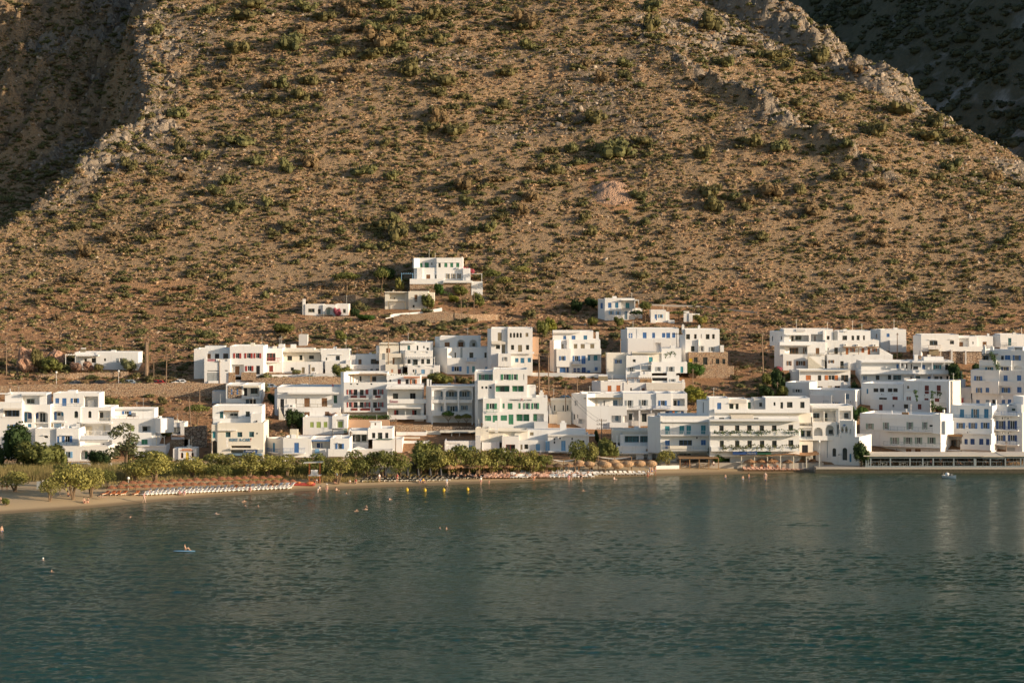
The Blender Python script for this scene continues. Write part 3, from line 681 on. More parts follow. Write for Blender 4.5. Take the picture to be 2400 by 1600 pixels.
h = H('A2','red_shutter_hotel','tall white guesthouse with red shutters on two balcony floors',1680,1425,
 '''v 1345 735 2012 890 2.5 6 w; n 1385 795 1410 835; c 1455 800 1482 872 brown; g 1510 795 1616 873 brown; g 1778 800 1840 872 brown; s 1400 762 2005 776 1.8 c_wood; x 1480 776 1494 878 .8 .15 c_wood post .5; x 1755 776 1769 878 .8 .15 c_wood post .5;
 v 1345 885 2012 1350 0 9; o 1390 998 1480 1072 red; g 1490 995 1552 1115 red; g 1588 998 1648 1115 dred; c 1676 995 1722 1072 red; g 1792 995 1852 1110 dred; o 1866 995 1952 1070 red;
 b 1410 1085 1725 1142 1 s; b 1785 1085 1938 1142 1 s; o 1393 1190 1482 1268 red; g 1490 1190 1556 1312 red; g 1588 1190 1648 1312 dred; o 1660 1190 1750 1265 red; g 1793 1190 1852 1310 dred; o 1868 1190 1952 1265 red; b 1350 1275 1768 1342 1 s; b 1785 1275 2005 1342 1 s;
 n 1440 902 1470 926; n 1535 902 1566 926; n 1750 902 1780 926; v 1345 1350 2012 1425 .8 8 wc; y -50 1345; v 1298 730 1345 1360 0 4; y''')
for a,b in ((1450,1548),(1590,1684)): h.slab(a,1090,b,1122,1.06,'c_dred',0,'balcony_rug')
for a,b in ((1458,1556),(1600,1745),(1820,1905)): h.slab(a,1282,b,1318,1.06,'c_dred',0,'balcony_rug')
h.slab(1825,1090,1908,1122,1.06,'c_dred',0,'balcony_rug'); h.done()
H('A2','brown_door_house','wide white house with two brown doors under a long concrete ledge, cars parked behind it',800,1400,
 '''v 325 955 1302 1275 0 9; c 372 1140 430 1272 black; c 455 1140 466 1220 dark; c 606 1130 620 1215 brown; c 738 1128 824 1262 brown; c 1005 1125 1090 1256 brown; c 1190 1085 1242 1205 dgreen; s 485 1042 1256 1066 1.5; s 340 1030 1280 1042 .2; u 500 1228 572 1268;
 v 430 1275 1292 1420 -2.5 3; c 740 1340 822 1400 brown; c 1055 1335 1120 1400 brown; n 448 1318 482 1360; r 620 1215 1180 1272 -2 tan; x 1160 915 1188 1030 .2 .3 c_pink chimney; y -50 325; v 285 985 325 1400 0 5; y; q 440 1480 350 1270 -2.6 1.4 9 wc''').done()
H('C2','lime_window_house','white box house with lime green shutters on its upper floor',1050,640,
 '''v 720 372 1168 720 0 8; c 828 448 884 530 lime; c 925 445 993 537 lime; c 1036 445 1093 530 lime; g 870 660 906 697 green; g 940 658 1052 700 green; y -50 720; v 716 380 722 700 0 3; y;
 v 1168 355 1396 545 -.3 6; l 1230 412 1345 540 .6; *c 1255 440 1326 530 lime; v 1180 540 1345 720 .3 6; g 1198 650 1282 692 green; x 1345 540 1396 720 .6 4 c_sage wall''').done()
h = H('C2','waterfront_house','white waterfront house with blue doors and towels on the balconies, behind the lifeguard tower',900,1060,
 '''v 415 697 850 990 0 8; c 585 765 657 915 blue; b 418 850 745 938 1 r blue; v 848 703 1137 990 .2 8; l 850 725 1134 855 2; *c 932 770 982 852 navy; *c 1000 770 1018 850 navy; s 850 722 1134 742 .3 c_blue .3; v 1137 697 1432 990 -.1 8; o 1220 778 1348 862 blue; s 1250 765 1300 772 .3; b 1105 862 1405 975 1 s;
 v 415 985 1435 1130 1.2 7 wc; c 600 1065 668 1140 teal; c 700 1075 765 1140 teal; s 440 970 870 990 1.6; x 640 672 870 700 3 3 w parapet; x 540 640 610 700 2 1.2 w chimney; x 520 560 640 640 2.2 1.2 c_cream roof_tank;
 y -50 415; v 112 700 415 1130 0 4 wg; c 255 765 290 920 steel; b 168 852 328 925 .6 r blue; y''')  # left side uses greyer plaster: its shade is put into the colour
for a,b,y0,y1,c in ((905,970,858,926,'lblue'),(1238,1290,866,926,'lblue'),(1294,1342,866,926,'teal')):
    h.slab(a,y0,b,y1,1.08 if a>1000 else .06,'c_'+c,0,'towel')
h.done()
H('C2','dark_window_house','white house with dark green windows and a small roof turret behind the white pavilion',1800,880,
 '''v 1412 575 1718 900 .6 7; l 1465 632 1712 762 1.5; *g 1470 650 1510 740 dark; *g 1530 645 1595 745 dgreen; *g 1620 645 1690 740 dgreen; s 1420 580 1716 634 .5;
 v 1715 545 2092 715 0 7; g 1776 612 1826 697 dark; g 1866 610 1934 714 dgreen; g 1978 612 2026 697 dark; v 1755 445 1915 550 3 2; c 1815 462 1838 496 brown; s 1735 432 1925 446 .2 w 3;
 v 1785 710 2240 900 -1 7; v 1435 872 2092 1000 -4 2.5 wg; s 1835 705 2092 714 .3 c_dgreen -1''').done()
H('C2','retaining_wall','peach coloured retaining wall below the vine terrace',1700,560,'v 1395 415 2040 580 0 1 peach',cat='wall').done()
# ---- centre
h = H('A3','simeon_guesthouse','white guesthouse with the name Simeon on its balcony parapet',330,1500,
 '''v 50 778 556 935 3 6; n 80 845 110 880; c 208 840 258 916 dred; c 330 840 378 912 black; o 400 840 502 910 orange; s 300 805 548 818 1.2 c_orange; x 40 740 56 790 3 .3 w chimney;
 v 45 925 600 975 0 6; s 30 955 606 990 1; n 100 946 130 966; n 370 948 400 968; v 45 975 590 1220 1.2 7; g 135 1055 216 1142 brown; c 398 1052 484 1140 black; b 50 1140 655 1210 1.2 s;
 v 48 1210 610 1530 .6 8; l 60 1285 322 1390 1.4; *c 155 1300 188 1390 red; *g 188 1300 220 1390 dark; l 332 1285 560 1390 1.4; *c 430 1295 464 1390 red; *g 464 1295 498 1390 dark; b 75 1388 650 1452 1 s; l 195 1455 466 1520 1; s 50 1270 570 1284 1.1''')
h.text(92,1152,214,1200,'Simeon','c_pink',-.03); h.done()
H('A3','grey_shutter_house','white apartment house with three low arches and blue grey shutters, little trees in front',1040,1540,
 '''v 725 945 1395 1385 1.5 8; s 700 938 1410 952 1.8 w 1.5; v 725 952 1362 1160 0 1.6; af 738 1000 905 1150 1.45; *o 742 1028 892 1105 gblue; af 946 1000 1122 1150 1.45; *o 948 1028 1118 1105 gblue; af 1152 1000 1342 1150 1.45; *o 1155 1025 1308 1105 gblue; r 742 1102 900 1150 .1 gblue; r 950 1102 1118 1150 .1 gblue; r 1156 1102 1336 1150 .1 gblue;
 v 725 1160 1352 1400 .05 1.6; l 738 1202 920 1335 1.4; *o 742 1250 892 1332 gblue; l 948 1202 1132 1335 1.4; *o 970 1248 1126 1332 gblue; l 1150 1202 1342 1335 1.4; *o 1182 1242 1282 1310 gblue; x 1130 950 1152 1380 -.3 .3 w column;
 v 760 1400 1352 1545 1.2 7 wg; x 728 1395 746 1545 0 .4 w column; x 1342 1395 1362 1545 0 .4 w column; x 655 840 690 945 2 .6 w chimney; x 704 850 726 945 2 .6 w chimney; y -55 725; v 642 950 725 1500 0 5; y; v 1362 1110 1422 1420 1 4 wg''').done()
h = H('A3','green_shutter_hotel','large stepped white hotel with green shutters and Greek lettering across its front',1900,1610,
 '''v 1388 720 1672 905 1.2 9; o 1455 765 1575 850 green; o 1580 765 1664 850 green; v 1668 688 2195 905 0 9; o 1792 762 1945 850 green; o 1960 762 2050 850 green; n 2135 760 2146 850;
 v 1436 860 1702 1150 -.5 9; n 1490 948 1520 986; n 1550 948 1584 986; n 1614 948 1648 986; v 1698 905 2190 1180 -1 9; l 1708 935 1922 1032 .9; *c 1712 948 1775 1028 green; *g 1778 948 1850 1028 dgreen; *c 1852 948 1915 1028 green; l 1962 938 2142 1030 .9; *c 1966 945 2040 1028 green; *c 2056 945 2130 1028 green; v 2190 955 2325 1120 -.5 8;
 v 1515 1135 1778 1400 -2.4 7; o 1572 1208 1730 1296 green; b 1566 1288 1746 1362 .8 r green; v 1698 1120 2505 1400 -2 9; s 1698 1172 2510 1180 .06; c 1815 1208 1847 1286 green; c 1894 1205 1968 1298 green; c 2058 1203 2092 1290 green; o 2136 1203 2234 1295 green; o 2262 1203 2374 1295 green;
 v 1512 1340 2512 1620 -3 10; c 1543 1395 1642 1477 green; c 1663 1390 1738 1497 green; c 1786 1390 1884 1472 green; c 1908 1378 1982 1530 green; l 2026 1373 2226 1482 1; *c 2032 1378 2118 1480 green; *c 2138 1378 2220 1480 green; l 2284 1368 2448 1485 1; *c 2288 1372 2342 1484 green;
 y -55 1436; v 1392 905 1436 1560 0 4; y; k 2378 1010 2445 1160 -1; x 2300 1490 2510 1620 -4.5 1.3 wg parapet''')
h.text(1926,1146,2080,1166,'ΤΖΑΝΝΗΣ','c_dark',-2.06); h.text(2146,1146,2268,1166,'Α ΛΑΪΑ','c_dark',-2.06); h.text(2090,1134,2136,1174,'Λ','c_red',-2.07); h.done()
H('A3','terrace_house','white house with three stepped terraces and dark teal doors',520,760,
 '''v 245 270 742 420 2.2 6; c 358 320 400 394 dteal; n 500 325 526 396; n 600 330 622 366; n 650 356 686 396; s 245 268 480 290 .8; x 300 240 312 275 2.5 .3 w chimney; x 645 240 655 275 3 .3 w chimney;
 v 325 398 742 640 0 8; p 350 505 778 628 1.8 c_white 0; g 355 535 406 602 sage; g 445 535 517 622 dteal; g 560 530 614 606 tan; g 650 530 707 605 dteal; l 388 415 490 440 .15; l 570 415 670 440 .15;
 v 362 628 852 775 -1.8 5; l 445 632 552 658 .2; l 632 632 765 658 .2; n 440 690 466 735; c 474 690 498 750 gblue; c 570 690 626 758 lblue; c 705 690 747 752 grey; y -55 325; v 250 400 325 650 0 4; y''').done()
H('A3','stepped_cottage','narrow white house with brown doors behind the tall dark pole',120,765,
 '''v -70 288 226 450 2.2 5 wc; c 32 365 60 436 brown; c 76 365 95 436 orange; s -75 285 222 300 .6 wc; v -120 335 -68 470 2.6 4;
 v -75 443 262 620 0 6 wc; l 128 505 258 614 .8; *c 134 518 160 614 brown; v 22 612 282 770 -1 5 wc; c 108 685 142 737 orange; c 210 685 260 756 dred; v -75 540 22 765 -.6 5 wg''').done()
H('A3','arched_porch_house','white house with two round arches on top and a small blue railed balcony below',1200,765,
 '''v 855 183 1476 360 3 6; c 928 275 1006 342 brown; s 885 238 1020 248 .3; a 1120 235 1242 346 1.3; *c 1138 272 1216 344 brown; a 1308 235 1426 346 1.3; *g 1350 280 1400 340; y -55 855 3; v 780 190 855 350 0 4; y;
 v 928 348 1632 530 1 6; g 1058 430 1102 512 tan; c 1170 356 1202 508 grey; g 1308 430 1368 512 tan; g 1538 430 1572 512 tan; n 975 422 990 432; x 1000 348 1006 420 .9 .1 c_white drain_pipe 0;
 v 968 512 1502 780 0 7; o 1036 645 1188 718 blue; c 1265 640 1302 752 lblue; c 1350 640 1390 732 teal; b 1280 515 1412 576 .7 r blue; v 1500 512 1664 730 -.5 6; c 1550 648 1594 698 lblue; k 1620 345 1635 350 2; y -55 968; v 735 355 968 780 0 5; y''').done()
H('A3','tall_tan_shutter_house','tall white house with a row of four small arched windows and tan shutters',1950,820,
 '''v 1640 58 1897 700 0 9; c 1742 125 1802 252 tan; g 1712 315 1777 377 tan; c 1805 312 1854 442 tan; e 1645 258 1862 302 .9 canvas; v 1893 58 2275 780 -.5 9; ga 1925 128 1957 202 tan; ga 1976 128 2010 202 tan; ga 2026 128 2062 202 tan; ga 2078 128 2110 202 tan; c 2168 130 2210 190 tan;
 g 1944 315 1992 390 tan; c 2053 315 2114 438 tan; g 2173 315 2222 390 tan; c 2008 515 2058 580 steel; c 2090 512 2150 592 steel; c 2200 512 2250 580 steel; x 1893 420 2300 450 -1.2 .3 w parapet 0; y -55 1640; v 1584 66 1640 690 0 5; y;
 v 1748 448 1948 645 -2.5 4; o 1818 500 1892 560 grey; v 2275 200 2370 450 1 5 peach''').done()
H('B0','blue_door_house','four storey white house with blue doors and windows, standing behind the low white wall',1000,865,
 '''v 625 232 1245 385 3 6; c 785 305 830 362 blue; c 913 302 972 362 blue; c 1095 300 1150 362 steel; s 625 230 1042 264 .8; x 1285 245 1330 370 3 .8 w chimney;
 v 640 368 1352 520 1.2 8; c 670 430 714 502 tan; c 740 430 790 502 tan; c 946 430 1000 500 tan; c 1052 430 1114 500 tan; c 1198 430 1260 498 tan; x 840 368 882 510 .7 .5 w column; s 1150 412 1310 418 .2;
 v 680 505 902 780 -.8 6; o 726 615 822 683 blue; v 902 505 1366 870 0 8; o 930 612 1044 694 blue; b 925 680 1072 742 .9 r blue; c 1063 610 1127 735 blue; l 1158 590 1352 686 1; *c 1162 605 1196 685 steel; *c 1252 605 1308 682 teal;
 v 690 768 900 870 -.4 6; c 730 790 822 866 blue; c 834 790 868 866 navy; l 920 790 1060 868 .5; *c 935 795 1045 868 navy; c 1070 790 1130 866 navy; c 1154 835 1196 872 blue; c 1268 785 1312 840 blue; y -55 640; v 578 370 640 860 0 5; y; x 880 505 915 870 -.6 .6 w column''').done()
H('E2','long_blue_window_house','long white house with a row of blue windows above the slope, two storeys high',1250,1216,
 '''v 850 846 1642 1010 0 8; c 870 915 932 998 blue; c 1088 908 1146 996 blue; c 1232 912 1276 993 blue; c 1383 915 1432 986 blue; c 1448 912 1506 993 blue; c 1538 912 1586 988 blue; l 858 856 998 996 .06;
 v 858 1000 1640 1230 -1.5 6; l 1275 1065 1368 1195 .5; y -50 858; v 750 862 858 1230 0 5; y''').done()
H('B1','stone_base_house','white house on a bare stone ground floor, two pointed chimneys on its roof',1020,795,
 '''v 695 75 1218 440 0 8; g 705 150 765 228 tan; g 828 150 868 222 tan; n 933 148 943 215; g 1007 150 1065 228 tan; g 1104 150 1145 222 tan; g 780 333 836 412 dgreen; o 905 330 985 412 grey; o 1062 345 1145 412 grey; k 640 0 678 78; k 888 10 924 78; s 895 230 900 430 .5;
 v 748 425 1345 800 -1.2 9 st; g 820 503 886 582 tan; g 963 503 1034 618 tan; n 1100 525 1113 600; g 1158 527 1217 608 tan; g 1258 527 1307 608 tan; c 752 520 808 575 yellow; y -50 695; v 602 160 695 640 0 4; y; x 1230 320 1285 430 -.6 .6 w buttress; x 1345 640 1440 790 -.8 1.2 st stone_wall''').done()
H('B1','teal_door_house','white house with teal shutters and a glazed terrace, a leafy plant on its roof',250,890,
 '''v -510 444 -180 760 3 5 wc; o -380 540 -280 597 blue; v -210 474 125 760 2 6; n -112 534 -66 580; v -120 430 335 590 2.6 6 wc; c 50 500 105 578 teal; c 135 500 194 578 teal; s -130 425 330 440 .8 wc 2.6; v 330 362 635 600 2.4 5;
 v 180 575 722 745 0 8; o 240 650 325 715 grey; oa 412 645 532 722 grey; c 620 645 662 740 teal; v -215 690 182 800 .5 7; l 15 640 178 725 1.5; o -185 655 -75 720 grey; p 5 620 178 720 1.6 c_white .5 c_gblue; b 0 720 180 788 1 s; b 412 722 555 788 .8 s;
 v -20 785 600 905 -1 8; l 185 815 420 895 1; *g 190 818 415 890 dark; o 450 835 545 878 grey; x 0 835 180 890 -1.8 1.6 c_wood roof_shade''').done()
H('B0','orange_door_house','low white house with two orange doors and a solar heater on the roof',1550,1185,
 '''v 1358 1000 1785 1200 0 7; c 1464 1066 1523 1182 orange; c 1598 1063 1660 1186 orange; r 1400 1145 1720 1190 -1 orange; y -45 1358; v 1222 1000 1358 1210 0 4; y; h 1325 905 1470 992 2.5; x 1222 1165 1255 1190 -.5 .4 w chimney''').done()
H('B1','striped_awning_house','white house whose top terrace is shaded by cream awnings',200,1080,
 '''v -250 890 692 1075 1 7; n -150 972 -125 1020; c 30 975 72 1046 brown; g 180 1018 300 1056 brown; g 308 1018 430 1052 dgreen; g 535 1010 582 1056 brown; g 610 1010 650 1056 brown; e 100 905 475 1008 2 canvas 1; e 452 905 655 1005 2 canvas 1; x 645 845 682 1010 1 .8 w chimney; p -200 820 170 895 2 c_wood 3''').done()
h = H('D1','grey_blue_shutter_house','broad white apartment house with grey and blue shutters, laundry drying beneath, cypress in front',200,650,
 '''v -262 140 252 400 0 9; o -225 245 -100 355 grey; o -10 240 125 330 grey; b 0 330 165 392 .8 r white; b -240 330 -15 392 .8 r white; v 248 142 482 400 -.4 9; o 286 250 412 326 blue; b 200 330 470 385 .9 r blue; v 480 142 722 400 -.2 9; l 508 222 686 335 1.3; *g 515 250 560 330 tan; *c 574 250 606 336 blue; x 165 235 178 380 -.8 .12 w drain_pipe;
 v -262 388 312 680 .5 8 wg; g -172 450 -118 550 dgreen; g 28 450 102 576 dgreen; l -90 450 -20 560 .6; x -20 390 5 640 -.6 .5 w column; x -260 390 -235 640 -.6 .5 w column; v 308 385 722 500 .4 8 wg; c 390 418 440 488 navy; c 628 415 672 488 navy; s 300 375 730 392 .5''')
for a,b,c in ((312,384,'white'),(455,484,'blue'),(500,530,'orange'),(532,575,'steel')): h.slab(a,412,b,480 if c=='white' else 450,.3,'c_'+c,.4,'laundry')
h.done()
H('D0','arch_balcony_house','white block house with a single round arch over a planted balcony',1450,690,
 '''v 1058 142 1718 345 1.8 7; o 1222 245 1312 332 cream; n 1404 250 1420 332; c 1546 245 1614 326 gblue; s 1100 210 1680 222 1.6 c_tan 1.8; x 1156 222 1164 330 .4 .1 c_tan post 0; x 1640 222 1648 330 .4 .1 c_tan post 0;
 v 1145 335 1702 720 0 8; a 1524 430 1672 585 1.2; *c 1580 455 1630 560 gblue; b 1495 585 1780 662 .5 s; v 1478 335 1760 480 -.01 2; y -45 1145; v 912 145 1145 720 0 5; n 960 250 976 332; n 988 250 1000 332; n 946 460 966 545; n 998 465 1012 522; l 1018 535 1112 602 .8; y''').done()
H('D0','narrow_stair_house','narrow cream house with slit windows and outside stairs between the hotel and the pole',760,590,
 '''v 598 252 916 470 1 5 wc; n 644 320 664 412; n 778 320 794 412; n 844 320 862 412; v 692 418 906 610 -1 3 wc; v 570 460 700 610 -.6 3 wc; q 560 240 620 460 .2 .7 9; s 590 212 916 252 .4 wc 1''').done()
H('C3','low_shed_restaurant','low open roofed terrace with tables on a white flat roof',1150,725,
 '''v 640 585 1432 730 3 4 wc; l 870 610 1420 715 2; s 855 578 1436 612 1.2 wc 3; x 1030 615 1044 718 2.2 .15 c_cream post 0; x 1150 612 1162 718 2.2 .15 c_cream post 0; x 1395 640 1408 718 2.2 .15 c_cream post 0;
 v 175 600 650 760 2.4 5; v 130 680 550 790 1 4 wc; v 165 735 690 960 -1.5 3 w''').done()
h = H('D0','white_row_house','long low white seafront house with light blue doors, solar heaters on its roof',200,1040,
 '''v -1030 868 -505 1120 .5 7; l -1000 905 -800 940 .2; c -812 936 -760 985 lblue; c -662 936 -608 1020 lblue; g -870 930 -840 990 tan; v -462 890 -192 1120 .8 6; c -300 990 -255 1050 lblue; v -152 798 106 1120 0 7; l -95 922 48 1025 .4; *g -92 926 45 1022 red; v -560 800 -480 1100 0 4 wg;
 v 106 855 560 1120 .1 7; c 130 922 160 1002 tan; g 188 920 248 992 tan; c 364 914 430 1050 lblue; v 550 778 1178 1040 -.6 8; c 514 870 576 1015 lblue; n 637 828 662 860; n 637 873 662 912; c 754 864 820 1018 lblue; n 910 820 932 856; n 910 870 932 908; g 1040 860 1108 946 dark; u 700 806 770 848; r 110 1020 550 1075 -.8 white; b 560 1018 900 1040 1 n; s 548 768 1270 796 .3;
 v -360 700 240 800 2.5 5 wc; l -100 740 40 795 .4; v 236 698 1128 785 3 5; k 735 560 832 702 3; c 275 735 330 785 tan; s -370 700 245 722 .6 wc 2.5; v -560 672 -352 800 2 4 wc; x -262 560 -212 680 2 .6 w chimney; v 566 1040 900 1130 1.5 4 wc; l 600 1050 880 1120 1''').done()
h = H('D1','glass_front_restaurant','white seafront restaurant with a glazed upper dining room and awning',-180,1150,
 '''v -420 700 300 800 3 6 wc; s -260 730 290 772 1.2 canvas; v -300 770 290 960 1.5 6; l -240 785 288 892 1; *g -230 790 285 940 teal; v -342 945 300 1150 0 7; l 90 992 208 1028 .1; s -470 1050 330 1068 .6; l 55 1065 120 1160 1.5; l 185 1065 245 1160 1.5; l -340 1068 -60 1150 1.5; n -360 1002 -320 1030; x -15 782 0 940 .2 .15 w column 0; x -360 782 -345 940 .2 .15 w column 0; x 148 782 163 940 .2 .15 w column 0; y -45 300; y''')
for k in range(7): h.slab(92+k*16,994,92+k*16+10,1026,.05,'c_wood',0,'lattice')
h.done()
H('D1','teal_window_hotel','two storey white hotel with four teal shuttered doors on its upper balcony',700,1200,
 '''v 310 488 1068 1050 0 9; s 340 568 1066 582 .5; c 384 640 454 768 teal; c 604 635 677 766 teal; c 712 635 782 766 teal; c 934 630 1006 762 teal; b 320 712 1050 792 1 r white; c 384 860 456 988 blue; g 598 855 797 938 blue; c 934 853 1007 932 blue; b 325 940 1092 1022 1.2 r cream; u 838 800 905 840; s 455 945 720 992 1.22 wc 0 awning_panel;
 v 325 1020 1068 1250 .6 8; l 560 1045 1020 1240 2; *g 600 1060 780 1090; ga 460 1058 545 1150 white; s 450 1024 552 1046 .1 c_lblue .6; y -50 310; v 118 495 310 1050 0 5; y; x 310 480 325 560 -.1 .3 w chimney''').done()
h = H('D1','vine_balcony_hotel','long white hotel with vines trailing from its two rounded balconies and brown doors',1500,1290,
 '''v 1068 548 2442 1110 0 9; g 1214 632 1282 716 brown; g 1454 630 1522 716 brown; g 1640 630 1710 716 brown; g 1830 630 1900 716 brown; g 2020 630 2092 716 brown; g 2273 620 2344 710 brown;
 g 1220 862 1284 962 tan; g 1454 862 1524 962 tan; g 1644 862 1714 962 brown; g 1836 862 1904 962 dark; g 2022 862 2094 962 dark; g 2273 855 2348 950 brown; b 1080 728 2435 792 1.3 s; b 1090 962 2440 1028 1.3 s; s 1066 540 2435 566 1.4; v 1140 490 2430 552 2.4 6; n 1210 512 1290 540; n 1370 515 1400 540; n 1568 515 1600 540; n 1745 515 1815 540; e 1400 475 1740 545 1 canvas 2.4;
 v 1068 1110 2445 1290 1 8 wg; l 1140 1120 1380 1280 2; s 1420 1030 1795 1078 .3 c_navy -.9 signboard; e 1800 1020 2010 1078 1.2 c_dgreen -.2; l 1800 1085 2000 1280 2;
 v 1060 212 1365 440 3 6; c 1182 284 1244 384 blue; y -50 1060 3; v 868 242 1060 480 0 4; n 960 275 975 440; y; v 1362 225 1640 400 4 5; g 1368 285 1432 378 green; g 1464 290 1510 388 dgreen; e 1350 240 1630 296 1.2 canvas 4; v 1636 238 1748 400 4.4 5; c 1652 276 1696 376 dgreen; v 1745 222 1925 400 4.1 5 wg; g 1824 280 1872 346 grey; v 1922 212 2600 400 3.3 6; n 2046 275 2076 330; g 2150 275 2192 372 tan; g 2250 272 2336 360 tan; g 2454 270 2520 366 tan; b 1140 385 2600 440 .8 s w 3; v 1140 436 2620 500 3.2 5 wc''')
h.text(1640,1042,1775,1068,'Market','c_grey',-1.24); h.done()
H('D2','arcaded_house','white house with two open arches below and recessed balconies above, beside the chapel',950,1240,
 '''v 818 330 1430 600 1.6 7; l 820 405 985 575 1.3; *g 822 442 916 524 gblue; l 998 405 1170 575 1.3; *g 1000 440 1040 576 dgreen; l 1228 405 1410 540 1.3; *g 1294 440 1362 522 gblue; r 822 520 980 575 1.5 cream; r 1000 520 1168 575 1.5 cream; u 1278 525 1315 552 2.4; s 815 350 1225 372 1; x 1408 320 1422 590 .3 .4 w column;
 v 608 440 820 855 .8 8; l 614 500 806 646 1; *c 655 505 690 640 cream; *g 714 502 778 572 cream; b 608 600 806 660 .8 r cream; l 630 705 800 815 1; *g 640 710 690 835 gblue; *g 720 710 788 805 cream; b 612 800 812 855 .9 r gblue; v 815 585 1225 860 0 7; a 834 662 970 790 1.3; a 1012 632 1142 790 1.3; *g 1060 700 1120 760 dark; l 1185 620 1215 770 .8; v 612 850 818 1240 .4 7 wc; c 650 930 742 1060 black; c 640 1065 700 1200 tan''').done()
h = H('D2','chapel','plain white seaside chapel in shade with two arched windows and a twin bell gable',1150,1262,
 '''v 815 795 1530 1290 0 8; ga 1116 978 1174 1108 gblue; ga 1270 972 1344 1164 gblue; u 1206 1060 1240 1095; c 1378 1065 1408 1190 steel; x 1035 800 1042 1120 -.06 .06 c_grey drain_pipe 0;
 v 1228 560 1465 830 .02 .9; a 1252 650 1288 745 .5; a 1312 650 1350 745 .5; a 1380 680 1405 765 .3; x 1290 612 1300 650 -.12 .2 c_blue cross 0; x 1275 622 1318 628 -.13 .1 c_blue cross_bar 0; x 1225 800 1235 828 -.2 .2 w pinnacle 0; x 1415 540 1440 640 -.05 .5 w pinnacle 0''',yaw=-26,cat='chapel')
for px in (1270,1331):
    p=h.rect(px-9,690,px+9,712,.2); mb=MB(); c=h.L((p[0]+p[1])/2,.25,p[2]); mb.tube(c,(c[0],c[1],c[2]+.4),.26,.1,8); mb.build('bell',M['c_tan'],h.e)
h.done()
# ---- right cluster
H('B2','stepped_villa','large white villa in three stepped storeys with an outside staircase, left of the right cluster',700,690,
 '''v 375 72 1126 275 2.4 7; l 458 165 757 262 1.6; *g 480 176 522 258 tan; *g 550 176 640 240 sage; s 400 152 745 166 .6 w; l 788 150 970 262 1.6; *c 840 175 858 262 brown; g 1028 175 1074 236 grey; x 975 100 1000 250 2 .5 w column; x 560 72 705 110 2.2 .3 wg parapet 0; y -50 375 2.4; v 158 100 375 330 0 5; n 190 180 206 260; n 325 180 345 240; y;
 v 312 268 1012 480 0 8; l 388 340 735 458 1.4; *g 448 360 592 454 orange; *c 668 360 690 452 brown; *c 700 360 716 420 dark; c 862 360 917 474 brown; s 312 312 800 326 1.2; r 400 430 700 458 0 tan; r 745 440 1005 476 -.8 tan;
 v 363 455 1000 710 -.5 8; o 420 560 492 630 brown; o 560 558 702 630 brown; l 950 540 1002 640 .4; y -50 363; v 228 318 363 700 0 4; y; q 1000 690 745 490 -1.6 .8 12 c_cream''').done()
H('B2','orange_shutter_apartments','wide white apartment block with orange shutters on two long terraces',1500,700,
 '''v 1198 98 1702 265 2.4 6; g 1270 172 1342 242 brown; g 1410 172 1450 242 brown; g 1488 170 1534 242 brown; g 1585 170 1614 240 brown; s 1280 85 1360 110 .3; y -45 1198 2.4; v 1085 112 1198 265 0 4 wc; y;
 v 1010 243 1832 475 1 7; n 1044 360 1060 396; g 1146 355 1202 452 brown; c 1325 360 1362 462 orange; o 1392 362 1462 420 orange; c 1562 360 1606 432 orange; c 1658 360 1697 464 orange; o 1730 365 1796 420 orange; s 1288 344 1582 354 1.6 c_wood 1; s 1650 344 1832 356 1.6 c_wood 1; u 1290 298 1332 328; u 1480 305 1512 332; u 1735 305 1790 336; r 1055 420 1300 460 .4 tan; x 1320 350 1328 462 -.4 .1 c_wood post 0; x 1515 350 1523 462 -.4 .1 c_wood post 0;
 v 1038 462 2040 705 0 8; o 1058 545 1144 592 brown; g 1237 562 1290 686 brown; c 1560 590 1598 662 orange; c 1747 590 1784 692 orange; c 1838 590 1866 692 orange; u 1620 532 1684 562; u 1818 535 1876 562; c 1900 600 1925 690 teal; r 1190 640 1380 690 -.4 cream; x 1368 580 1382 690 -.4 .3 w column; v 1590 560 1660 720 -1 3; q 2010 460 1840 365 .2 1.4 7''').done()
H('B2','cube_house','white cube house with one small blue window at the top right of the apartments',2050,405,
 '''v 1855 78 2246 420 0 6; c 1946 140 1992 194 blue; v 2000 245 2250 420 -1 3; y -50 1855; v 1700 78 1855 300 0 5; n 1780 145 1800 215; y''').done()
H('B2','orange_window_house','two storey white house with orange shutters and an outside stair on its right',1000,985,
 '''v 612 700 1392 880 1 7; c 710 778 788 854 orange; g 893 778 947 860 brown; o 1003 778 1202 852 orange; g 1250 775 1360 900 brown; s 610 698 1390 716 1.2 wc 1;
 v 745 862 1292 1000 0 7; n 800 950 832 992; g 844 948 966 994 tan; c 1050 940 1112 992 cream; g 1152 940 1234 994 orange; q 1480 985 1290 880 -.2 1 8 w; v 500 705 620 900 2 5 wg''').done()
H('B2','shaded_grey_house','plain white house in shade with small grey shuttered windows, below the orange shuttered one',950,1240,
 '''v 400 885 742 1130 2 6; o 508 990 652 1042 grey; c 425 1090 450 1120 dark; x 740 885 765 1080 .8 1 w column; v 768 1000 1438 1250 0 7; c 1318 1065 1372 1142 gblue; o 1118 1190 1242 1234 blue; n 780 1195 802 1232; n 946 1190 972 1228; u 1382 1168 1412 1196; x 1438 1000 1470 1250 -.3 1 w column; x 1297 1055 1312 1235 -1.5 .3 c_white pillar; v 768 1080 1100 1250 -1 3; r 980 1165 1060 1235 -1.2 gblue''',yaw=-27).done()
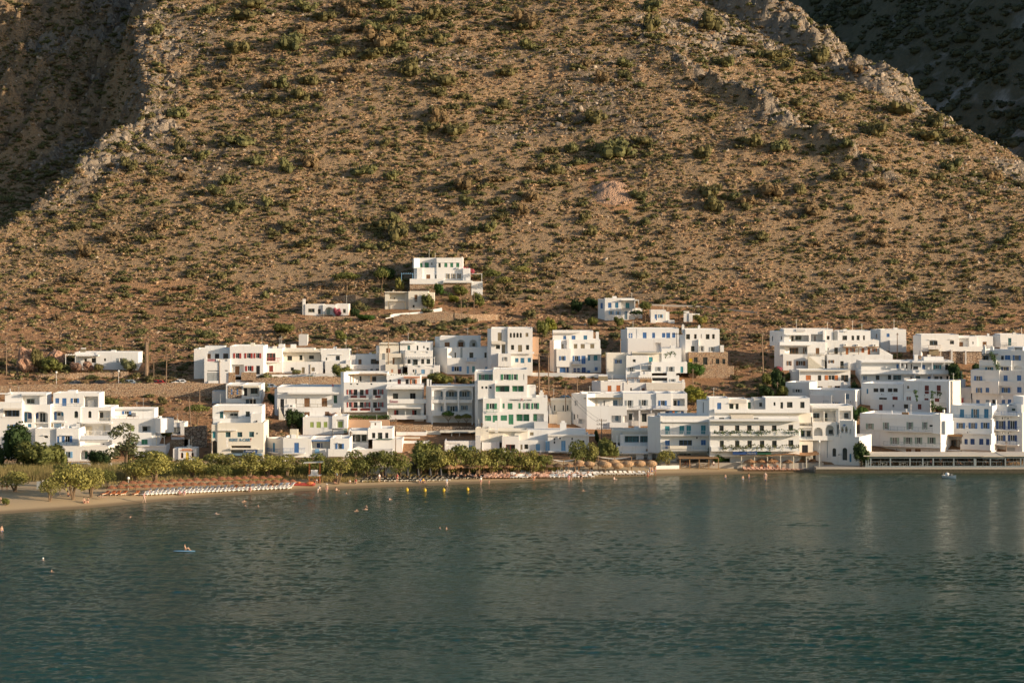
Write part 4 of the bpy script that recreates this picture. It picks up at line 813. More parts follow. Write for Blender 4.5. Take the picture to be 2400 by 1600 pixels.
H('B3','double_terrace_house','wide white house with two covered terraces and blue shutters, sunlit',400,950,
 '''v -402 560 392 720 1.4 7; c 138 605 174 672 blue; c 275 600 306 680 dark; c 215 600 235 640 dark; c 358 605 376 680 dark; s -400 570 384 586 1.2; v 380 556 1014 720 1 7; c 528 620 577 686 blue; o 706 622 822 684 teal; g 885 618 932 710 dark; g 395 640 470 690 blue; s 385 565 1014 586 1.5; x 516 590 530 700 -.4 .2 w post .3; x 680 590 694 700 -.4 .2 w post .3; x 862 590 876 700 -.4 .2 w post .3; x 190 590 206 700 0 .3 w post .3; x 262 610 282 700 0 .3 w post .3;
 v -402 700 1056 775 0 8; s -402 752 1056 762 .3; v 560 498 860 570 4 3; x 412 465 468 575 2 1.2 w chimney; v -402 760 1062 905 .8 8; o -370 790 -320 850 blue; g -180 780 -120 860 blue; g 5 770 62 846 gblue; g 88 768 210 852 teal; c 352 795 372 860 dark; g 430 790 504 860 teal; c 618 795 662 852 blue; g 718 795 782 862 blue; g 803 795 840 862 dark; g 903 790 937 862 dark; c 978 792 1017 862 blue; x 412 765 428 870 -.3 .3 w post; x 676 765 696 870 -.3 .3 w post; x 60 765 78 850 -.3 .3 w post; s 330 750 740 762 1.2 w;
 b -402 852 258 915 1 s; r 260 850 340 912 -.3 c_tan''' .replace('c_tan','tan')).done()
H('B3','dark_red_shutter_house','white house in shade with dark red shutters and a vine climbing its wall',500,1385,
 '''v 248 865 905 1180 .6 8; n 298 940 332 988; c 570 935 634 1062 dred; c 754 932 816 1055 dred; s 250 1015 900 1022 .15; o 295 1105 358 1162 dred; c 565 1130 629 1160 dred; c 724 1130 792 1225 dred; u 560 1070 590 1098; r 800 1200 900 1240 0 grey; v 905 870 998 1240 1.2 6 wc; x 905 870 945 1360 -1.4 .8 w chimney 1;
 v -402 905 242 1180 1 8; g 3 978 76 1036 tan; g 86 978 156 1036 tan; g -215 978 -140 1036 tan; g -120 978 -50 1036 tan; c 75 1105 156 1170 dred; g -130 1120 -10 1165 tan; c -320 985 -295 1060 steel; u 60 1055 90 1080; u -100 1055 -70 1080;
 v -262 1158 636 1385 -1 8; n 76 1228 103 1268; g 250 1222 318 1286 brown; c 465 1220 519 1300 dred; c -130 1228 -75 1312 dred; n 80 1228 95 1262; x 635 1155 652 1310 -1.4 .6 w column''',yaw=-27).done()
H('B3','stone_terrace_house','white house standing on a stone wall with a wooden balcony, highest on the right',900,600,
 '''v 515 155 1092 412 0 7; g 645 250 767 322 gblue; g 956 248 1019 304 brown; b 628 318 816 380 .9 r wood; s 630 232 770 240 .2; s 950 224 1025 232 .2; y -50 515; v 392 170 515 480 0 4; y;
 v 1090 182 1370 412 1.2 6; l 1096 210 1250 345 1; *c 1100 270 1156 340 brown; n 1302 262 1318 304; v 1368 180 1616 350 2 5; c 1457 265 1518 338 brown; x 1530 140 1560 182 2.6 .5 w chimney; v 1728 150 2110 350 1.6 6; c 1848 210 1897 328 dteal; r 1730 282 1980 330 1 grey; y -50 1728 1.6; v 1612 165 1728 350 0 4; y; v 1092 340 1480 415 0 .5;
 v 490 405 1460 640 .3 4 std; x 972 390 1000 560 -.4 .5 wg column; x 1190 405 1210 570 -.4 .5 wg column; x 640 385 785 470 -.2 .3 c_tan storeroom_door 0''').done()
H('B3','tall_blue_shutter_block','tall stepped white block with rows of blue shutters and an arched opening',1700,1290,
 '''v 1445 392 1900 570 2.5 6; s 1430 456 1650 464 2.4 c_dark 2.5; l 1445 466 1650 560 1.2; *g 1460 480 1548 560 blue; *c 1590 480 1612 555 dark; *c 1630 480 1650 555 dark; c 1740 480 1780 542 dark; c 1798 473 1882 542 blue; v 1840 345 2075 400 4 4; l 1945 352 2065 392 1; v 1900 400 2110 700 2.2 7; o 1920 473 2042 552 blue; a 1932 632 2054 692 .5; k 1462 310 1500 418 2; k 1575 330 1620 395 3;
 v 1405 548 1900 720 1.4 7; s 1404 628 1890 636 1 w; o 1498 653 1620 697 steel; o 1742 650 1858 717 navy; b 1405 548 1665 628 .8 s w;
 v 1275 702 2112 875 .4 8; o 1328 790 1450 867 blue; c 1566 783 1630 868 blue; c 1776 780 1840 866 blue; c 1983 778 2048 864 blue; v 1500 700 1715 880 -.2 2; v 1282 868 2112 1065 0 8; o 1356 970 1450 1047 blue; c 1503 970 1557 1040 blue; o 1586 968 1682 1047 blue; l 1720 945 1900 1047 .5; *o 1752 968 1876 1045 blue; c 1986 958 2052 1044 blue; v 1564 868 1700 1065 -.6 2;
 v 1298 1055 2112 1310 .3 8; c 1358 1155 1412 1236 blue; c 1506 1155 1560 1232 gblue; g 1603 1150 1684 1226 grey; c 1746 1150 1800 1228 blue; c 1843 1148 1894 1226 blue; c 1953 1148 2006 1218 blue; n 2050 1150 2100 1220''',yaw=-27).done()
H('B3','stair_wall_cottage','low shaded annex with a red canopy in the gap between the two shuttered blocks',1150,1240,
 '''v 1105 968 1280 1150 1.5 4 wg; v 1000 1080 1120 1250 2.5 4 wg; l 1125 1150 1280 1235 1; v 1115 1135 1285 1250 .8 3 wg; e 1000 1130 1160 1240 1.6 c_red 1; v 1070 850 1180 1000 5 4 wg''',yaw=-15).done()
H('D3','steel_blue_door_house','white house with three tall steel blue doors above a row of blue shuttered windows',1300,1040,
 '''v 975 325 1605 545 1 7; c 1109 383 1174 520 steel; o 1284 380 1402 520 steel; c 1479 378 1548 520 steel; b 1000 470 1582 532 .9 r steel; v 1010 525 1602 770 0 8; o 1056 590 1188 680 blue; o 1243 590 1374 680 blue; o 1430 588 1562 680 blue; u 1205 628 1236 668; u 1215 720 1248 756;
 v 1140 752 1590 1060 -1.4 6; c 1178 838 1228 988 navy; c 1269 835 1335 926 navy; c 1404 835 1468 926 navy; c 1509 838 1559 932 navy; b 1115 925 1575 1005 .8 s; r 1160 940 1520 990 -1.9 navy; s 1140 752 1590 768 .3; v 885 765 1140 1060 -.8 6 wg; l 886 800 1138 1000 2; *g 905 850 1110 990 brown; s 880 765 1145 800 .8 c_wood; b 830 1000 1115 1020 .8 n''',yaw=-27).done()
H('D3','three_balcony_house','narrow white apartment house with three stacked blue railed balconies',1820,1040,
 '''v 1605 428 2068 1060 0 8; g 1903 370 1956 408 dteal; b 1633 418 1998 488 1.1 r blue; o 1666 560 1808 688 navy; o 1843 558 1982 688 navy; b 1640 650 1996 714 1.1 r navy; o 1654 778 1808 868 navy; o 1846 778 1982 868 navy; b 1645 866 1996 936 1.1 r navy; l 1618 945 1812 1040 1; s 1830 965 1950 1020 .1 c_grey; u 1742 500 1790 542; u 1830 500 1876 542; u 1742 728 1788 765; u 1836 728 1880 765;
 v 1663 315 1832 428 2 4; x 1650 240 1668 330 1.6 .4 w chimney; v 1832 330 2060 430 3 4 wg; c 1903 370 1956 408 dteal; g 1960 980 2030 1030 dark''',yaw=-27).done()
H('D3','sage_shutter_hotel','long shaded white hotel with sage green shutters and two full length balconies',200,1040,
 '''v -422 462 815 720 0 9; o 292 580 394 690 sage; o 532 580 612 690 sage; o 708 580 812 690 sage; o -70 585 25 690 sage; o -330 600 -210 690 sage; s -422 520 815 530 .15; b -62 655 822 735 1.1 r grey; n 640 622 700 655;
 v -422 715 815 960 .15 8; o 40 815 180 915 sage; o 246 812 380 915 sage; o 420 812 532 915 sage; o 613 812 737 915 sage; b -62 888 818 966 1.1 r grey; v -422 950 815 1075 .6 7; ca -60 1035 42 1072 dark; ca 80 1035 145 1072 dark; c 280 990 365 1070 brown; c 420 990 508 1045 brown; u 125 985 160 1010;
 n -140 620 -100 720; n -245 720 -200 810; x 60 400 70 462 1 .2 c_white antenna; x 278 380 294 440 1 .2 c_white chimney; x 220 430 318 455 .8 .5 c_wood crate; x 845 390 872 445 1 .4 w chimney''',yaw=-27).done()
H('D3','white_gable_wall','bright white stepped end wall catching the sun beside the sage shuttered hotel',900,1040,
 'v 812 455 1002 760 0 2.2; v 885 560 1018 770 -.6 2; x 808 440 830 470 0 .4 w pinnacle',yaw=32,D=431,cat='wall').done()
H('D3','edge_house','sunlit white wall of a house cut by the right edge of the picture',2120,1040,'v 2052 310 2400 1060 0 6; c 2120 500 2180 590 blue; c 2120 800 2180 890 blue; v 2080 190 2400 330 2 5',yaw=10).done()
# ---- houses on the slope
H('E1','hilltop_villa','two storey white villa highest on the slope, green shutters, on a stone terrace',950,660,
 '''v 590 158 940 320 1.2 8; c 672 235 720 305 green; c 755 230 817 305 green; n 855 232 872 272; v 936 158 1338 530 -.2 8; g 962 237 1000 305 sage; c 1054 235 1100 302 green; c 1145 235 1190 302 green; c 1236 235 1282 302 green; s 950 225 1300 232 .15; oa 1080 400 1140 480 tan; oa 1165 400 1225 480 tan; oa 1250 400 1310 480 tan; u 1240 308 1285 332;
 v 590 310 1040 545 0 6; g 662 412 702 470 white; c 778 415 838 484 brown; g 912 415 958 475 white; v 635 308 722 500 -.5 1; v 1340 318 1446 530 -1 5; x 1318 142 1340 200 0 .5 w chimney; y -50 590; v 570 165 590 320 0 4; y;
 v 525 480 1048 560 -3 3; v 525 545 1475 700 -2.8 7 st; s 1040 505 1480 540 3 w -.5; v 1470 520 1640 710 -2.9 4; p 1448 400 1632 505 1.6 c_white -1; p 395 395 575 500 1.2 c_lblue .5''').done()
H('E1','hillside_cottage','weathered white two storey cottage below the hilltop villa, rough pergola at its left',500,955,
 '''v 145 680 520 960 1 6 wc; l 215 700 455 790 1.2; n 280 765 302 792; s 140 676 500 690 .6 wc; v 505 672 810 970 0 6 wc; c 598 722 642 805 brown; n 598 812 640 835; n 568 880 600 920; v 800 690 900 800 1.5 4 wc; p 195 825 460 930 1.5 c_tan 1''').done()
H('E0','arched_door_cottage','single storey white cottage with one arched doorway and flowering bushes, left on the slope',550,990,
 '''v 230 805 500 1005 .2 6; g 276 870 375 928 tan; g 425 875 468 952 dred; v 500 812 700 1005 -.2 6; a 530 845 665 990 1; *c 560 872 612 962 sage; v 695 800 895 1005 .2 6; g 718 872 765 935 gblue; g 808 875 852 937 tan; x 190 722 230 990 .4 .8 w chimney;
 v 225 990 1165 1060 -3.5 .6 st; s 440 962 640 970 .6 c_tan -.2''').done()
H('E2','terrace_villa','white two storey villa with blue shutters and a covered balcony, above the long house',700,712,
 '''v 508 388 965 560 0 7; c 556 452 608 532 blue; c 664 450 714 532 steel; l 760 415 960 545 1.2; *c 826 455 882 540 teal; v 505 545 965 720 -.3 6; o 568 580 640 638 lblue; o 676 585 748 640 lblue; c 808 585 852 708 gblue; p 965 415 1030 560 1.5 c_white .5; r 780 530 885 562 -.6 tan; y -50 508; v 402 395 508 690 0 4; c 440 455 475 540 blue; y; v 960 540 1080 720 .5 4; s 755 408 1030 418 .8 w 0''').done()
H('E2','small_annex','tiny white annex with a blue door behind the trees, right of the terrace villa',1380,755,
 '''v 1212 565 1445 740 0 5; c 1270 632 1305 724 blue; o 1330 632 1398 684 lblue; v 1440 595 1496 740 .3 4; v 1480 720 1576 770 -.5 2; v 1210 700 1290 770 -.8 1''').done()
H('E2','white_garden_wall','short stepped white garden wall among trees at the end of the terraces',1780,745,'v 1715 582 1800 740 0 .6; v 1795 615 1850 740 -.2 .6; v 1850 620 1960 640 .1 .5',cat='wall').done()
# ================================================================ plants
def leafmat(name, c, var=.45, obj=.3):
    m, nt, p = nodes(name); oi = nt.nodes.new('ShaderNodeObjectInfo')
    g = nt.nodes.new('ShaderNodeNewGeometry'); n = noise(nt, tc(nt), 1.3, 2)
    a = mix(nt, g.outputs['Random Per Island'], tuple(x*(1-var) for x in c), tuple(min(1, x*(1+var)) for x in c))
    b = mix(nt, oi.outputs['Random'], tuple(x*(1-obj) for x in c), (c[0]*(1+obj*1.3), c[1]*(1+obj), c[2]*(1+obj*.6)))
    nt.links.new(mix(nt, .5, a, b), p.inputs['Base Color']); p.inputs['Roughness'].default_value = .7; p.inputs['Specular IOR Level'].default_value = .15
    tr = nt.nodes.new('ShaderNodeBsdfTranslucent'); nt.links.new(mix(nt, .5, a, b), tr.inputs[0])
    ms = nt.nodes.new('ShaderNodeMixShader'); ms.inputs[0].default_value = .22
    o = [x for x in nt.nodes if x.type == 'OUTPUT_MATERIAL'][0]
    nt.links.new(p.outputs[0], ms.inputs[1]); nt.links.new(tr.outputs[0], ms.inputs[2]); nt.links.new(ms.outputs[0], o.inputs[0])
    MATS[name] = m; return m
leafmat('olive', (.15, .135, .058)); leafmat('green', (.155, .155, .065)); leafmat('brownbush', (.21, .15, .08)); leafmat('tussock', (.48, .335, .21), .35)
leafmat('tussockd', (.29, .235, .125), .35); leafmat('tam', (.26, .245, .075)); leafmat('tamd', (.155, .165, .05)); leafmat('dgreen', (.035, .06, .02)); leafmat('euc', (.19, .20, .10))
leafmat('vine', (.07, .13, .03)); leafmat('reed', (.34, .27, .11), .3); leafmat('flower', (.45, .12, .16)); leafmat('oleander', (.42, .27, .20)); leafmat('ylw', (.22, .22, .04))
leafmat('farveg', (.075, .085, .05))
rng = np.random.RandomState(5)
def leaves(mb, lobes, n, s, up=.25, flat_=1.):
    """leaf sized faces spread through the volume of several lobes"""
    w = np.array([a*b*c for _, (a, b, c) in lobes]); w = w/w.sum()
    for k in range(n):
        c, r = lobes[rng.choice(len(lobes), p=w)]
        d = rng.normal(size=3); d /= np.linalg.norm(d); d[2] = abs(d[2]) if rng.rand() < up else d[2]
        rad = rng.uniform(.55, 1.0)**.6
        if rng.rand() < .07: rad *= 1.12
        p = np.array(c)+d*np.array(r)*rad
        nrm = d+rng.normal(size=3)*.55; nrm /= np.linalg.norm(nrm)
        t = np.cross(nrm, rng.normal(size=3)); t /= np.linalg.norm(t)+1e-9; b = np.cross(nrm, t)
        q = s*rng.uniform(.6, 1.3); t = t*q; b = b*q*rng.uniform(.4, .8)
        i = len(mb.v); mb.v += [tuple(p-t), tuple(p-b*.9), tuple(p+t), tuple(p+b*.9)]; mb.f.append((i, i+1, i+2, i+3))
def lob(n, R_, h, zc, jit=.55):
    o = [((0, 0, zc), (R_*.62, R_*.62, h*.45))]
    for k in range(n):
        t = 2*math.pi*(k+rng.rand()*.6)/n; r = R_*rng.uniform(.35, .68)
        s = rng.uniform(.28, .46)
        o.append(((math.cos(t)*r, math.sin(t)*r, zc+h*rng.uniform(-.28, .34)), (R_*s, R_*s, h*s*.95)))
    return o
def bushmesh(name, n, s, h, mt):
    mb = MB(); L_ = lob(5, 1.0, h, h*.30); leaves(mb, L_, n, s, .6)
    for c, r in L_: mb.ball((c[0], c[1], c[2]-.05), r[0]*.7, r[1]*.7, r[2]*.7, 7, 5)
    return mb.mesh(name, M[mt])
BUSH = {k: [bushmesh('shrub', 190, .13, h, k) for h in (.75, .95, 1.15)] for k in ('olive', 'green', 'brownbush')}
# named single shrubs, the largest on the slope
BL = dict(c1=((800,0),"90,90,110 280,40,110 300,130,80 190,180,120 430,140,90 560,110,100 640,80,80 500,210,60 600,260,70 740,255,60 1140,290,80 250,290,140 190,350,120 430,380,80 420,460,100 640,510,120 600,570,80 995,655,80 900,680,50 570,690,80 600,740,100 690,810,120 560,790,80 270,880,60 1290,925,70 1410,925,80 1550,745,110 1680,930,160 1160,1030,60 1320,1055,80 150,1050,110 300,1090,70 830,1100,60 380,1135,50 740,1150,110 780,1240,70 940,1240,60 1150,1220,90 1110,1300,70 960,1330,80 230,1380,70 330,1345,60 420,1270,50 1490,1340,70 1530,1430,60 600,1365,80 900,1410,80 340,1455,110 1850,870,100 1500,395,70 1600,490,80 1010,450,100 1740,400,80 1130,165,130 160,1510,80 1900,60,110 1900,180,100 60,180,80 30,330,90 110,430,60 20,480,70 330,210,80 470,60,60 100,100,70 350,300,80 60,60,90"),
          c0=((0,0),"1500,110,120 1450,320,110 1760,300,110 1560,40,120 1880,60,100 1840,200,90 1600,245,50 1640,525,80 1720,525,80 1900,505,100 1830,595,90 1330,525,80 1310,600,70 1690,705,80 1690,615,60 1090,695,90 960,200,80 1420,390,70 1480,870,110 800,1020,90 1100,910,70 1570,985,80 1900,1005,100 1760,1040,80 1120,1085,80 930,1105,80 1380,1120,80 1430,1270,90 1330,1185,80 1640,1245,60 1760,1385,90 980,1390,80 680,1460,80 1860,1500,80 1980,120,100 2040,260,60 2050,430,80 1950,590,60 520,1555,80 1810,1170,70 1200,920,50"),
          c2=((1600,0),"170,170,110 340,265,90 270,400,80 640,420,80 730,495,90 560,360,100 850,375,110 590,580,70 1010,605,80 700,640,60 810,710,90 1190,825,130 440,890,90 600,900,100 910,910,60 1000,890,80 1360,1195,70 1510,850,110 1640,1040,100 1560,1090,80 1910,1090,90 130,960,90 540,1180,140 400,1240,80 190,1280,100 790,1300,110 950,1090,100 720,1180,70 160,1190,120 1200,1140,80 1550,770,90 1340,690,130 1690,870,90 60,540,60 170,720,70 820,330,40 460,340,50 510,395,40 1060,430,80 500,340,50 1180,1480,60 480,1460,60"))
BK = ['olive', 'green', 'brownbush']; BLab = {'olive': 'dark olive green shrub among the dry scrub of the hillside', 'green': 'fresh green low shrub among the dry scrub of the hillside', 'brownbush': 'brownish rounded shrub among the dry scrub of the hillside'}
nb = 0; BP = []
def bush(x, D, w, kind, h=None):
    global nb
    me = BUSH[kind][nb % 3]; o = bpy.data.objects.new('shrub', me); COL.objects.link(o)
    o.location = (x, D, tz(x, D)+.02*w); s = w/2*1.1; o.scale = (s*random.uniform(.85, 1.25), s, s*random.uniform(.85, 1.15)); o.rotation_euler = (0, 0, random.uniform(0, 6.28))
    a = (x/D*F)/1200; hz = tz(x, D)
    where = ('the far left', 'the left', 'the middle', 'the right', 'the far right')[min(4, max(0, int((a+1)*2.5)))]; lv = 'just above the houses' if hz < 55 else ('on the lower slope', 'half way up the slope', 'high on the slope')[min(2, int((hz-55)/25))]
    kd = {'olive': 'dark olive', 'green': 'fresh green', 'brownbush': 'brownish rounded'}[kind]
    tag(o, kd+' shrub '+lv+' at '+where, 'shrub', kd+' shrubs '+lv+' at '+where); nb += 1
for (ox, oy), t in BL.values():
    for q in t.split():
        a, b, c = map(float, q.split(',')); px, py = ox+a*.3826, oy+b*.3826+5; D = ghit(px, py)
        if D > 755: continue
        bush((px-1200)/F*D, D, max(1.2, c*.3826*D/F*1.6), random.choice(['olive', 'olive', 'green', 'brownbush']))
def infoot(x, D, m=1.5):
    for q in FOOT:
        cx = [p[0] for p in q]; cy = [p[1] for p in q]
        if min(cx)-m < x < max(cx)+m and min(cy)-4.5 < D < max(cy)+m: return True
    return False
FB = np.array([[min(p[0] for p in q), max(p[0] for p in q), min(p[1] for p in q), max(p[1] for p in q)] for q in FOOT])
def freemask(X, Y, m=.8, front=3.):
    k = np.ones(len(X), bool)
    for a, b, c, d in FB: k &= ~((X > a-m) & (X < b+m) & (Y > c-front) & (Y < d+m))
    return k
# further individual shrubs down to the 300 largest
cand = []
while nb < 300:  #
    px, py = random.uniform(-10, 2410), random.uniform(380, 760); D = ghit(px, py); x = (px-1200)/F*D
    if not 520 < D < 700 or infoot(x, D): continue
    bush(x, D, random.uniform(1.6, 3.4), random.choice(BK))
# ---- everything smaller is uncountable: scattered with geometry nodes
def gn_scatter(name, label, cat, pts, rot, scl, idx, protos):
    col = bpy.data.collections.new('proto_'+name)
    for me in protos:
        o = bpy.data.objects.new('proto', me); col.objects.link(o)
    me = bpy.data.meshes.new(name); me.vertices.add(len(pts)); me.vertices.foreach_set('co', pts.astype(np.float32).ravel())
    a = me.attributes.new('rot', 'FLOAT_VECTOR', 'POINT'); a.data.foreach_set('vector', rot.astype(np.float32).ravel())
    a = me.attributes.new('scl', 'FLOAT_VECTOR', 'POINT'); a.data.foreach_set('vector', scl.astype(np.float32).ravel())
    a = me.attributes.new('idx', 'INT', 'POINT'); a.data.foreach_set('value', idx.astype(np.int32))
    o = bpy.data.objects.new(name, me); COL.objects.link(o)
    ng = bpy.data.node_groups.new(name, 'GeometryNodeTree')
    ng.interface.new_socket('Geometry', in_out='INPUT', socket_type='NodeSocketGeometry'); ng.interface.new_socket('Geometry', in_out='OUTPUT', socket_type='NodeSocketGeometry')
    gi = ng.nodes.new('NodeGroupInput'); go = ng.nodes.new('NodeGroupOutput'); iop = ng.nodes.new('GeometryNodeInstanceOnPoints')
    ci = ng.nodes.new('GeometryNodeCollectionInfo'); ci.inputs['Collection'].default_value = col; ci.inputs['Separate Children'].default_value = True; ci.inputs['Reset Children'].default_value = True
    def na(n, t):
        q = ng.nodes.new('GeometryNodeInputNamedAttribute'); q.data_type = t; q.inputs['Name'].default_value = n; return q.outputs['Attribute']
    L = ng.links; L.new(gi.outputs[0], iop.inputs['Points']); L.new(ci.outputs[0], iop.inputs['Instance']); iop.inputs['Pick Instance'].default_value = True
    L.new(na('idx', 'INT'), iop.inputs['Instance Index'])
    er = ng.nodes.new('FunctionNodeEulerToRotation'); L.new(na('rot', 'FLOAT_VECTOR'), er.inputs[0]); L.new(er.outputs[0], iop.inputs['Rotation'])
    L.new(na('scl', 'FLOAT_VECTOR'), iop.inputs['Scale']); L.new(iop.outputs[0], go.inputs[0])
    md = o.modifiers.new('scatter', 'NODES'); md.node_group = ng
    tag(o, label, cat, kind='stuff'); return o
def randpts(n, x0, x1, y0, y1, r): return r.uniform(x0, x1, n), r.uniform(y0, y1, n)
r2 = np.random.RandomState(8)
def tussock(mt, n=26, s=.26):
    mb = MB(); leaves(mb, [((0, 0, .25), (.5, .5, .42))], n, s, .7); mb.ball((0, 0, .12), .42, .42, .38, 6, 4); return mb.mesh('tuft', M[mt])
def rockmesh(seed):
    r = np.random.RandomState(seed); bm = bmesh.new(); bmesh.ops.create_icosphere(bm, subdivisions=1, radius=.5)
    for v in bm.verts: v.co *= r.uniform(.65, 1.2); v.co.z *= .7
    me = bpy.data.meshes.new('rock'); bm.to_mesh(me); bm.free(); me.materials.append(M['rock']); return me
m, nt, p = nodes('rock'); oi = nt.nodes.new('ShaderNodeObjectInfo'); n = noise(nt, tc(nt), 2.2, 4)
nt.links.new(mix(nt, n, mix(nt, oi.outputs['Random'], (.24, .175, .125), (.36, .28, .20)), (.44, .37, .29)), p.inputs['Base Color']); p.inputs['Roughness'].default_value = .95; MATS['rock'] = m
def hillpts(n, y0, y1, xm=175):
    X, Y = randpts(n, -xm, xm, y0, y1, r2); k = np.abs(X) < .245*Y+6; X, Y = X[k], Y[k]; k = freemask(X, Y); X, Y = X[k], Y[k]
    s2, cr, ex = ridge(X, Y); k = cr > -8; return X[k], Y[k]
X, Y = hillpts(330000, 437, 770)
dens = .35+.65*smooth(-.35, .35, N2.f(X/7, Y/7, 3)); rk = a_rock(X, Y); so_ = a_soil(X, Y)
dens = dens*(1-.7*rk)*(1-.55*so_*(Y > 600))*(1-.65*so_)
k = r2.rand(len(X)) < dens*(.72+.3*smooth(14, 4, np.abs(ridge(X, Y)[2])))*((((X-27)/5)**2+((Y-604)/8)**2) > 1); X, Y = X[k], Y[k]; Z = terr(X, Y); n = len(X)
sz = r2.gamma(3.5, .13, n)+.2; sc = np.stack([sz*r2.uniform(.9, 1.5, n), sz*r2.uniform(.8, 1.3, n), sz*r2.uniform(.4, .75, n)], 1)
kind = r2.rand(n)+.28*N3.f(X/12, Y/12, 3); idx = np.where(kind < .56, r2.randint(0, 2, n), np.where(kind < .90, 2+r2.randint(0, 2, n), np.where(kind < .99, 4, 5)))
TU = [tussock('tussock'), tussock('tussock', 20, .3), tussock('tussockd'), tussock('tussockd', 22, .3), tussock('olive'), tussock('green')]
gn_scatter('dry_scrub', 'low dry thorny scrub covering the hillside between the shrubs', 'scrub', np.stack([X, Y, Z-.03], 1), np.stack([0*X, 0*X, r2.uniform(0, 6.28, n)], 1), sc, idx, TU)
print('tussocks', n)
X, Y = hillpts(60000, 437, 770); rk = a_rock(X, Y); so_ = a_soil(X, Y); k = r2.rand(len(X)) < (.05+.8*rk+.5*so_*(Y > 600)+.22*smooth(.1, .6, N1.f(X/10, Y/10, 3))+.15*so_); X, Y = X[k], Y[k]; n = len(X); rk = rk[k]
sz = (r2.gamma(1.6, .2, n)+.15)*(1+.7*rk*r2.rand(n)**2)*np.where((a_soil(X, Y) > .4), .62, 1)
gn_scatter('hillside_rocks', 'pale broken limestone rocks strewn over the hillside', 'rocks', np.stack([X, Y, terr(X, Y)], 1), r2.uniform(0, 6.28, (n, 3)), np.stack([sz*r2.uniform(.8, 1.7, n), sz, sz*r2.uniform(.6, 1.1, n)], 1), r2.randint(0, 5, n), [rockmesh(i) for i in range(5)])
print('rocks', n)
X, Y = hillpts(32000, 470, 772); cl = smooth(-.05, .4, N1.f(X/14+3, Y/11, 3)); k = r2.rand(len(X)) < .15+.08*(Y > 580)+.4*np.exp(-((X+45+.5*(Y-700))/22)**2-((Y-705)/38)**2)*smooth(-.3, .2, N2.f(X/6, Y/5, 2))+.6*cl*(1-.5*a_soil(X, Y))+.5*smooth(2, 8, -ridge(X, Y)[2])+.25*smooth(-150, -100, -0*X-np.abs(X+45)-60)*(Y > 672); X, Y = X[k], Y[k]; n = len(X)  # left gully gets extra shrubs, added to darken its shade
sz = r2.gamma(2.6, .23, n)+.34
gn_scatter('small_shrubs', 'many small green and olive shrubs dotted over the hillside', 'shrubs', np.stack([X, Y, terr(X, Y)+.02], 1), np.stack([0*X, 0*X, r2.uniform(0, 6.28, n)], 1), np.stack([sz*1.2, sz, sz*r2.uniform(.7, 1.05, n)], 1), r2.randint(0, 5, n), [BUSH['olive'][0], BUSH['olive'][1], BUSH['green'][0], BUSH['green'][1], BUSH['brownbush'][0]])
print('small shrubs', n)
X = r2.uniform(90, 420, 20000); Y = r2.uniform(800, 1500, 20000); k = r2.rand(20000) < .35+.65*smooth(-.3, .3, N1.f(X/40, Y/40, 3)); X, Y = X[k], Y[k]; n = len(X); sz = r2.gamma(3, .4, n)+.5
gn_scatter('distant_shrubs', 'dark scrub covering the shaded mountain behind', 'scrub', np.stack([X, Y, far_z(X, Y)], 1), np.stack([0*X, 0*X, r2.uniform(0, 6.28, n)], 1), np.stack([sz*1.2, sz*1.2, sz*.8], 1), 0*X, [(lambda: (lambda mb: (leaves(mb, [((0,0,.3),(1,1,.8))], 60, .3), mb.ball((0,0,.2),.8,.8,.7,7,5), mb.mesh('scrub_clump', M['farveg']))[2])(MB()))()])
# ================================================================ ground works: walls, quay, poles, cars
def pathwall(name, label, pts, mt, th=.5, cat='wall', cop=None, D0=None):
    """wall along the ground through (px, top row, base row)"""
    P = []
    for px, yt, yb in pts:
        D = D0 or ghit(px, yb); x = (px-1200)/F*D; P.append((x, D, CZ-(yb-HY)/F*D, CZ-(yt-HY)/F*D))
    c = Vector(P[0][:3]); mb = MB(); cb = MB(); n = len(P)
    if P[0][0] > P[-1][0]: P.reverse()
    for i in range(n-1):
        a, b = P[i], P[i+1]; seg = max(1, int(abs(b[0]-a[0])/1.2))
        for k in range(seg):
            t0, t1 = k/seg, (k+1)/seg
            q = [tuple(a[j]*(1-t)+b[j]*t for j in range(4)) for t in (t0, t1)]
            jz = [.07*math.sin(3.1*v[0])+.05*math.sin(7.7*v[0]) if mt.startswith('st') else 0 for v in q]
            l = lambda v, dy, z: (v[0]-c.x, v[1]+dy-c.y, z-c.z)
            mb.hexa([l(q[0],0,q[0][2]-1.5), l(q[1],0,q[1][2]-1.5), l(q[1],th,q[1][2]-1.5), l(q[0],th,q[0][2]-1.5), l(q[0],0,q[0][3]+jz[0]), l(q[1],0,q[1][3]+jz[1]), l(q[1],th,q[1][3]+jz[1]), l(q[0],th,q[0][3]+jz[0])])
            if cop: cb.hexa([l(q[0],-.06,q[0][3]+.01), l(q[1],-.06,q[1][3]+.01), l(q[1],th+.06,q[1][3]+.01), l(q[0],th+.06,q[0][3]+.01), l(q[0],-.06,q[0][3]+cop[1]), l(q[1],-.06,q[1][3]+cop[1]), l(q[1],th+.06,q[1][3]+cop[1]), l(q[0],th+.06,q[0][3]+cop[1])])
    if cop:
        e = empty(name, c, label, cat); mb.build('masonry', M[mt], e); cb.build('coping', M[cop[0]], e); return e
    o = mb.build(name, M[mt], None, c); return tag(o, label, cat)
pathwall('retaining_wall','long high retaining wall of brown rubble stone under the parked cars, at the left',[(-60,905,932),(60,902,931),(140,900,930),(300,898,930),(450,897,930),(535,899,928)],'st',.7)
pathwall('roadside_wall','low white wall rising along the lane in front of the red louvred houses',[(488,893,899),(560,890,897),(620,878,886),(700,877,884),(800,874,882)],'w',.3)
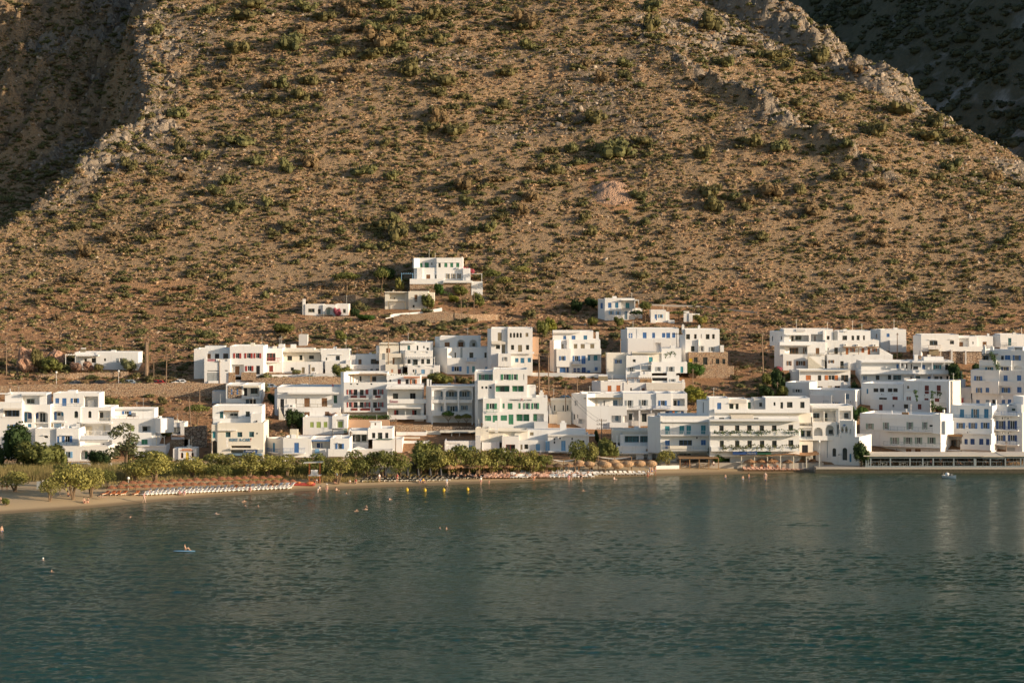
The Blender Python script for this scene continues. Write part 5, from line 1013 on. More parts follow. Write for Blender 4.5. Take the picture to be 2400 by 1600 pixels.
pathwall('rubble_wall','rubble stone wall under the lane, above the parked cars in the middle left',[(592,888,906),(640,884,906),(700,883,905),(760,882,905),(800,884,903)],'st',.6)
pathwall('lane_wall','low white wall in front of the four storey house with blue doors',[(1236,873,881),(1330,874,884),(1410,876,886),(1480,880,889)],'w',.3)
pathwall('terrace_wall','curved pink stone retaining wall under the weathered hillside cottage',[(922,742,758),(980,735,756),(1036,729,755),(1100,737,755),(1168,736,750)],'st',.6)
pathwall('garden_wall','sloping white garden wall on top of the pink stone terrace',[(904,742,747),(924,735,742),(980,731,737),(1036,721,731)],'w',.25)
pathwall('field_wall','low ochre stone terrace wall under the long low house',[(90,877,888),(150,876,888),(200,874,886),(300,870,884)],'st',.5)
pathwall('beach_wall','low white garden wall behind the reeds at the left edge',[(-40,1091,1106),(30,1092,1106)],'w',.25)
pathwall('white_wall','low white wall behind the tall reeds beside the parked cars',[(140,1084,1096),(232,1084,1096),(262,1085,1096)],'w',.25)
pathwall('planter_wall','stone planter wall below the guesthouse with the name on its parapet',[(913,996,1012),(1014,995,1011)],'st',.5)
pathwall('flower_bed_wall','reddish stone bed below the grey shuttered apartment house',[(1015,999,1010),(1112,999,1010)],'std',.5)
pathwall('cutting_wall','tall brown masonry wall beside the rental office',[(432,1000,1078),(484,997,1078)],'std',.8,D0=441)
pathwall('hillside_track_wall','faint pale track wall crossing the slope above the long blue windowed house',[(1518,712,716),(1640,716,720),(1775,731,735)],'conc',.3)
pathwall('shed_wall','dry stone enclosure wall on the slope between the two cottages',[(780,694,703),(833,690,712),(862,700,713)],'st',.5)
pathwall('promenade_wall','low white wall in front of the leaning tamarisk, right part of the beach',[(1538,1091,1099),(1592,1090,1098)],'w',.3)
pathwall('rock_cutting','raw pink rock cutting beside the garage',[(384,1042,1062),(400,1032,1062),(440,1030,1060)],'st',1.5,cat='rock face',D0=441)
for i,(px,y0,y1,w) in enumerate([(60,818,872,26),(125,822,858,20)]):
    bm = bmesh.new(); bmesh.ops.create_icosphere(bm, subdivisions=4, radius=1)
    D = ghit(px, y1); x = (px-1200)/F*D; s = D/F; W_ = w*s; Hh = (y1-y0)*s/2
    for v in bm.verts:
        n = N1.f(np.array([v.co.x*2.2+i*9+v.co.z]), np.array([v.co.y*2.2+v.co.z*1.7]), 5)[0]; v.co *= 1+.28*n; v.co = Vector((v.co.x*W_, v.co.y*2.2, v.co.z*Hh*1.15))
    me = bpy.data.meshes.new('boulder'); bm.to_mesh(me); bm.free()
    if i == 0:
        m_, nt_, p_ = nodes('pinkrock'); n_ = noise(nt_, tc(nt_), 1.2, 6, .7); nt_.links.new(ramp(nt_, n_, [(.35, (.22,.10,.06)), (.65, (.58,.36,.24))]), p_.inputs['Base Color']); p_.inputs['Roughness'].default_value = .95; bump(nt_, p_, n_, 1, .5); MATS['pinkrock'] = m_
    me.materials.append(M['pinkrock']); o = bpy.data.objects.new('boulder', me); COL.objects.link(o); o.location = (x, D+1, tz(x, D)+Hh*.9)
    tag(o, ['large pink rock face above the terrace at the far left','smaller pink rock outcrop left of the long low house'][i], 'rock')
# quay
flat('c_quay', (.075, .065, .045), .9, .3)
qs = MB(); qx0, qx1 = (1912-1200)/F*424, 190
qs.box(qx0, qx1, 423.5, 447, -1.5, 1.05); q = qs.build('quay', M['conc']); tag(q, kind='structure')
qe = MB(); qe.box(qx0-.15, qx1, 423.2, 423.498, -1.5, .75); q = qe.build('quay_edge', M['c_quay']); tag(q, kind='structure')
# promenade pavement behind the beach
pv = MB(); pv.box((1545-1200)/F*428, 60, 427, 438, -.5, 1.62); q = pv.build('promenade', M['conc']); tag(q, kind='structure')
# poles and lamps
def pole(px, yt, yb, label, lean=0, th=.13, kind='pole', bars=0, mt='polewood', D=None):
    D = D or ghit(px, yb); x = (px-1200)/F*D; z = CZ-(yb-HY)/F*D; h = (yb-yt)*D/F
    nm = {'pole': 'utility_pole', 'lamp': 'street_lamp'}.get(kind, kind)
    e = empty(nm, (x, D, z), label, {'pole': 'pole', 'lamp': 'street lamp'}.get(kind, kind)); mb = MB(); tx = lean*D/F
    mb.tube((0, 0, -.5), (tx, 0, h), th, th*.65, 7); mb.build('shaft', M[mt], e)
    if kind == 'pole':
        for k in range(max(1, bars)):
            zc = h-.35-.8*k; c = MB(); w = 1.0 if bars else .35; xx = tx*zc/h; c.box(xx-w, xx+w, -.2, -.1, zc-.05, zc+.05); ca = c.build('crossarm', M[mt], e)
            for u in ((-.9, -.45, .45, .9) if bars else (-.28, .28)):
                i_ = MB(); i_.tube((xx+u*w, -.15, zc+.05), (xx+u*w, -.15, zc+.25), .05, .03, 6); i_.build('insulator', M['c_dark'], ca)
    elif kind == 'lamp':
        g = MB(); g.ball((tx, 0, h+.15), .24, .24, .24, 10, 7); g.build('lamp_globe', M['c_white'], e)
    return (x+tx, D, z+h-.3)
PT = {}
for k, a in dict(a=(15,790,879,'wooden pole by the pink rock face at the left edge'), b=(343,802,884,'thick pale stone gatepost like pole right of the long low house',0,.42), c=(348,788,880,'slim pole right behind the thick pale post'),
    d=(389,830,896,'slim wooden pole behind the red car',2), e=(361,844,895,'short thin pole just left of the red car',-1,.09), f=(515,843,899,'slim pole before the white garage door',-1,.1), g=(468,908,952,'pole in the shadow under the long stone wall',0,.12),
    h=(449,931,1024,'tall leaning pole beside the round green tree',-6,.14), i=(431,967,1018,'slim pale pole at the corner of the low garage',0,.1), j=(372,975,1042,'brown pole with a bushy top beside the terrace hotel',0,.12),
    k=(551,1001,1063,'pole in front of the rental office lettering',0,.1), l=(562,1030,1062,'short pole under the rental office lettering',0,.08), m=(822,1010,1072,'thick pole right of the waterfront house',0,.17), n=(910,778,878,'tall dark pole before the narrow house with brown doors',0,.14),
    o=(927,980,1072,'slim white lamp pole left of the low shed restaurant',1,.1), p=(1128,990,1044,'leaning pole between the low shed and the white row house',1,.15), r=(1232,781,850,'pole with wide crossarm in front of the tan shuttered tall house',0,.12,'pole',2),
    q=(1263,829,924,'twin pole with crossarm left of the four storey house',0,.2,'pole',1), s=(1286,827,932,'dark wooden pole in front of the four storey blue doored house',-1,.15), t=(1325,904,992,'tall bare pole beside the narrow cream house',1,.12), u=(1353,882,920,'short pole in the dry field before the low wall',0,.13),
    v=(1454,793,876,'pole at the left of the teal shuttered house',0,.12), w=(1587,779,872,'thin brown pole in front of the stone based house',-1,.1,'pole',1), x=(1624,864,914,'pole under the small tree below the stone based house',0,.11), y=(1789,777,885,'tall thick wooden pole left of the stepped villa',-3,.16),
    z=(1822,895,932,'pale pole among the dark trees under the stepped villa',0,.12), A=(1410,981,1044,'pole with stacked insulators in front of the glass restaurant',0,.13,'pole',3), B=(2188,1035,1066,'pole behind the quay restaurant roof with a small red flag',0,.07), C=(2358,1033,1066,'pole behind the gap between the quay pavilions',0,.07),
    E=(1082,705,756,'left of the three poles on the hillside terrace',-1,.1), G=(1096,710,752,'middle of the three poles on the hillside terrace',0,.08), I=(1111,682,754,'tallest of the three poles on the hillside terrace',0,.1), J=(2103,780,846,'lattice dark pole right of the cube house',0,.13), K=(1343,690,714,'small post on the slope left of the terrace villa',0,.15)).items():
    PT[k] = pole(*a)
pole(132,874,899,'white globe lamp on the road above the long stone wall, left one',0,.05,'lamp',0,'c_white'); pole(278,871,898,'white globe lamp on the road above the long stone wall, right one',0,.05,'lamp',0,'c_white')
pole(1920,1036,1092,'street lamp in front of the chapel',0,.06,'lamp',0,'c_grey',424.5); pole(301,1122,1150,'white shower post beside the left beach umbrellas',0,.04,'lamp',0,'c_white')
def wire(a, b, label, sag=.8, r=.022):
    a, b = Vector(a), Vector(b); mb = MB(); pr = a
    for k in range(1, 9):
        t = k/8; p = a.lerp(b, t)-Vector((0, 0, sag*4*t*(1-t))); mb.tube(pr-a, p-a, r, r, 4); pr = p
    o = mb.build('power_line', M['c_dark'], None, a); tag(o, label, 'cable')
wire(PT['d'], PT['f'], 'cable hanging between the poles by the red car and the garage door'); wire(PT['h'], PT['i'], 'cable between the leaning pole and the low garage'); wire(PT['i'], PT['k'], 'cable crossing to the rental office')
wire(PT['k'], PT['m'], 'long cable in front of the blue doored waterfront house'); wire(PT['t'], PT['A'], 'upper cable running down to the insulator pole'); wire(PT['t']-Vector((0,0,.6)) if False else (PT['t'][0],PT['t'][1],PT['t'][2]-.7), (PT['A'][0],PT['A'][1],PT['A'][2]-.8), 'lower cable running down to the insulator pole')
wire(PT['q'], PT['s'], 'cable between the twin pole and its neighbour', .3); wire(PT['y'], PT['z'], 'cable down from the thick pole to the pale pole', 1.5); wire(PT['y'], PT['w'], 'cable across the red slope to the stone based house', 1.5); wire(PT['n'], PT['r'], 'cable above the red shuttered guesthouse', 1.2)
# cars
def carmesh(parent, col):
    prof = [(-2.1,.35),(-2.1,.75),(-1.95,.88),(-1.35,.95),(-.75,1.42),(.55,1.46),(1.25,1.0),(1.95,.88),(2.1,.7),(2.1,.35)]
    b = MB(); n = len(prof); 
    for sgn in (-1, 1): b.poly([(x, sgn*(.82 if z < 1 else .68), z) for x, z in (prof if sgn < 0 else prof[::-1])])
    for i in range(n):
        j = (i+1) % n; w0 = .82 if prof[i][1] < 1 else .68; w1 = .82 if prof[j][1] < 1 else .68
        b.quad((prof[j][0],-w1,prof[j][1]), (prof[i][0],-w0,prof[i][1]), (prof[i][0],w0,prof[i][1]), (prof[j][0],w1,prof[j][1]))
    bo = b.build('body', M[col], parent)
    for s in (-1, 1):
        for xa, xb in ((-1.05, -.25), (-.07, .78)):
            g = MB(); z0, z1 = 1.0, 1.36; g.hexa([(xa-.1, s*.80-.02, z0), (xb+.08, s*.80-.02, z0), (xb+.08, s*.80+.02, z0), (xa-.1, s*.80+.02, z0), (xa+.18, s*.70-.02, z1), (xb-.1, s*.70-.02, z1), (xb-.1, s*.70+.02, z1), (xa+.18, s*.70+.02, z1)]); g.build('window', M['glass'], bo)
    for x in (-1.35, 1.3):
        for s in (-1, 1):
            w = MB(); w.tube((x, s*.80-.09, .32), (x, s*.80+.09, .32), .32, .32, 12); wo_ = w.build('wheel', M['rubber'], parent); h = MB(); h.tube((x, s*.80-.1, .32), (x, s*.80+.1, .32), .17, .17, 8); h.build('hubcap', M['metal'], wo_)
flat('p_silver', (.42, .47, .52), .25, .03, .4); flat('p_black', (.02, .02, .025), .2, .03); flat('p_red', (.38, .02, .03), .25, .03); flat('p_white', (.72, .72, .72), .25, .03); flat('p_grey', (.09, .1, .12), .25, .03); flat('p_blue', (.05, .14, .26), .25, .03)
def car(px, py, col, label, rz=0, dD=1.2, zoff=0):
    D = ghit(px, py)+dD; x = (px-1200)/F*D; z = CZ-(py-HY)/F*(D-dD)+zoff; e = empty('parked_car', (x, D, z-.55), label, 'car', 'cars parked along the village lanes', rz); carmesh(e, col)
    pad = MB(); return e
car(178,902,'p_grey','dark grey car, leftmost on the road above the stone wall'); car(236,901,'p_black','black car parked between the grey and the silver one'); car(305,900,'p_silver','silver blue car under the long low house')
car(371,900,'p_red','red car beside the pole on the road',3.1); car(424,899,'p_white','white car at the foot of the pale stone wall',.1); car(634,909,'p_silver','silver car above the stone faced house'); car(674,909,'p_grey','dark car between the silver and the white one'); car(712,909,'p_white','white car behind the ledge of the brown doored house',3.1)
car(1325,937,'p_blue','blue pickup on the field behind the slit windowed house',.1); car(431,1021,'p_grey','dark car in front of the low garage'); car(176,1096,'p_silver','silver car behind the reeds, left of the no parking sign'); car(199,1096,'p_black','black car behind the reeds, right of the no parking sign')
# ================================================================ trees
def tree_mesh(kind, seed):
    r = random.Random(seed); rng.seed(seed); tr = MB(); cr = MB()
    if kind in ('tam', 'tamd'):      # tamarisk: low, spreading, several crooked stems
        L_ = []
        for k in range(7):
            t = 6.28*k/7+r.random(); q = r.uniform(.45, 1.0); c = (math.cos(t)*1.7*q, math.sin(t)*1.3*q, r.uniform(1.5, 3.0)); L_.append((c, (r.uniform(.85, 1.3), r.uniform(.8, 1.2), r.uniform(.7, 1.0))))
            if k % 2 == 0:
                m1 = (c[0]*.3+r.uniform(-.2, .2), c[1]*.3, 1.1+r.random()*.3); tr.tube((r.uniform(-.12, .12), 0, -.3), m1, .15, .10, 6); tr.tube(m1, (c[0]*.85, c[1]*.85, c[2]), .10, .03, 5)
        L_.append(((0, 0, 3.0), (1.3, 1.2, .95))); leaves(cr, L_, 1500, .17, .3)
    elif kind == 'round':
        tr.tube((0, 0, -.3), (.1, 0, 2.2), .18, .12, 7); L_ = lob(9, 2.0, 3.8, 2.5, .7); leaves(cr, L_, 1700, .19, .2)
        for c, q in L_: cr.ball(c, q[0]*.72, q[1]*.72, q[2]*.72, 7, 5)
    elif kind == 'euc':
        tr.tube((0, 0, -.3), (.2, 0, 4), .2, .13, 7); tr.tube((.2, 0, 4), (.6, 0, 7.5), .13, .03, 6); tr.tube((.1, 0, 2.5), (-.9, .2, 5.2), .1, .03, 5); tr.tube((.2, 0, 3.6), (1.3, .1, 5.6), .09, .03, 5)
        L_ = [((r.uniform(-1.2, 1.5), r.uniform(-1, 1), 3+k*.62), (r.uniform(.5, 1.0), r.uniform(.5, .9), r.uniform(.6, 1.0))) for k in range(9)]; leaves(cr, L_, 1300, .19, .2)
    elif kind == 'cyp':
        tr.tube((0, 0, -.3), (0, 0, 1), .12, .1, 6); L_ = [((0, 0, .8+k*.5), (.55*(1-k/9.5), .55*(1-k/9.5), .5)) for k in range(8)]; leaves(cr, L_, 800, .13, .2)
    elif kind == 'umb':
        tr.tube((0, 0, -.3), (.1, 0, 1.4), .14, .1, 6)
        for k in range(5):
            t = 6.28*k/5; tr.tube((.1, 0, 1.3), (1.7*math.cos(t), 1.5*math.sin(t), 2.9), .07, .02, 5)
        L_ = [((1.5*math.cos(6.28*k/8)*.8, 1.4*math.sin(6.28*k/8)*.8, 2.9+.2*(k % 2)), (.95, .95, .42)) for k in range(8)]+[((0, 0, 3.3), (1.3, 1.3, .55))]; leaves(cr, L_, 1100, .17, .3)
    return tr.mesh('trunk', M['bark']), cr
TH = dict(tam=3.8, tamd=3.8, round=4.6, euc=8.3, cyp=5.2, umb=3.7); TW = dict(tam=4.6, tamd=4.6, round=3.9, euc=3.6, cyp=1.3, umb=4.6)
TM = {}
for kd in TH:
    for sd_ in range(3 if kd[:3] == 'tam' else 2): TM[(kd, sd_)] = tree_mesh(kd, 40+sd_*7+len(kd)*3)
CM = {}
nt_count = 0
def tree(kind, px, yt, yb, wpx, mt, name, label, group=None, D=None, lean=0):
    global nt_count
    D = D or ghit(px, yb); D = min(D, 760); x = (px-1200)/F*D; z = max(CZ-(yb-HY)/F*D, tz(x, D)) if D is None else CZ-(yb-HY)/F*D
    v = nt_count % (3 if kind[:3] == 'tam' else 2); tm, cr = TM[(kind, v)]; key = (kind, v, mt)
    if key not in CM: CM[key] = cr.mesh('crown', M[mt])
    h = (yb-yt)*D/F; w = wpx*D/F*1.12
    e = empty(name, (x, D, z), label, 'tree' if 'tree' in name or name in ('tamarisk', 'eucalyptus', 'cypress') else 'bush', group, random.uniform(-.6, .6)); e.scale = (w/TW[kind]*random.uniform(.9,1.15), w/TW[kind], h/TH[kind]*random.uniform(.95,1.1))
    if lean: e.rotation_euler = (0, lean, 0)
    for nm, me in (('trunk', tm), ('crown', CM[key])):
        o = bpy.data.objects.new(nm, me); COL.objects.link(o); o.parent = e
    nt_count += 1; return e
T = tree; gT = 'tamarisks along the back of the beach'
T('round',42,995,1102,80,'dgreen','broadleaf_tree','big dark tree behind the left edge houses'); T('round',90,1024,1106,95,'tamd','broadleaf_tree','wide spreading green tree in front of the blue rail house'); T('round',134,1042,1104,50,'tamd','broadleaf_tree','smaller green tree right of the wide spreading one'); T('round',-4,1040,1104,30,'dgreen','broadleaf_tree','dark tree cut by the left edge')
T('tam',36,1107,1152,84,'tam','tamarisk','leftmost tamarisk on the sand with a forked trunk'); T('tam',116,1124,1174,50,'tam','tamarisk','small tamarisk with bare sprawling branches near the signboard'); T('tam',172,1090,1170,82,'tam','tamarisk','large tamarisk with crooked twin trunks on the open sand'); T('tam',214,1100,1165,58,'tam','tamarisk','tamarisk between the twin trunked one and the first umbrella'); T('tamd',148,1088,1140,44,'tamd','tamarisk','darker tamarisk behind the twin trunked one')
T('round',236,1052,1100,52,'dgreen','broadleaf_tree','dark low tree behind the reeds'); T('euc',293,996,1106,66,'euc','eucalyptus','tall pale green eucalyptus before the terrace hotel'); T('tam',250,1100,1142,40,'tamd','tamarisk','tamarisk behind the first umbrellas at the left'); T('tam',318,1078,1130,72,'tam','tamarisk','round tamarisk right of the eucalyptus')
T('tam',365,1068,1130,92,'tam','tamarisk','broad tamarisk behind the red umbrellas, left of the shop'); T('tamd',352,1056,1094,104,'tamd','tamarisk','dark tamarisk row below the terrace hotel'); T('tam',452,1074,1120,84,'tam','tamarisk','tamarisk in front of the little orange trimmed shop'); T('tamd',512,1060,1112,76,'tam','tamarisk','tamarisk left under the rental office'); T('tam',515,1090,1126,52,'tamd','tamarisk','low tamarisk in front of the rental office'); T('tamd',584,1064,1120,72,'tam','tamarisk','tamarisk right under the rental office'); T('tam',628,1068,1118,66,'tam','tamarisk','tamarisk under the grey side of the waterfront house'); T('tamd',672,1070,1117,56,'tam','tamarisk','tamarisk left of the lifeguard tower')
T('tamd',743,1060,1118,66,'tamd','tamarisk','tamarisk right behind the lifeguard tower'); T('tamd',791,1072,1134,56,'tam','tamarisk','leaning tamarisk with a dark trunk above the seated couple')
for i,(a,w) in enumerate(((833,52),(862,56),(896,60),(935,64))): T('tamd',a,1060+(i%2)*4,1121,w,'tamd','tamarisk',['first','second','third','fourth'][i]+' from the left of the four dark trunked tamarisks in a row',gT)
T('round',1003,1026,1106,76,'tamd','broadleaf_tree','taller tree rising above the tamarisk row in the middle'); 
for i,(a,w,y) in enumerate(((985,50,1066),(1022,56,1052),(1052,54,1052),(1084,56,1046),(1118,56,1050),(1150,58,1052),(1180,58,1054),(1212,56,1056),(1246,54,1060),(1272,44,1066))): T('tamd',a,y,1114+(a%3),w,'tam' if i%3 else 'tamd','tamarisk','tamarisk number %s from the left in the dense central row' % ['one','two','three','four','five','six','seven','eight','nine','ten'][i],gT)
T('tamd',1356,1038,1100,46,'tamd','tamarisk','dark tamarisk before the white row house, left of two'); T('tamd',1386,1042,1100,44,'tam','tamarisk','tamarisk below the insulator pole'); T('round',1424,1030,1084,50,'tamd','broadleaf_tree','bright green round tree before the glass restaurant')
T('tam',1566,1058,1097,44,'tam','tamarisk','leaning tamarisk beside the open air bar',lean=-.25); T('round',1682,1046,1092,50,'vine','broadleaf_tree','bright green tree right of the open air bar'); T('round',1718,1058,1090,28,'vine','broadleaf_tree','small green tree beside the market sign'); T('round',2018,1038,1090,44,'dgreen','broadleaf_tree','dark round clipped tree between the chapel and the quay restaurant',D=425)
T('round',693,956,1010,44,'dgreen','broadleaf_tree','dark round tree in front of the brown doored house'); T('umb',462,948,996,68,'tamd','broadleaf_tree','round green tree beside the leaning pole'); T('round',389,1000,1026,32,'tamd','broadleaf_tree','small round tree beside the low garage'); T('umb',1050,965,1000,30,'vine','broadleaf_tree','left of three little trees before the grey shuttered apartments'); T('umb',1074,972,1000,20,'tamd','broadleaf_tree','middle of three little trees before the grey shuttered apartments'); T('umb',1093,970,1000,28,'tamd','broadleaf_tree','right of three little trees before the grey shuttered apartments')
T('round',1631,846,886,42,'vine','broadleaf_tree','yellow green tree in front of the stone ground floor'); T('round',1628,908,950,50,'ylw','broadleaf_tree','yellow green tree right of the striped awnings'); T('cyp',1539,942,992,16,'tamd','cypress','small cypress before the grey and blue shuttered apartments'); T('round',1542,972,994,26,'vine','broadleaf_tree','leafy shrub at the foot of the small cypress')
for i,(a,b,c,w) in enumerate(((1800,872,905,32),(1822,868,925,34),(1852,870,892,22),(1795,905,935,36),(1835,900,932,30))): T('round',a,b,c,w,'dgreen' if i%2 else 'tamd','broadleaf_tree',['dark tree under the stepped villa, nearest the thick pole','tall dark green tree below the bougainvillea','small tree at the left of the orange windowed house','low dark tree in the shadowed gully','dark tree beside the pale pole'][i])
T('round',2003,895,925,20,'dgreen','broadleaf_tree','dark little tree in the stair alley'); T('round',2022,952,978,28,'vine','broadleaf_tree','green fig tree in the alley above the chapel'); T('round',2004,955,1000,12,'vine','broadleaf_tree','narrow climbing tree in the alley above the chapel')
T('round',1272,745,790,26,'tamd','broadleaf_tree','tree left above the four storey house'); T('round',1290,744,782,28,'ylw','broadleaf_tree','yellow green tree above the four storey house'); T('umb',812,640,684,64,'tamd','broadleaf_tree','umbrella shaped tree standing alone on the slope'); T('umb',894,634,690,38,'tamd','broadleaf_tree','tall tree left of the hilltop villa'); T('round',905,622,660,42,'dgreen','broadleaf_tree','dark dense tree left of the hilltop villa'); T('round',936,652,684,24,'tam','broadleaf_tree','small round bush before the villa terrace')
for i,(a,b,c,w,m_) in enumerate(((1152,636,680,44,'tamd'),(1180,648,690,46,'tam'),(1222,624,664,50,'tam'),(1078,668,694,34,'tamd'),(1065,690,710,24,'ylw'),(1002,688,726,32,'tamd'),(1030,662,694,20,'vine'),(1120,690,722,30,'tamd'))): T('umb' if i<3 else 'round',a,b,c,w,m_,'broadleaf_tree',['tree right beside the pink flowered pergola','light tree right of the villa terrace','round tree alone on the slope right of the villa','shrubby tree on the villa stone terrace','small bright tree under the villa','grey green tree right of the weathered cottage','climbing green bush on the villa stone wall','tree behind the three hillside poles'][i])
T('umb',1512,710,756,34,'tamd','broadleaf_tree','tree between the terrace villa and the tiny annex'); T('umb',1492,728,757,34,'dgreen','broadleaf_tree','dark leaved fig before the terrace villa'); T('umb',1590,728,750,44,'tamd','broadleaf_tree','spreading tree right of the tiny annex'); T('round',1642,738,762,34,'tam','broadleaf_tree','pale bush at the end of the white garden wall')
for i,(a,b,c,w) in enumerate(((1352,702,734,30),(1385,698,722,34),(1390,742,764,26),(1450,745,768,24))): T('round',a,b,c,w,'dgreen' if i<2 else 'tamd','broadleaf_tree',['dark tree at the left of the terrace villa path','dark spreading tree left of the terrace villa','light bush under the terrace villa','dull bush below the terrace villa door'][i])
for i,(a,b,c,w,m_) in enumerate(((88,812,872,28,'olive'),(120,838,874,52,'tamd'),(180,846,873,26,'oleander'),(206,848,872,28,'oleander'),(232,850,872,22,'olive'),(300,843,872,40,'euc'),(262,930,958,36,'tamd'),(380,930,950,24,'olive'),(370,948,975,30,'olive'),(800,858,896,44,'tamd'),(666,756,782,44,'tamd'),(797,774,800,28,'tamd'),(832,718,744,22,'dgreen'),(790,724,744,18,'flower'),(860,735,752,40,'vine'),(1025,876,902,52,'tamd'),(1050,877,900,28,'tamd'),(1075,882,898,22,'olive'),(696,864,878,20,'euc'),(780,966,982,30,'oleander'),(625,940,982,34,'oleander'),(640,925,950,30,'dgreen'),(1826,858,872,14,'flower'),(2238,855,908,36,'dgreen'),(2290,848,872,20,'dgreen'),(525,868,888,20,'dgreen'),(532,1043,1066,20,'vine'),(1398,1010,1040,12,'dgreen'),(14,1165,1184,18,'tamd'),(1090,628,655,24,'flower'),(1104,628,645,16,'flower'))):
    T('round',a,b,c,w,m_,'garden_shrub',['brownish shrub beside the big pink rock','green shrub left of the long low house','pinkish oleander before the long low house','second pinkish oleander before the long low house','dry shrub under the long low house','white flowering bush at the right end of the long low house','shrub above the blue shuttered house','dark shrub on the red slope','shrub on the red slope left of the round tree','large bush at the end of the lane wall','dark round bush on the slope under the arched cottage','small tree on the red slope','bush right of the arched cottage','pink flowering bush before the arched cottage','low hedge left of the curved terrace wall','olive bush above the arched apartments','second bush above the arched apartments','dry bush above the arched apartments','rounded light bush at the foot of the cream roofed house','reddish bush behind the lime shuttered house','dry pink shrub beside the office stairs','dark bush above the office stairs','magenta bougainvillea beside the stepped villa','dark ivy mass between the shuttered blocks','small dark bush on the dry patch','clipped green hedge beside the garage door','bush on the rental office wall','little dark tree before the glass restaurant','round bush beside the sunbathers at the left edge','pink bougainvillea on the villa pergola','second clump of bougainvillea on the villa pergola'][i])
# vines
def vine(px0, y0, px1, y1, Doff, label, n=500, th=.35, mt='vine', drop=.5, s=.13, D=None):
    mb = MB(); L_ = []; D = D-Doff; k_ = max(3, int(abs(px1-px0)/6+abs(y1-y0)/6)); c = at(px0, y0, D)
    for k in range(k_+1):
        t = k/k_; p = at(px0+(px1-px0)*t, y0+(y1-y0)*t, D)-c; q = th*random.uniform(.6, 1.3); L_.append(((p.x, 0, p.z+random.uniform(-.2, .2)), (q*1.2, th*.5, q)))
        if random.random() < drop: L_.append(((p.x, 0, p.z-.5), (.16, .15, .5)))
    leaves(mb, L_, n, s, .3); o = mb.build('vine', M[mt], None, c); tag(o, label, 'vine')
hb = ghit(1729, 900+1290*K)
vine(1676,1013,1880,1008,1.45,'vine trailing along the upper balcony of the long hotel',900,.33,D=hb); vine(1695,1047,1870,1044,1.45,'darker vine trailing along the lower balcony of the long hotel',900,.33,'tamd',D=hb)
vine(815,977,912,978,.4,'bright green vine hanging over the peach wall',900,.45,drop=.5,D=ghit(860,760)-0+0 if False else 452)
vine(2145,916,2150,936,.6,'vine climbing beside the left dark red shutter',300,.3,D=456); vine(2184,920,2186,958,.6,'vine climbing between the dark red shutters',400,.35,D=456); vine(2186,918,2203,922,.6,'leafy branch under the right dark red shutter',200,.3,D=456); vine(2184,950,2210,956,.6,'leafy mass at the foot of the dark red shuttered wall',350,.4,D=454)
vine(2322,826,2340,862,.8,'vine climbing the front of the tall blue shuttered block',500,.45,D=462); vine(1560,830,1582,828,.3,'leafy potted plant on the roof above the teal shutters',220,.35,D=478); vine(910,878,985,878,.3,'green planting on the roof edge of the guesthouse',300,.2,'tamd',D=462)
vine(1000,672,1060,690,.5,'creeper spreading over the villa stone wall',500,.5,D=556)
# ================================================================ beach
def stuff(name, label, cat, pts, n, s, mt, z=.5, up=.9, sz=(.6, .6)):
    mb = MB(); c = Vector(pts[0])
    for p in pts:
        q = Vector(p)-c; h = z*random.uniform(.6, 1.2)
        for k in range(n):
            dx, dy = random.gauss(0, sz[0]), random.gauss(0, sz[1]); t = random.uniform(0, 3.14); w = s*.5; lx, ly = random.gauss(0, .18)*h, random.gauss(0, .1)*h
            a = (q.x+dx-w*math.cos(t), q.y+dy-w*math.sin(t), q.z); b = (q.x+dx+w*math.cos(t), q.y+dy+w*math.sin(t), q.z)
            mb.poly([a, b, (q.x+dx+lx, q.y+dy+ly, q.z+h*random.uniform(.6, 1.1))])
    o = mb.build(name, M[mt], None, c); tag(o, label, cat, kind='stuff')
def gpts(boxes, n):
    o = []
    for x0, x1, y0, y1, w in boxes:
        for k in range(int(n*w)):
            o.append(ground(random.uniform(x0, x1), random.uniform(y0, y1)))
    return o
stuff('reeds', 'tall dry reeds growing behind the beach at the left', 'reeds', gpts([(-20,300,1112,1128,1),(20,290,1104,1114,.8)], 220), 46, .11, 'reed', 1.9, sz=(.9, .7))
stuff('reeds', 'green reed clumps among the dry reeds', 'reeds', gpts([(60,290,1108,1124,1)], 60), 40, .13, 'tamd', 1.7, sz=(.8, .6))
stuff('dry_grass', 'dry golden grass between the tamarisks and the umbrellas', 'grass', gpts([(300,700,1110,1126,1),(690,1005,1112,1122,.6),(740,880,1122,1130,.3),(150,330,1128,1146,.25)], 260), 26, .1, 'reed', .55, sz=(.9, .5))
stuff('beach_scrub', 'low tamarisk undergrowth joining the trees into one band', 'scrub', gpts([(300,700,1098,1114,1),(980,1290,1098,1108,.8),(-10,120,1100,1112,.3),(700,830,1100,1112,.2)], 190), 60, .22, 'tam', 1.5, sz=(1.2, .6))
def prim(f): mb = MB(); f(mb); return mb
def lounger(mt_frame, mt_pad):
    e = empty('sun_lounger', (0, 0, 0), 'x', 'sun lounger')
    a = MB(); a.box(-.30, .30, -1.0, .35, .28, .36); a.hexa([(-.30,.35,.28),(.30,.35,.28),(.30,.95,.66),(-.30,.95,.66),(-.30,.35,.36),(.30,.35,.36),(.30,.92,.74),(-.30,.92,.74)]); a.build('mattress', M[mt_pad], e)
    for x in (-.27, .27):
        for y in (-.85, .4):
            l = MB(); l.box(x-.03, x+.03, y-.03, y+.03, 0, .28); l.build('leg', M[mt_frame], e)
    f = MB(); f.box(-.32, -.29, -1.0, .36, .22, .285); f.box(.29, .32, -1.0, .36, .22, .285); f.build('frame', M[mt_frame], e); return e
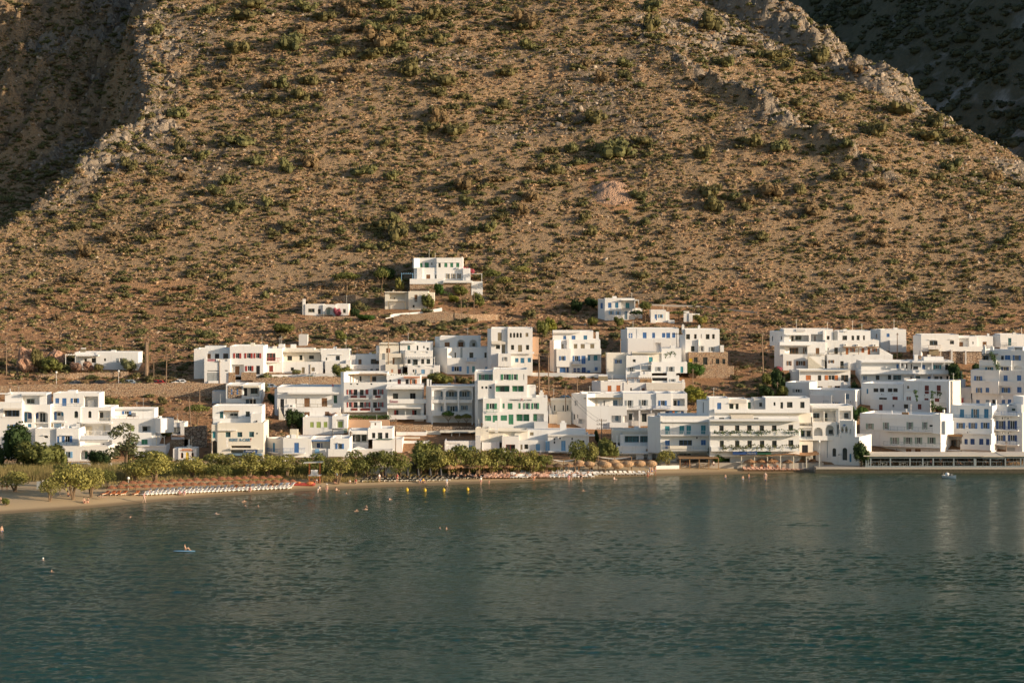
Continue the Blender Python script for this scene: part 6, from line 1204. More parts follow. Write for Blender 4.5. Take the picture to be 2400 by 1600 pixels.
def umbrella(mt, style='cone'):
    e = empty('beach_umbrella', (0, 0, 0), 'x', 'umbrella'); p = MB(); p.tube((0, 0, -.3), (0, 0, 2.3 if style != 'shut' else 2.0), .05, .05, 7); p.build('pole', M['c_wood'], e)
    c = MB(); r = random.Random(len(mt)*7+len(style))
    if style == 'cone':
        n = 16
        for ring in ((1.38, 1.88, .75, 2.16), (.75, 2.2, .05, 2.5)):
            for k in range(n):
                a0, a1 = 6.283*k/n, 6.283*(k+1)/n; j = r.uniform(-.05, .05)
                c.quad(((ring[0]+j)*math.cos(a0), (ring[0]+j)*math.sin(a0), ring[1]+j), ((ring[0]+j)*math.cos(a1), (ring[0]+j)*math.sin(a1), ring[1]-j), (ring[2]*math.cos(a1), ring[2]*math.sin(a1), ring[3]), (ring[2]*math.cos(a0), ring[2]*math.sin(a0), ring[3]))
        for k in range(90):
            a = r.uniform(0, 6.283); q = r.uniform(1.2, 1.42); c.poly([(q*math.cos(a-.05), q*math.sin(a-.05), 1.93), (q*math.cos(a+.05), q*math.sin(a+.05), 1.93), ((q+.08)*math.cos(a), (q+.08)*math.sin(a), 1.68)])
        for k in range(8):
            a = 6.283*k/8; s_ = MB(); s_.tube((0, 0, 1.9), (1.3*math.cos(a), 1.3*math.sin(a), 1.86), .02, .02, 4); 
            if k % 4 == 0: s_.build('strut', M['c_wood'], e)
    elif style == 'straw':
        c.ball((0, 0, 1.95), 1.15, 1.15, .62, 12, 6)
        for k in range(420):
            a = r.uniform(0, 6.283); ph = r.uniform(.1, 1.9); q = 1.17; x, y, z = q*math.sin(ph)*math.cos(a), q*math.sin(ph)*math.sin(a), 1.95+.65*math.cos(ph)
            c.poly([(x, y, z), (x+.05*math.sin(a), y-.05*math.cos(a), z), (x*1.16+r.uniform(-.1, .1), y*1.16+r.uniform(-.1, .1), z-.28)])
    elif style == 'shut':
        c.tube((0, 0, .75), (0, 0, 1.3), .30, .24, 9); c.tube((0, 0, 1.3), (0, 0, 2.1), .24, .03, 9)
    c.build('canopy', M[mt], e); return e
LP = {k: lounger(a, b) for k, (a, b) in dict(white=('c_cream','canvasw'), orange=('c_cream','c_orange'), dark=('c_cream','c_black'), pink=('c_wood','c_pinkpad' if 'c_pinkpad' in M else 'canvas')).items()}
flat('c_pinkpad', (.62, .38, .28), .85); 
for ch in LP['pink'].children:
    if ch.name.startswith('mattress'): ch.data.materials[0] = M['c_pinkpad']
UP = {'red': umbrella('thatch_red'), 'brown': umbrella('thatch_dark'), 'tan': umbrella('thatch'), 'straw': umbrella('thatch_straw', 'straw'), 'shut': umbrella('c_black', 'shut')}
used = set()
def place(P, key, loc, rz, sc, label, group):
    e = P[key]
    if (id(P), key) not in used:
        used.add((id(P), key)); e.location = loc; e.rotation_euler = (0, 0, rz); e.scale = (sc,)*3; KIDS.setdefault(e.name, list(e.children)); tag(e, label, None, group); return e
    return cp(e, loc, rz, sc, label, group)
def U(key, px, py, label, group, sc=1.): g = ground(px, py); return place(UP, key, g, random.uniform(-.3, .3), sc*random.uniform(.94, 1.05), label, group)
def Lg(key, px, py, label, group, rz=0., sc=1.): g = ground(px, py); return place(LP, key, g, rz+random.uniform(-.12, .12), sc, label, group)
gU1 = 'front row of red thatched umbrellas on the left beach'; gU2 = 'back row of red thatched umbrellas on the left beach'
for i in range(23):
    px = 262+i*19.2+random.uniform(-1.5, 1.5); U('red', px, 1161-i*.76, 'red brown thatched umbrella in the front row on the left beach' if 0 < i < 22 else ['leftmost red brown thatched umbrella, above the orange loungers', 'rightmost red thatched umbrella, next to the rubber boat'][i > 0], gU1, .7)
for i in range(20): U('red', 290+i*19.0+random.uniform(-3, 3), 1150-i*.8, 'red brown thatched umbrella in the back row on the left beach', gU2, .7)
gL1 = 'white loungers in the front row on the left beach'; gL2 = 'loungers in the second row on the left beach'
i = 0; px = 340.
while px < 686:
    Lg('white', px, 1161-(px-340)*.045, 'white lounger in the front row under the red thatched umbrellas', gL1, -.5); px += random.uniform(8.4, 10.6)
for px in np.arange(346, 690, 13.5): Lg('orange' if 545 < px < 572 or 620 < px < 645 else 'white', px+random.uniform(-3, 3), 1155.5-(px-340)*.045, 'orange lounger in the second row under the red thatched umbrellas' if 545 < px < 572 or 620 < px < 645 else 'white lounger in the second row under the red thatched umbrellas', gL2, -.5)
for px, lb in ((246,'leftmost orange lounger'),(262,'second orange lounger from the left'),(274,'third orange lounger from the left'),(288,'fourth orange lounger, beside the first umbrella'),(318,'orange lounger behind the stacked pads')): Lg('orange', px, 1160, lb+' on the left beach', 'orange loungers at the left end', -.4)
gL3 = 'dark loungers with pale end boards in the middle of the beach'
for r_, y in enumerate((1123.5, 1128.5)):
    for px in np.arange(846-r_*3, 1060, 13): Lg('dark', px+random.uniform(-2, 2), y-(px-846)*.012, 'black padded lounger in the %s row before the golden grass' % ('back', 'front')[r_], gL3, -1.1)
for i, px in enumerate((903, 955, 980, 1008, 1033)): U('shut', px, 1124, ['closed black umbrella, leftmost of five','second closed black umbrella from the left','third closed black umbrella from the left','fourth closed black umbrella from the left','closed black umbrella nearest the open ones'][i], 'closed black umbrellas', 1.05)
gU3 = 'brown thatched umbrellas in the central beach'
for px, y in ((1053,1119),(1071,1117),(1084,1116),(1102,1117),(1119,1115),(1134,1116),(1148,1115),(1166,1115),(1191,1115),(1217,1114),(1243,1114),(1263,1112),(1283,1114),(1307,1114),(1332,1113),(1356,1112),(1381,1111)): U('brown' if px % 3 else 'tan', px, y, 'brown thatched umbrella above the crowded central loungers', gU3, .95)
for px in np.arange(1060, 1290, 17): U('brown', px, 1111.5, 'brown thatched umbrella in the back row of the central beach', 'back row of brown umbrellas', .9)
gL4 = 'cream loungers in the crowded centre'; 
for r_, y in enumerate((1113, 1117.5, 1121.5)):
    for px in np.arange(1120 if r_ == 0 else 1062, 1395 if r_ < 2 else 1385, 9.2): Lg('dark' if px < 1135 and r_ > 0 else ('pink' if px < 1290 and (int(px) % 3) else 'white'), px+random.uniform(-2, 2), y-(px-1062)*.0085, 'pale lounger under the brown umbrellas of the crowded central beach', gL4, random.choice([-.5, -.2, .2]))
gU4 = 'shaggy straw umbrellas before the striped towels'
for i, (px, y) in enumerate(((1358,1107),(1382,1109),(1413,1107),(1439,1106),(1419,1112),(1448,1112),(1472,1109),(1500,1108),(1526,1108))): U('straw', px, y+2, 'shaggy straw umbrella, number %s of nine from the left' % ['one','two','three','four','five','six','seven','eight','nine'][i], gU4, 1.0)
for px in np.arange(1402, 1530, 11.): Lg('white', px, 1112.5, 'white lounger under the shaggy straw umbrellas', 'white loungers under the straw umbrellas', .3)
for i, (px, y) in enumerate(((1758,1101),(1783,1099),(1807,1100),(1814,1098),(1847,1100),(1875,1099),(1905,1099))): U('tan', px, y, 'golden thatched umbrella, number %s of seven before the reed roofed taverna' % ['one','two','three','four','five','six','seven'][i], 'golden thatched umbrellas at the taverna', .82)
for px in np.arange(1746, 1908, 10.2): Lg('pink', px, 1102.5, 'pinkish lounger in the row before the reed roofed taverna', 'pink loungers before the taverna', .15)
# ---------------------------------------------------------------- people
skin_cols = {'skin': (.55, .33, .22), 'skint': (.36, .19, .11), 'skinp': (.68, .46, .35)}
for k, v in skin_cols.items(): flat(k, v, .6, .06)
def body(pose):
    J = dict(pel=(0,0,.95), che=(0,0,1.28), nec=(0,0,1.48), hd=(0,-.02,1.62), hd2=(0,-.02,1.72))
    A = {}
    for s, n in ((-1, 'l'), (1, 'r')):
        A['sh'+n] = (s*.19, 0, 1.42); A['el'+n] = (s*.26, .02, 1.14); A['wr'+n] = (s*.27, -.08, .90); A['ha'+n] = (s*.27, -.12, .81)
        A['hi'+n] = (s*.10, 0, .90); A['kn'+n] = (s*.11, -.02, .50); A['an'+n] = (s*.11, .02, .09); A['to'+n] = (s*.12, -.16, .03)
    J.update(A)
    if pose == 'walk': J['knl'] = (-.1,-.2,.52); J['anl'] = (-.1,-.24,.1); J['tol'] = (-.1,-.42,.06); J['knr'] = (.1,.08,.5); J['anr'] = (.1,.3,.16); J['tor'] = (.1,.2,.03); J['wrl'] = (-.28,.14,.92); J['hal'] = (-.28,.16,.84); J['wrr'] = (.28,-.24,.96); J['har'] = (.28,-.3,.9)
    if pose == 'bend':
        for k in ('che','nec','hd','hd2','shl','shr'):
            x, y, z = J[k]; d = z-.95; J[k] = (x, y-d*.75, .95+d*.62)
        for n, s in (('l',-1),('r',1)): J['el'+n] = (s*.22,-.42,.95); J['wr'+n] = (s*.15,-.5,.72); J['ha'+n] = (s*.14,-.52,.62)
    if pose == 'sit':
        dz = -.83
        for k in list(J):
            if k[:2] in ('kn','an','to'): continue
            x, y, z = J[k]; J[k] = (x, y+(.12 if z > 1 else .05)*(z-.9), z+dz)
        for n, s in (('l',-1),('r',1)): J['hi'+n] = (s*.1,0,.1); J['kn'+n] = (s*.14,-.42,.42); J['an'+n] = (s*.13,-.62,.07); J['to'+n] = (s*.14,-.82,.04); J['wr'+n] = (s*.2,-.32,.34); J['ha'+n] = (s*.17,-.42,.4); J['el'+n] = (s*.27,-.08,.3)
    if pose == 'lie':
        def f(p): x, y, z = p; return (x, (z-.95)*.95, .46+(.3 if z > 1.2 else 0)*(z-1.1)+y*-.4)
        for k in list(J): J[k] = f(J[k])
    if pose == 'swim':
        for k in list(J):
            x, y, z = J[k]; J[k] = (x, y, z-1.38)
        for n, s in (('l',-1),('r',1)): J['el'+n] = (s*.42,-.1,-.02); J['wr'+n] = (s*.5,-.3,-.03); J['ha'+n] = (s*.5,-.4,-.02)
    if pose == 'wade':
        for k in list(J):
            x, y, z = J[k]; J[k] = (x, y, z-.75)
    names = list(J); ix = {n: i for i, n in enumerate(names)}
    E = [('pel','che'),('che','nec'),('nec','hd'),('hd','hd2')]
    for n in 'lr': E += [('che','sh'+n),('sh'+n,'el'+n),('el'+n,'wr'+n),('wr'+n,'ha'+n),('pel','hi'+n),('hi'+n,'kn'+n),('kn'+n,'an'+n),('an'+n,'to'+n)]
    rad = dict(pel=.13, che=.14, nec=.055, hd=.095, hd2=.075); rr = dict(sh=.06, el=.042, wr=.03, ha=.035, hi=.095, kn=.058, an=.038, to=.035)
    me = bpy.data.meshes.new('b'); me.from_pydata([J[n] for n in names], [(ix[a], ix[b]) for a, b in E], []); o = bpy.data.objects.new('b', me); COL.objects.link(o)
    sk = o.modifiers.new('s', 'SKIN'); o.modifiers.new('ss', 'SUBSURF').levels = 1
    lay = me.skin_vertices[0].data
    for n in names:
        r = rad.get(n) or rr[n[:2]]; d = lay[ix[n]]; d.radius = (r, r*.8) if n in ('pel', 'che') else (r, r)
    lay[ix['pel']].use_root = True
    me2 = bpy.data.meshes.new_from_object(o.evaluated_get(bpy.context.evaluated_depsgraph_get())); bpy.data.objects.remove(o); me2.name = 'body_'+pose
    me2.materials.clear(); me2.materials.append(M['skin']); me2.polygons.foreach_set('use_smooth', [True]*len(me2.polygons))
    ha = MB(); h = J['hd2']; ha.ball((h[0], h[1]+.03, h[2]-.01), .105, .11, .11, 8, 6)
    no = MB(); f_ = J['hd']; no.ball((f_[0], f_[1]-.10, f_[2]+.0), .018, .03, .02, 5, 4)
    sh = MB()
    if pose in ('stand','walk','bend'): sh.ball((0, 0, .88), .175, .145, .15, 9, 6)
    elif pose == 'sit': sh.ball((0, -.04, .13), .17, .19, .13, 9, 6)
    elif pose == 'lie': sh.ball((0, -.05, .46), .17, .17, .12, 9, 6)
    elif pose == 'wade': sh.ball((0, 0, .13), .175, .145, .15, 9, 6)
    tp = MB(); c = J['che']; tp.ball((c[0], c[1], c[2]+.0), .19, .15, .25 if pose != 'lie' else .16, 9, 6)
    return me2, ha, sh, tp
PB = {p: body(p) for p in ('stand','walk','bend','sit','lie','swim','wade')}; PM = {}
def person(pose, loc, rz, label, skin='skin', hair='c_dark', short='c_navy', top=None, sc=1., group=None):
    me, ha, sh, tp = PB[pose]; k = (pose, skin)
    if k not in PM: m2 = me.copy(); m2.materials[0] = M[skin]; PM[k] = m2
    e = empty('person', loc, label, 'person', group, rz); e.scale = (sc,)*3
    b = bpy.data.objects.new('body', PM[k]); COL.objects.link(b); b.parent = e
    for nm, mb, mt in (('hair', ha, hair), ('swimwear', sh, short), ('shirt', tp, top)):
        if mb.f and mt:
            kk = (pose, nm, mt)
            if kk not in PM: PM[kk] = mb.mesh(nm, M[mt], True)
            o = bpy.data.objects.new(nm, PM[kk]); COL.objects.link(o); o.parent = e
    return e
def Pp(pose, px, py, rz, label, **k):
    D = ghit(px, py)
    if pose in ('swim', 'wade'): D = F*CZ/(py-HY); loc = ((px-1200)/F*D, D, 0.)
    else: loc = ground(px, py)
    return person(pose, loc, rz, label, **k)
Pp('walk',338,1178,1.4,'person in pale pink walking at the waterline before the white loungers',short='c_pink',top='c_pink',skin='skinp',sc=1.05)
Pp('bend',745,1157,1.2,'person in white bending forward in the shallow water',short='c_white',top='c_white',skin='skinp')
Pp('stand',766,1157,0,'person with a white cap standing in the shallows beside the bending one',hair='c_white',short='c_pink')
Pp('sit',789,1153,1.,'person sitting in the shallows right of the two standing in white',short='c_navy')
Pp('walk',1047,1142,1.3,'person with a blue top walking along the waterline before the yellow buoys',top='c_lblue',short='c_white',skin='skinp')
Pp('stand',1127,1138,.4,'person with a white hat standing at the waterline left of the child',hair='c_white',top='c_white',short='c_pink'); Pp('stand',1146,1137,0,'small child standing at the waterline before the crowded loungers',short='c_red',sc=.6)
Pp('stand',1333,1133,.3,'person in a flowered swimsuit standing in the shallows, left of the dark one',short='c_pink',top='c_pink'); Pp('stand',1362,1132,0,'person in a black swimsuit standing in the shallows',short='c_black',top='c_black'); Pp('stand',1339,1127,2,'person standing on the wet sand behind the flowered swimsuit',short='c_navy')
Pp('sit',1440,1127,1,'person sitting alone at the waterline under the straw umbrellas',short='c_white',skin='skinp'); Pp('stand',1518,1125,0,'tanned person standing at the waterline before the leaning tamarisk',skin='skint',short='c_red')
Pp('stand',1528,1114,0,'person in a blue suit among friends at the straw umbrellas',short='c_blue'); Pp('stand',1536,1113,1,'tanned person at the right end of the straw umbrellas',skin='skint'); Pp('stand',1523,1114,2,'person in white beside the blue suited one',top='c_white')
Pp('wade',1700,1120,0,'child wading, leftmost of the four waders',short='c_blue',sc=.8); Pp('wade',1741,1123,.5,'child bending in the water, second wader from the left',short='c_lblue',sc=.8); Pp('wade',1755,1120,1,'dark haired adult wader turned sideways',skin='skint'); Pp('wade',1794,1119,0,'tall pale wader at the right of the four',skin='skinp',sc=1.1); Pp('wade',1794,1125,0,'wader alone before the taverna loungers',sc=.9)
Pp('stand',931,1131,0,'person in a red top among the black loungers',top='c_red',short='c_red'); Pp('stand',889,1131,.4,'person in a white shirt standing at the black loungers',top='c_white',short='c_grey'); Pp('sit',985,1131,0,'person in blue sitting at the edge of the black loungers',top='c_blue'); Pp('sit',992,1131,.5,'person in yellow sitting at the edge of the black loungers',top='c_yellow')
Pp('sit',197,1178,.3,'left one of two sunbathers sitting under the twin trunked tamarisk',short='c_red'); Pp('sit',206,1178,-.5,'right one of two sunbathers sitting under the twin trunked tamarisk',short='c_pink'); Pp('sit',160,1163,1.2,'person sitting on a dark towel left of the twin trunked tamarisk',short='c_navy',skin='skint'); Pp('stand',140,1160,2,'bare backed person standing near the twin trunked tamarisk',short='c_dgreen',skin='skinp'); Pp('lie',240,1171,1.5,'sunbather lying flat before the orange loungers',short='c_white'); Pp('sit',2,1176,.5,'sunbather beside the round bush at the left edge',short='c_white'); Pp('lie',10,1179,1.3,'second sunbather beside the round bush at the left edge',short='c_pink')
Pp('stand',5,1150,0,'person in red shorts partly behind the leftmost tamarisk',short='c_red',skin='skint'); Pp('stand',16,1149,0,'child in red at the leftmost tamarisk',short='c_red',top='c_red',sc=.8,skin='skint')
Pp('sit',748,1131,.4,'person sitting in the shade of the lifeguard tower',top='c_dark',short='c_dark',skin='skint'); Pp('sit',742,1131,0,'second person sitting in the shade of the lifeguard tower',top='c_white'); Pp('sit',784,1133,.4,'left one of the couple under the leaning dark trunk',top='c_orange'); Pp('sit',788,1133,0,'right one of the couple under the leaning dark trunk',top='c_pink'); Pp('sit',820,1132,0,'small seated person before the dark trunks',top='c_white',sc=.8); Pp('sit',834,1132,0,'seated person in red before the dark trunks',top='c_red'); Pp('stand',789,1128,0,'person in light blue by the leaning trunk',top='c_lblue',short='c_grey')
Pp('sit',421,1160,.3,'person in lilac sitting on the white loungers',top='c_pink',short='c_dark'); Pp('sit',432,1160,0,'person in pale pink beside the lilac one',top='c_pink',skin='skinp'); Pp('sit',350,1158,0,'person in red on the white loungers',top='c_red'); Pp('sit',586,1152,0,'person in crimson on the white loungers',top='c_red'); Pp('sit',1251,1125,0,'person in an orange shirt kneeling at the waterline',top='c_orange',short='c_orange')
for px, py, lb in ((306,1212,'swimmer head alone off the left beach'),(506,1204,'pink swimmer between the lone head and the buoys'),(575,1186,'left of the pair of swimmers nearest the white loungers'),(605,1186,'right of the pair of swimmers nearest the white loungers'),(572,1175,'swimmer closest to the white loungers'),(836,1197,'left one of three swimmers below the buoys'),(859,1187,'upper right of three swimmers below the buoys'),(857,1193,'lower right of three swimmers below the buoys'),
    (101,1313,'swimmer with a white cap far left in the dark water'),(121,1340,'dark haired swimmer nearest the camera'),(1031,1238,'left one of two swimmers in the golden water'),(1046,1239,'right one of two swimmers in the golden water'),(1367,1150,'swimmer right of the middle near the sunbeds'),(812,1157,'swimmer near the two figures in white'),(913,1170,'swimmer head just below the yellow buoys')): Pp('swim',px,py,random.uniform(0,6),lb,skin='skinp' if px in (506,101) else 'skin',hair='c_white' if px == 101 else 'c_dark',short=None)
Pp('wade',4,1246,1,'person standing waist deep at the left edge of the water')
# crowd on the loungers
for i, px in enumerate(np.arange(1064, 1388, 8.5)):
    y = 1121-(px-1062)*.0085-random.choice([0, 4.5]); g = ground(px, y)
    person(random.choice(['lie','lie','sit']), g+Vector((0, 0, .05 if i % 2 else .0)), random.uniform(-.5, .5), 'sunbather resting on a pale lounger in the crowded centre', random.choice(['skin','skint','skinp']), 'c_dark', random.choice(['c_red','c_navy','c_white','c_teal','c_black','c_pink']), None, 1., 'sunbathers on the central loungers')
for i, px in enumerate((1762,1786,1800,1822,1838,1862,1880,1898)): g = ground(px, 1100.5); person(random.choice(['sit','lie']), g+Vector((0,0,.3)), 0, 'guest resting on the pink loungers before the taverna', random.choice(['skin','skint']), 'c_dark', 'c_red', random.choice([None,'c_white','c_orange']), 1., 'guests on the pink loungers')
# buoys
for px, py, lb in ((954,1150,'small yellow buoy, leftmost of four'),(996,1151,'second yellow buoy from the left'),(1040,1151,'third yellow buoy from the left'),(1096,1149,'yellow buoy, rightmost of four')):
    D = F*CZ/(py-HY); e = empty('buoy', ((px-1200)/F*D, D, 0), lb, 'buoy', 'yellow buoys'); a = MB(); a.ball((0, 0, .22), .28, .28, .32, 10, 8); a.build('float', M['c_yellow'], e); b = MB(); b.tube((0, 0, .5), (0, 0, .66), .05, .05, 6); b.build('top_ring', M['c_yellow'], e)
# stand up paddler's board
D = F*CZ/(1291-HY); e = empty('paddle_board', ((432-1200)/F*D, D, 0), 'pale paddle board with a seated rider far left in the water', 'board'); a = MB(); a.ball((0, 0, .04), 1.6, .36, .07, 14, 5); a.build('deck', M['c_lblue'], e); person('sit', ((434-1200)/F*D, D, .1), 1.57, 'rider sitting on the pale paddle board', short='c_black')
# motor boat at the quay
D = 414.; e = empty('motor_boat', ((2225-1200)/F*D, D, 0), 'small white motor boat moored at the quay', 'boat', None, -1.0); e.scale = (.85,)*3
hb_ = MB(); pr = [(-1.9,.5,.45),(-1.0,.72,.45),(.4,.74,.5),(1.4,.5,.62),(2.1,.04,.78)]
for i in range(4):
    (x0,w0,z0),(x1,w1,z1) = pr[i], pr[i+1]
    for s in (-1, 1): hb_.quad((x0,s*w0,z0), (x1,s*w1,z1), (x1,s*w1*.55,-.1), (x0,s*w0*.6,-.1))
    hb_.quad((x0,-w0,z0-.06), (x1,-w1,z1-.06), (x1,w1,z1-.06), (x0,w0,z0-.06))
hb_.quad((-1.9,-.5,.45), (-1.9,.5,.45), (-1.9,.3,-.1), (-1.9,-.3,-.1)); hb_.build('hull', M['c_white'], e)
cb_ = MB(); cb_.hexa([(.2,-.4,.45),(.9,-.4,.5),(.9,.4,.5),(.2,.4,.45),(.4,-.35,.95),(.75,-.35,.9),(.75,.35,.9),(.4,.35,.95)]); cb_.build('windscreen', M['glass'], e)
mo = MB(); mo.box(-2.2,-1.88,-.16,.16,.1,.95); mo.build('outboard_motor', M['c_dark'], e); cn = MB(); cn.ball((-.7, 0, .75), .55, .45, .38, 8, 6); cn.build('folded_cover', M['c_white'], e)
# ---------------------------------------------------------------- lifeguard tower
g = ground(737, 1131); e = empty('lifeguard_tower', g, 'orange and white wooden lifeguard tower on the left beach', 'lifeguard tower')
for x in (-.95, .95):
    for y in (0, 1.6): p = MB(); p.box(x-.07, x+.07, y-.07, y+.07, -.3, 3.6 if True else 0); p.build('post', M['c_orangebright'] if 'c_orangebright' in M else M['c_orange'], e)
a = MB(); a.box(-1.1, 1.1, -.1, 1.75, 1.25, 1.42); a.build('platform', M['c_white'], e)
a = MB(); a.box(-.62, .62, -.12, -.06, 1.44, 2.35); a.build('front_board', M['c_white'], e)
a = MB(); a.hexa([(-2.0,-.35,3.5),(1.5,-.35,3.62),(1.5,2.0,3.62),(-2.0,2.0,3.5),(-2.0,-.35,3.58),(1.5,-.35,3.72),(1.5,2.0,3.72),(-2.0,2.0,3.58)]); a.build('roof', M['c_cream'], e)
for s in (-1, 1):
    a = MB(); a.tube((s*.95, 0, 0), (-s*.95, 0, 1.2), .04, .04, 5); a.build('brace', M['c_orange'], e); a = MB(); a.box(min(s*.95, s*.9), max(s*.95, s*.9), 0, 1.6, 2.1, 2.2); a.build('handrail', M['c_orange'], e)
a = MB(); a.tube((1.1, .4, 0), (1.0, .4, 1.3), .04, .04, 5); a.tube((1.6, .4, 0), (1.1, .4, 1.35), .04, .04, 5); a.build('ladder', M['c_wood'], e)
g = ground(708, 1138); e = empty('rubber_boat', g, 'red and orange rescue kayak lying on the sand before the lifeguard tower', 'boat', None, .1)
a = MB(); a.tube((-2.3, .0, .28), (1.8, 0, .28), .24, .34, 9); a.ball((1.85, 0, .3), .55, .42, .36, 10, 7); a.ball((-2.3, 0, .28), .35, .24, .24, 8, 6); a.build('hull', M['c_red'], e); b = MB(); b.ball((1.4, -.1, .45), .8, .38, .34, 10, 7); b.build('bow', M['c_orange'], e); b = MB(); b.ball((-.6, -.05, .6), .35, .25, .2, 8, 6); b.build('seat', M['c_orange'], e)
g = ground(1242, 1113)
def shade_frame(px0, px1, yt, yb, label, sail=None, D=None):
    D = D or ghit((px0+px1)/2, yb); a0 = at(px0, yb, D); a1 = at(px1, yb, D); h = (yb-yt)*D/F; e = empty('shade_frame', a0, label, 'frame'); w = a1.x-a0.x
    for x in (0, w/2, w):
        p = MB(); p.tube((x, 0, -.3), (x, 0, h), .08, .07, 6); p.build('post', M['c_wood'], e)
    b = MB(); b.tube((-.1, 0, h), (w+.1, 0, h), .07, .07, 6); b.build('beam', M['c_wood'], e)
    if sail:
        s_ = MB(); n = 8
        for k in range(n):
            for j in range(3):
                f = lambda u, v: (w*u, 2.6*v, h-.05-.45*math.sin(math.pi*u)*.9-.15*math.sin(math.pi*v))
                s_.quad(f(k/n, j/3), f((k+1)/n, j/3), f((k+1)/n, (j+1)/3), f(k/n, (j+1)/3))
        s_.build('shade_sail', M[sail], e)
    return e
shade_frame(1075, 1124, 1089, 1118, 'plain wooden goal like frame above the brown umbrellas'); shade_frame(1294, 1348, 1076, 1110, 'shade sail on bare poles among the brown umbrellas', 'canvas'); shade_frame(1402, 1480, 1070, 1106, 'long pale shade net on poles behind the straw umbrellas', 'canvas')
# signboard and shower wall on the left beach
g = ground(92, 1146); e = empty('notice_board', g, 'grey panel and speckled panel standing at the reeds on the left beach', 'board'); a = MB(); a.box(-.45, .3, 0, .12, 0, 1.35); a.build('grey_panel', M['c_grey'], e); a = MB(); a.box(.5, 1.5, -.1, .05, 0, 1.55); a.build('speckled_panel', M['c_cream'], e)
g = ground(38, 1181)
# ---------------------------------------------------------------- waterfront buildings in front of the houses
def seat_set(parent_label, x, y, z, mt='c_white', n=3):
    pass
def tables(x0, x1, y, z, n, mt, label, group):
    t = MB(); t.box(-.4, .4, -.4, .4, .70, .74); t.box(-.05, .05, -.05, .05, 0, .70); tm = t.mesh('table_top', M[mt])
    c = MB(); c.box(-.2, .2, -.2, .2, .42, .46); c.box(-.2, .2, .16, .2, .46, .88)
    for a_ in (-.17, .17):
        for b_ in (-.17, .17): c.box(a_-.02, a_+.02, b_-.02, b_+.02, 0, .42)
    cm = c.mesh('chair', M[mt])
    for k in range(n):
        x = x0+(x1-x0)*(k+.5)/n+random.uniform(-.2, .2); yy = y+random.choice([0, 1.6, 3.0]); o = bpy.data.objects.new('table', tm); COL.objects.link(o); o.location = (x, yy, z); tag(o, 'table '+label, 'table', group+' tables')
        for s in (-1, 1):
            q = bpy.data.objects.new('chair', cm); COL.objects.link(q); q.location = (x+s*.62, yy, z); q.rotation_euler = (0, 0, -s*1.57); tag(q, 'chair '+label, 'chair', group+' chairs')
def pavilion(px0, px1, label, posts, D=424.3, yt=1065, glass=True, dep=6.5, name='quay_restaurant', rail=None):
    x0, x1 = (px0-1200)/F*D, (px1-1200)/F*D; z0 = 1.05; z1 = CZ-(yt+3.5-HY)/F*D; e = empty(name, (x0, D, z0), label, 'restaurant'); w = x1-x0; h = z1-z0
    r = MB(); r.hexa([(-.5,-.6,h),(w+.2,-.6,h),(w+.2,dep,h+.12),(-.5,dep,h+.12),(-.5,-.6,h+.16),(w+.2,-.6,h+.16),(w+.2,dep,h+.30),(-.5,dep,h+.30)]); r.build('roof', M['canvas'], e)
    b = MB(); b.box(-.1, w+.1, -.06, .06, h-.42, h-.05); b.build('fascia', M['c_shaded_gpost'], e); b = MB(); b.box(-.1, w+.1, -.06, .10, 0, .25); b.build('kerb', M['c_shaded_gpost'], e)
    for p in posts:
        x = (p-1200)/F*D-x0; c = MB(); c.box(x-.12, x+.12, -.08, .12, .25, h-.42); c.build('post', M['c_shaded_gpost'], e)
        c = MB(); c.box(x-.08, x+.08, dep-.3, dep-.14, 0, h+.3); c.build('post', M['c_shaded_gpost'], e)
    if glass:
        for i in range(len(posts)-1):
            a0, a1 = (posts[i]-1200)/F*D-x0+.14, (posts[i+1]-1200)/F*D-x0-.14
            if a1-a0 < 1: continue
            c = MB(); c.box(a0, a1, -.02, .02, 1.02, 1.09); c.box((a0+a1)/2-.025, (a0+a1)/2+.025, -.02, .02, .25, 1.02); c.build('rail', M['c_shaded_gpost'], e)
    bk = MB(); bk.box(0, w, dep, dep+.15, 0, h+.2); bk.build('shade_backing', M['interior_shade'], e)  # near-black sheet added at the back: shade inside put into its colour
    tables(x0+.4, x1-.4, D+1.2, z0, max(3, int(w/2)), 'c_tablew', 'inside the '+label, label)
    for k in range(max(2, int(w/2.4))):
        person('sit' if k % 3 else 'stand', (x0+random.uniform(.5, w-.5), D+random.uniform(1, 4.5), z0+(.42 if k % 3 else 0)), random.uniform(0, 6), 'guest inside the '+label, random.choice(['skin','skint']), 'c_dark', 'c_navy', random.choice(['c_white','c_red','c_lblue','c_dark','c_orange']), 1., 'guests inside the '+label)
    return e
flat('c_shaded_gpost', (.20, .235, .25), .6); flat('c_tablew', (.40, .42, .40), .7)  # post grey-blue is darkened: shade under the roof put into the colour
q = lambda *v: [2080+a*K for a in v]
pavilion(2029, 2302, 'long quay restaurant with grey posts', [2030,2035,2040.5]+q(45,345,540,700,1015,1330)); pavilion(2304, 2352, 'short quay pavilion with red dressed guests', q(1350,1575,1770)+[2351], yt=1066); pavilion(2355, 2470, 'quay pavilion cut by the right edge', q(1805,2040)+[2400,2430,2468], yt=1065)
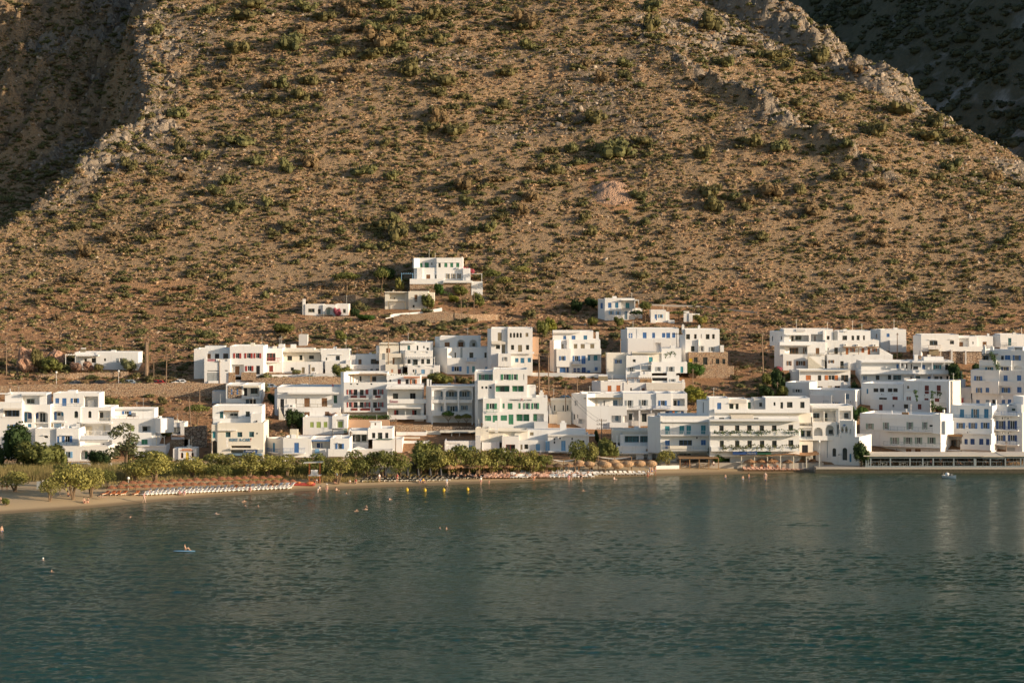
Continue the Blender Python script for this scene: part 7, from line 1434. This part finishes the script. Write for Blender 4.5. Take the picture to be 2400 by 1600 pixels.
def posted(name, label, px0, px1, yt, yb, dep, roof_mt, post_mt, back='interior_shade', n=5, wavy=True, D=None, tbl=True):
    D = D or ghit((px0+px1)/2, yb); a0 = at(px0, yb, D); w = (px1-px0)*D/F; h = (yb-yt)*D/F; e = empty(name, a0, label, 'restaurant' if 'bar' not in name else 'bar')
    seg = 16; r = MB()
    for k in range(seg):
        u0, u1 = w*k/seg-.3*(k == 0), w*(k+1)/seg; z = lambda u: h+(.12*math.sin(u*.9)+.05*math.sin(u*3.1) if wavy else 0)
        r.hexa([(u0,-.3,z(u0)),(u1,-.3,z(u1)),(u1,dep,z(u1)+.15),(u0,dep,z(u0)+.15),(u0,-.3,z(u0)+.14),(u1,-.3,z(u1)+.14),(u1,dep,z(u1)+.3),(u0,dep,z(u0)+.3)])
    r.build('reed_roof' if wavy else 'roof', M[roof_mt], e)
    for k in range(n+1):
        x = w*k/n; c = MB(); c.box(x-.09, x+.09, 0, .18, -.3, h); c.build('post', M[post_mt], e)
    if back: b = MB(); b.box(0, w, dep-.1, dep, -.2, h+.1); b.build('shade_backing', M[back], e)  # near-black backing, the shade under the roof put into its colour
    if tbl: tables(a0.x+.4, a0.x+w-.4, D+.8, a0.z, max(3, int(w/1.6)), 'c_wood', 'inside the '+label, label)
    for k in range(max(2, int(w/1.5))):
        person('sit', (a0.x+random.uniform(.5, w-.5), D+random.uniform(.6, dep-1), a0.z+.42), random.uniform(0, 6), 'guest inside the '+label, random.choice(['skin','skint']), 'c_dark', 'c_navy', random.choice(['c_white','c_red','c_lblue','c_dark']), 1., 'guests inside the '+label)
    return e
posted('reed_roof_taverna','reed roofed beach taverna behind the golden umbrellas',1738,1921,1066,1094,5,'thatch','c_cream',n=6,D=426.5); posted('open_air_bar','open air bar with wooden railings left of the market trees',1594,1684,1074,1097,4,'c_wood','c_wood',back=None,wavy=False,n=4,D=425.5)
posted('shaded_canteen','dark timber canteen under the taller tree in the middle',962,1014,1090,1112,4,'thatch_dark','c_wood',n=3); posted('black_awning_cafe','cafe with a long dark awning under the rental office',535,614,1066,1086,3,'c_gblue','c_dark',wavy=False,n=4,D=429.5)
# bright tent behind the peach wall, flag, striped parasol
D = 438.; e = empty('white_pavilion', at(840, 1054, D), 'small white peaked pavilion between the blue doored and green windowed houses', 'tent'); a = MB()
for k in range(4):
    c4 = [(-1.7,-1.5),(1.7,-1.5),(1.7,1.5),(-1.7,1.5)]; a.poly([(*c4[k], 0), (*c4[(k+1) % 4], 0), (0, 0, .75)])
a.build('peaked_roof', M['canvasw'], e)
for sx in (-1.6, 1.6):
    for sy in (-1.4, 1.4): p = MB(); p.box(sx-.04, sx+.04, sy-.04, sy+.04, -2, 0); p.build('post', M['c_white'], e)
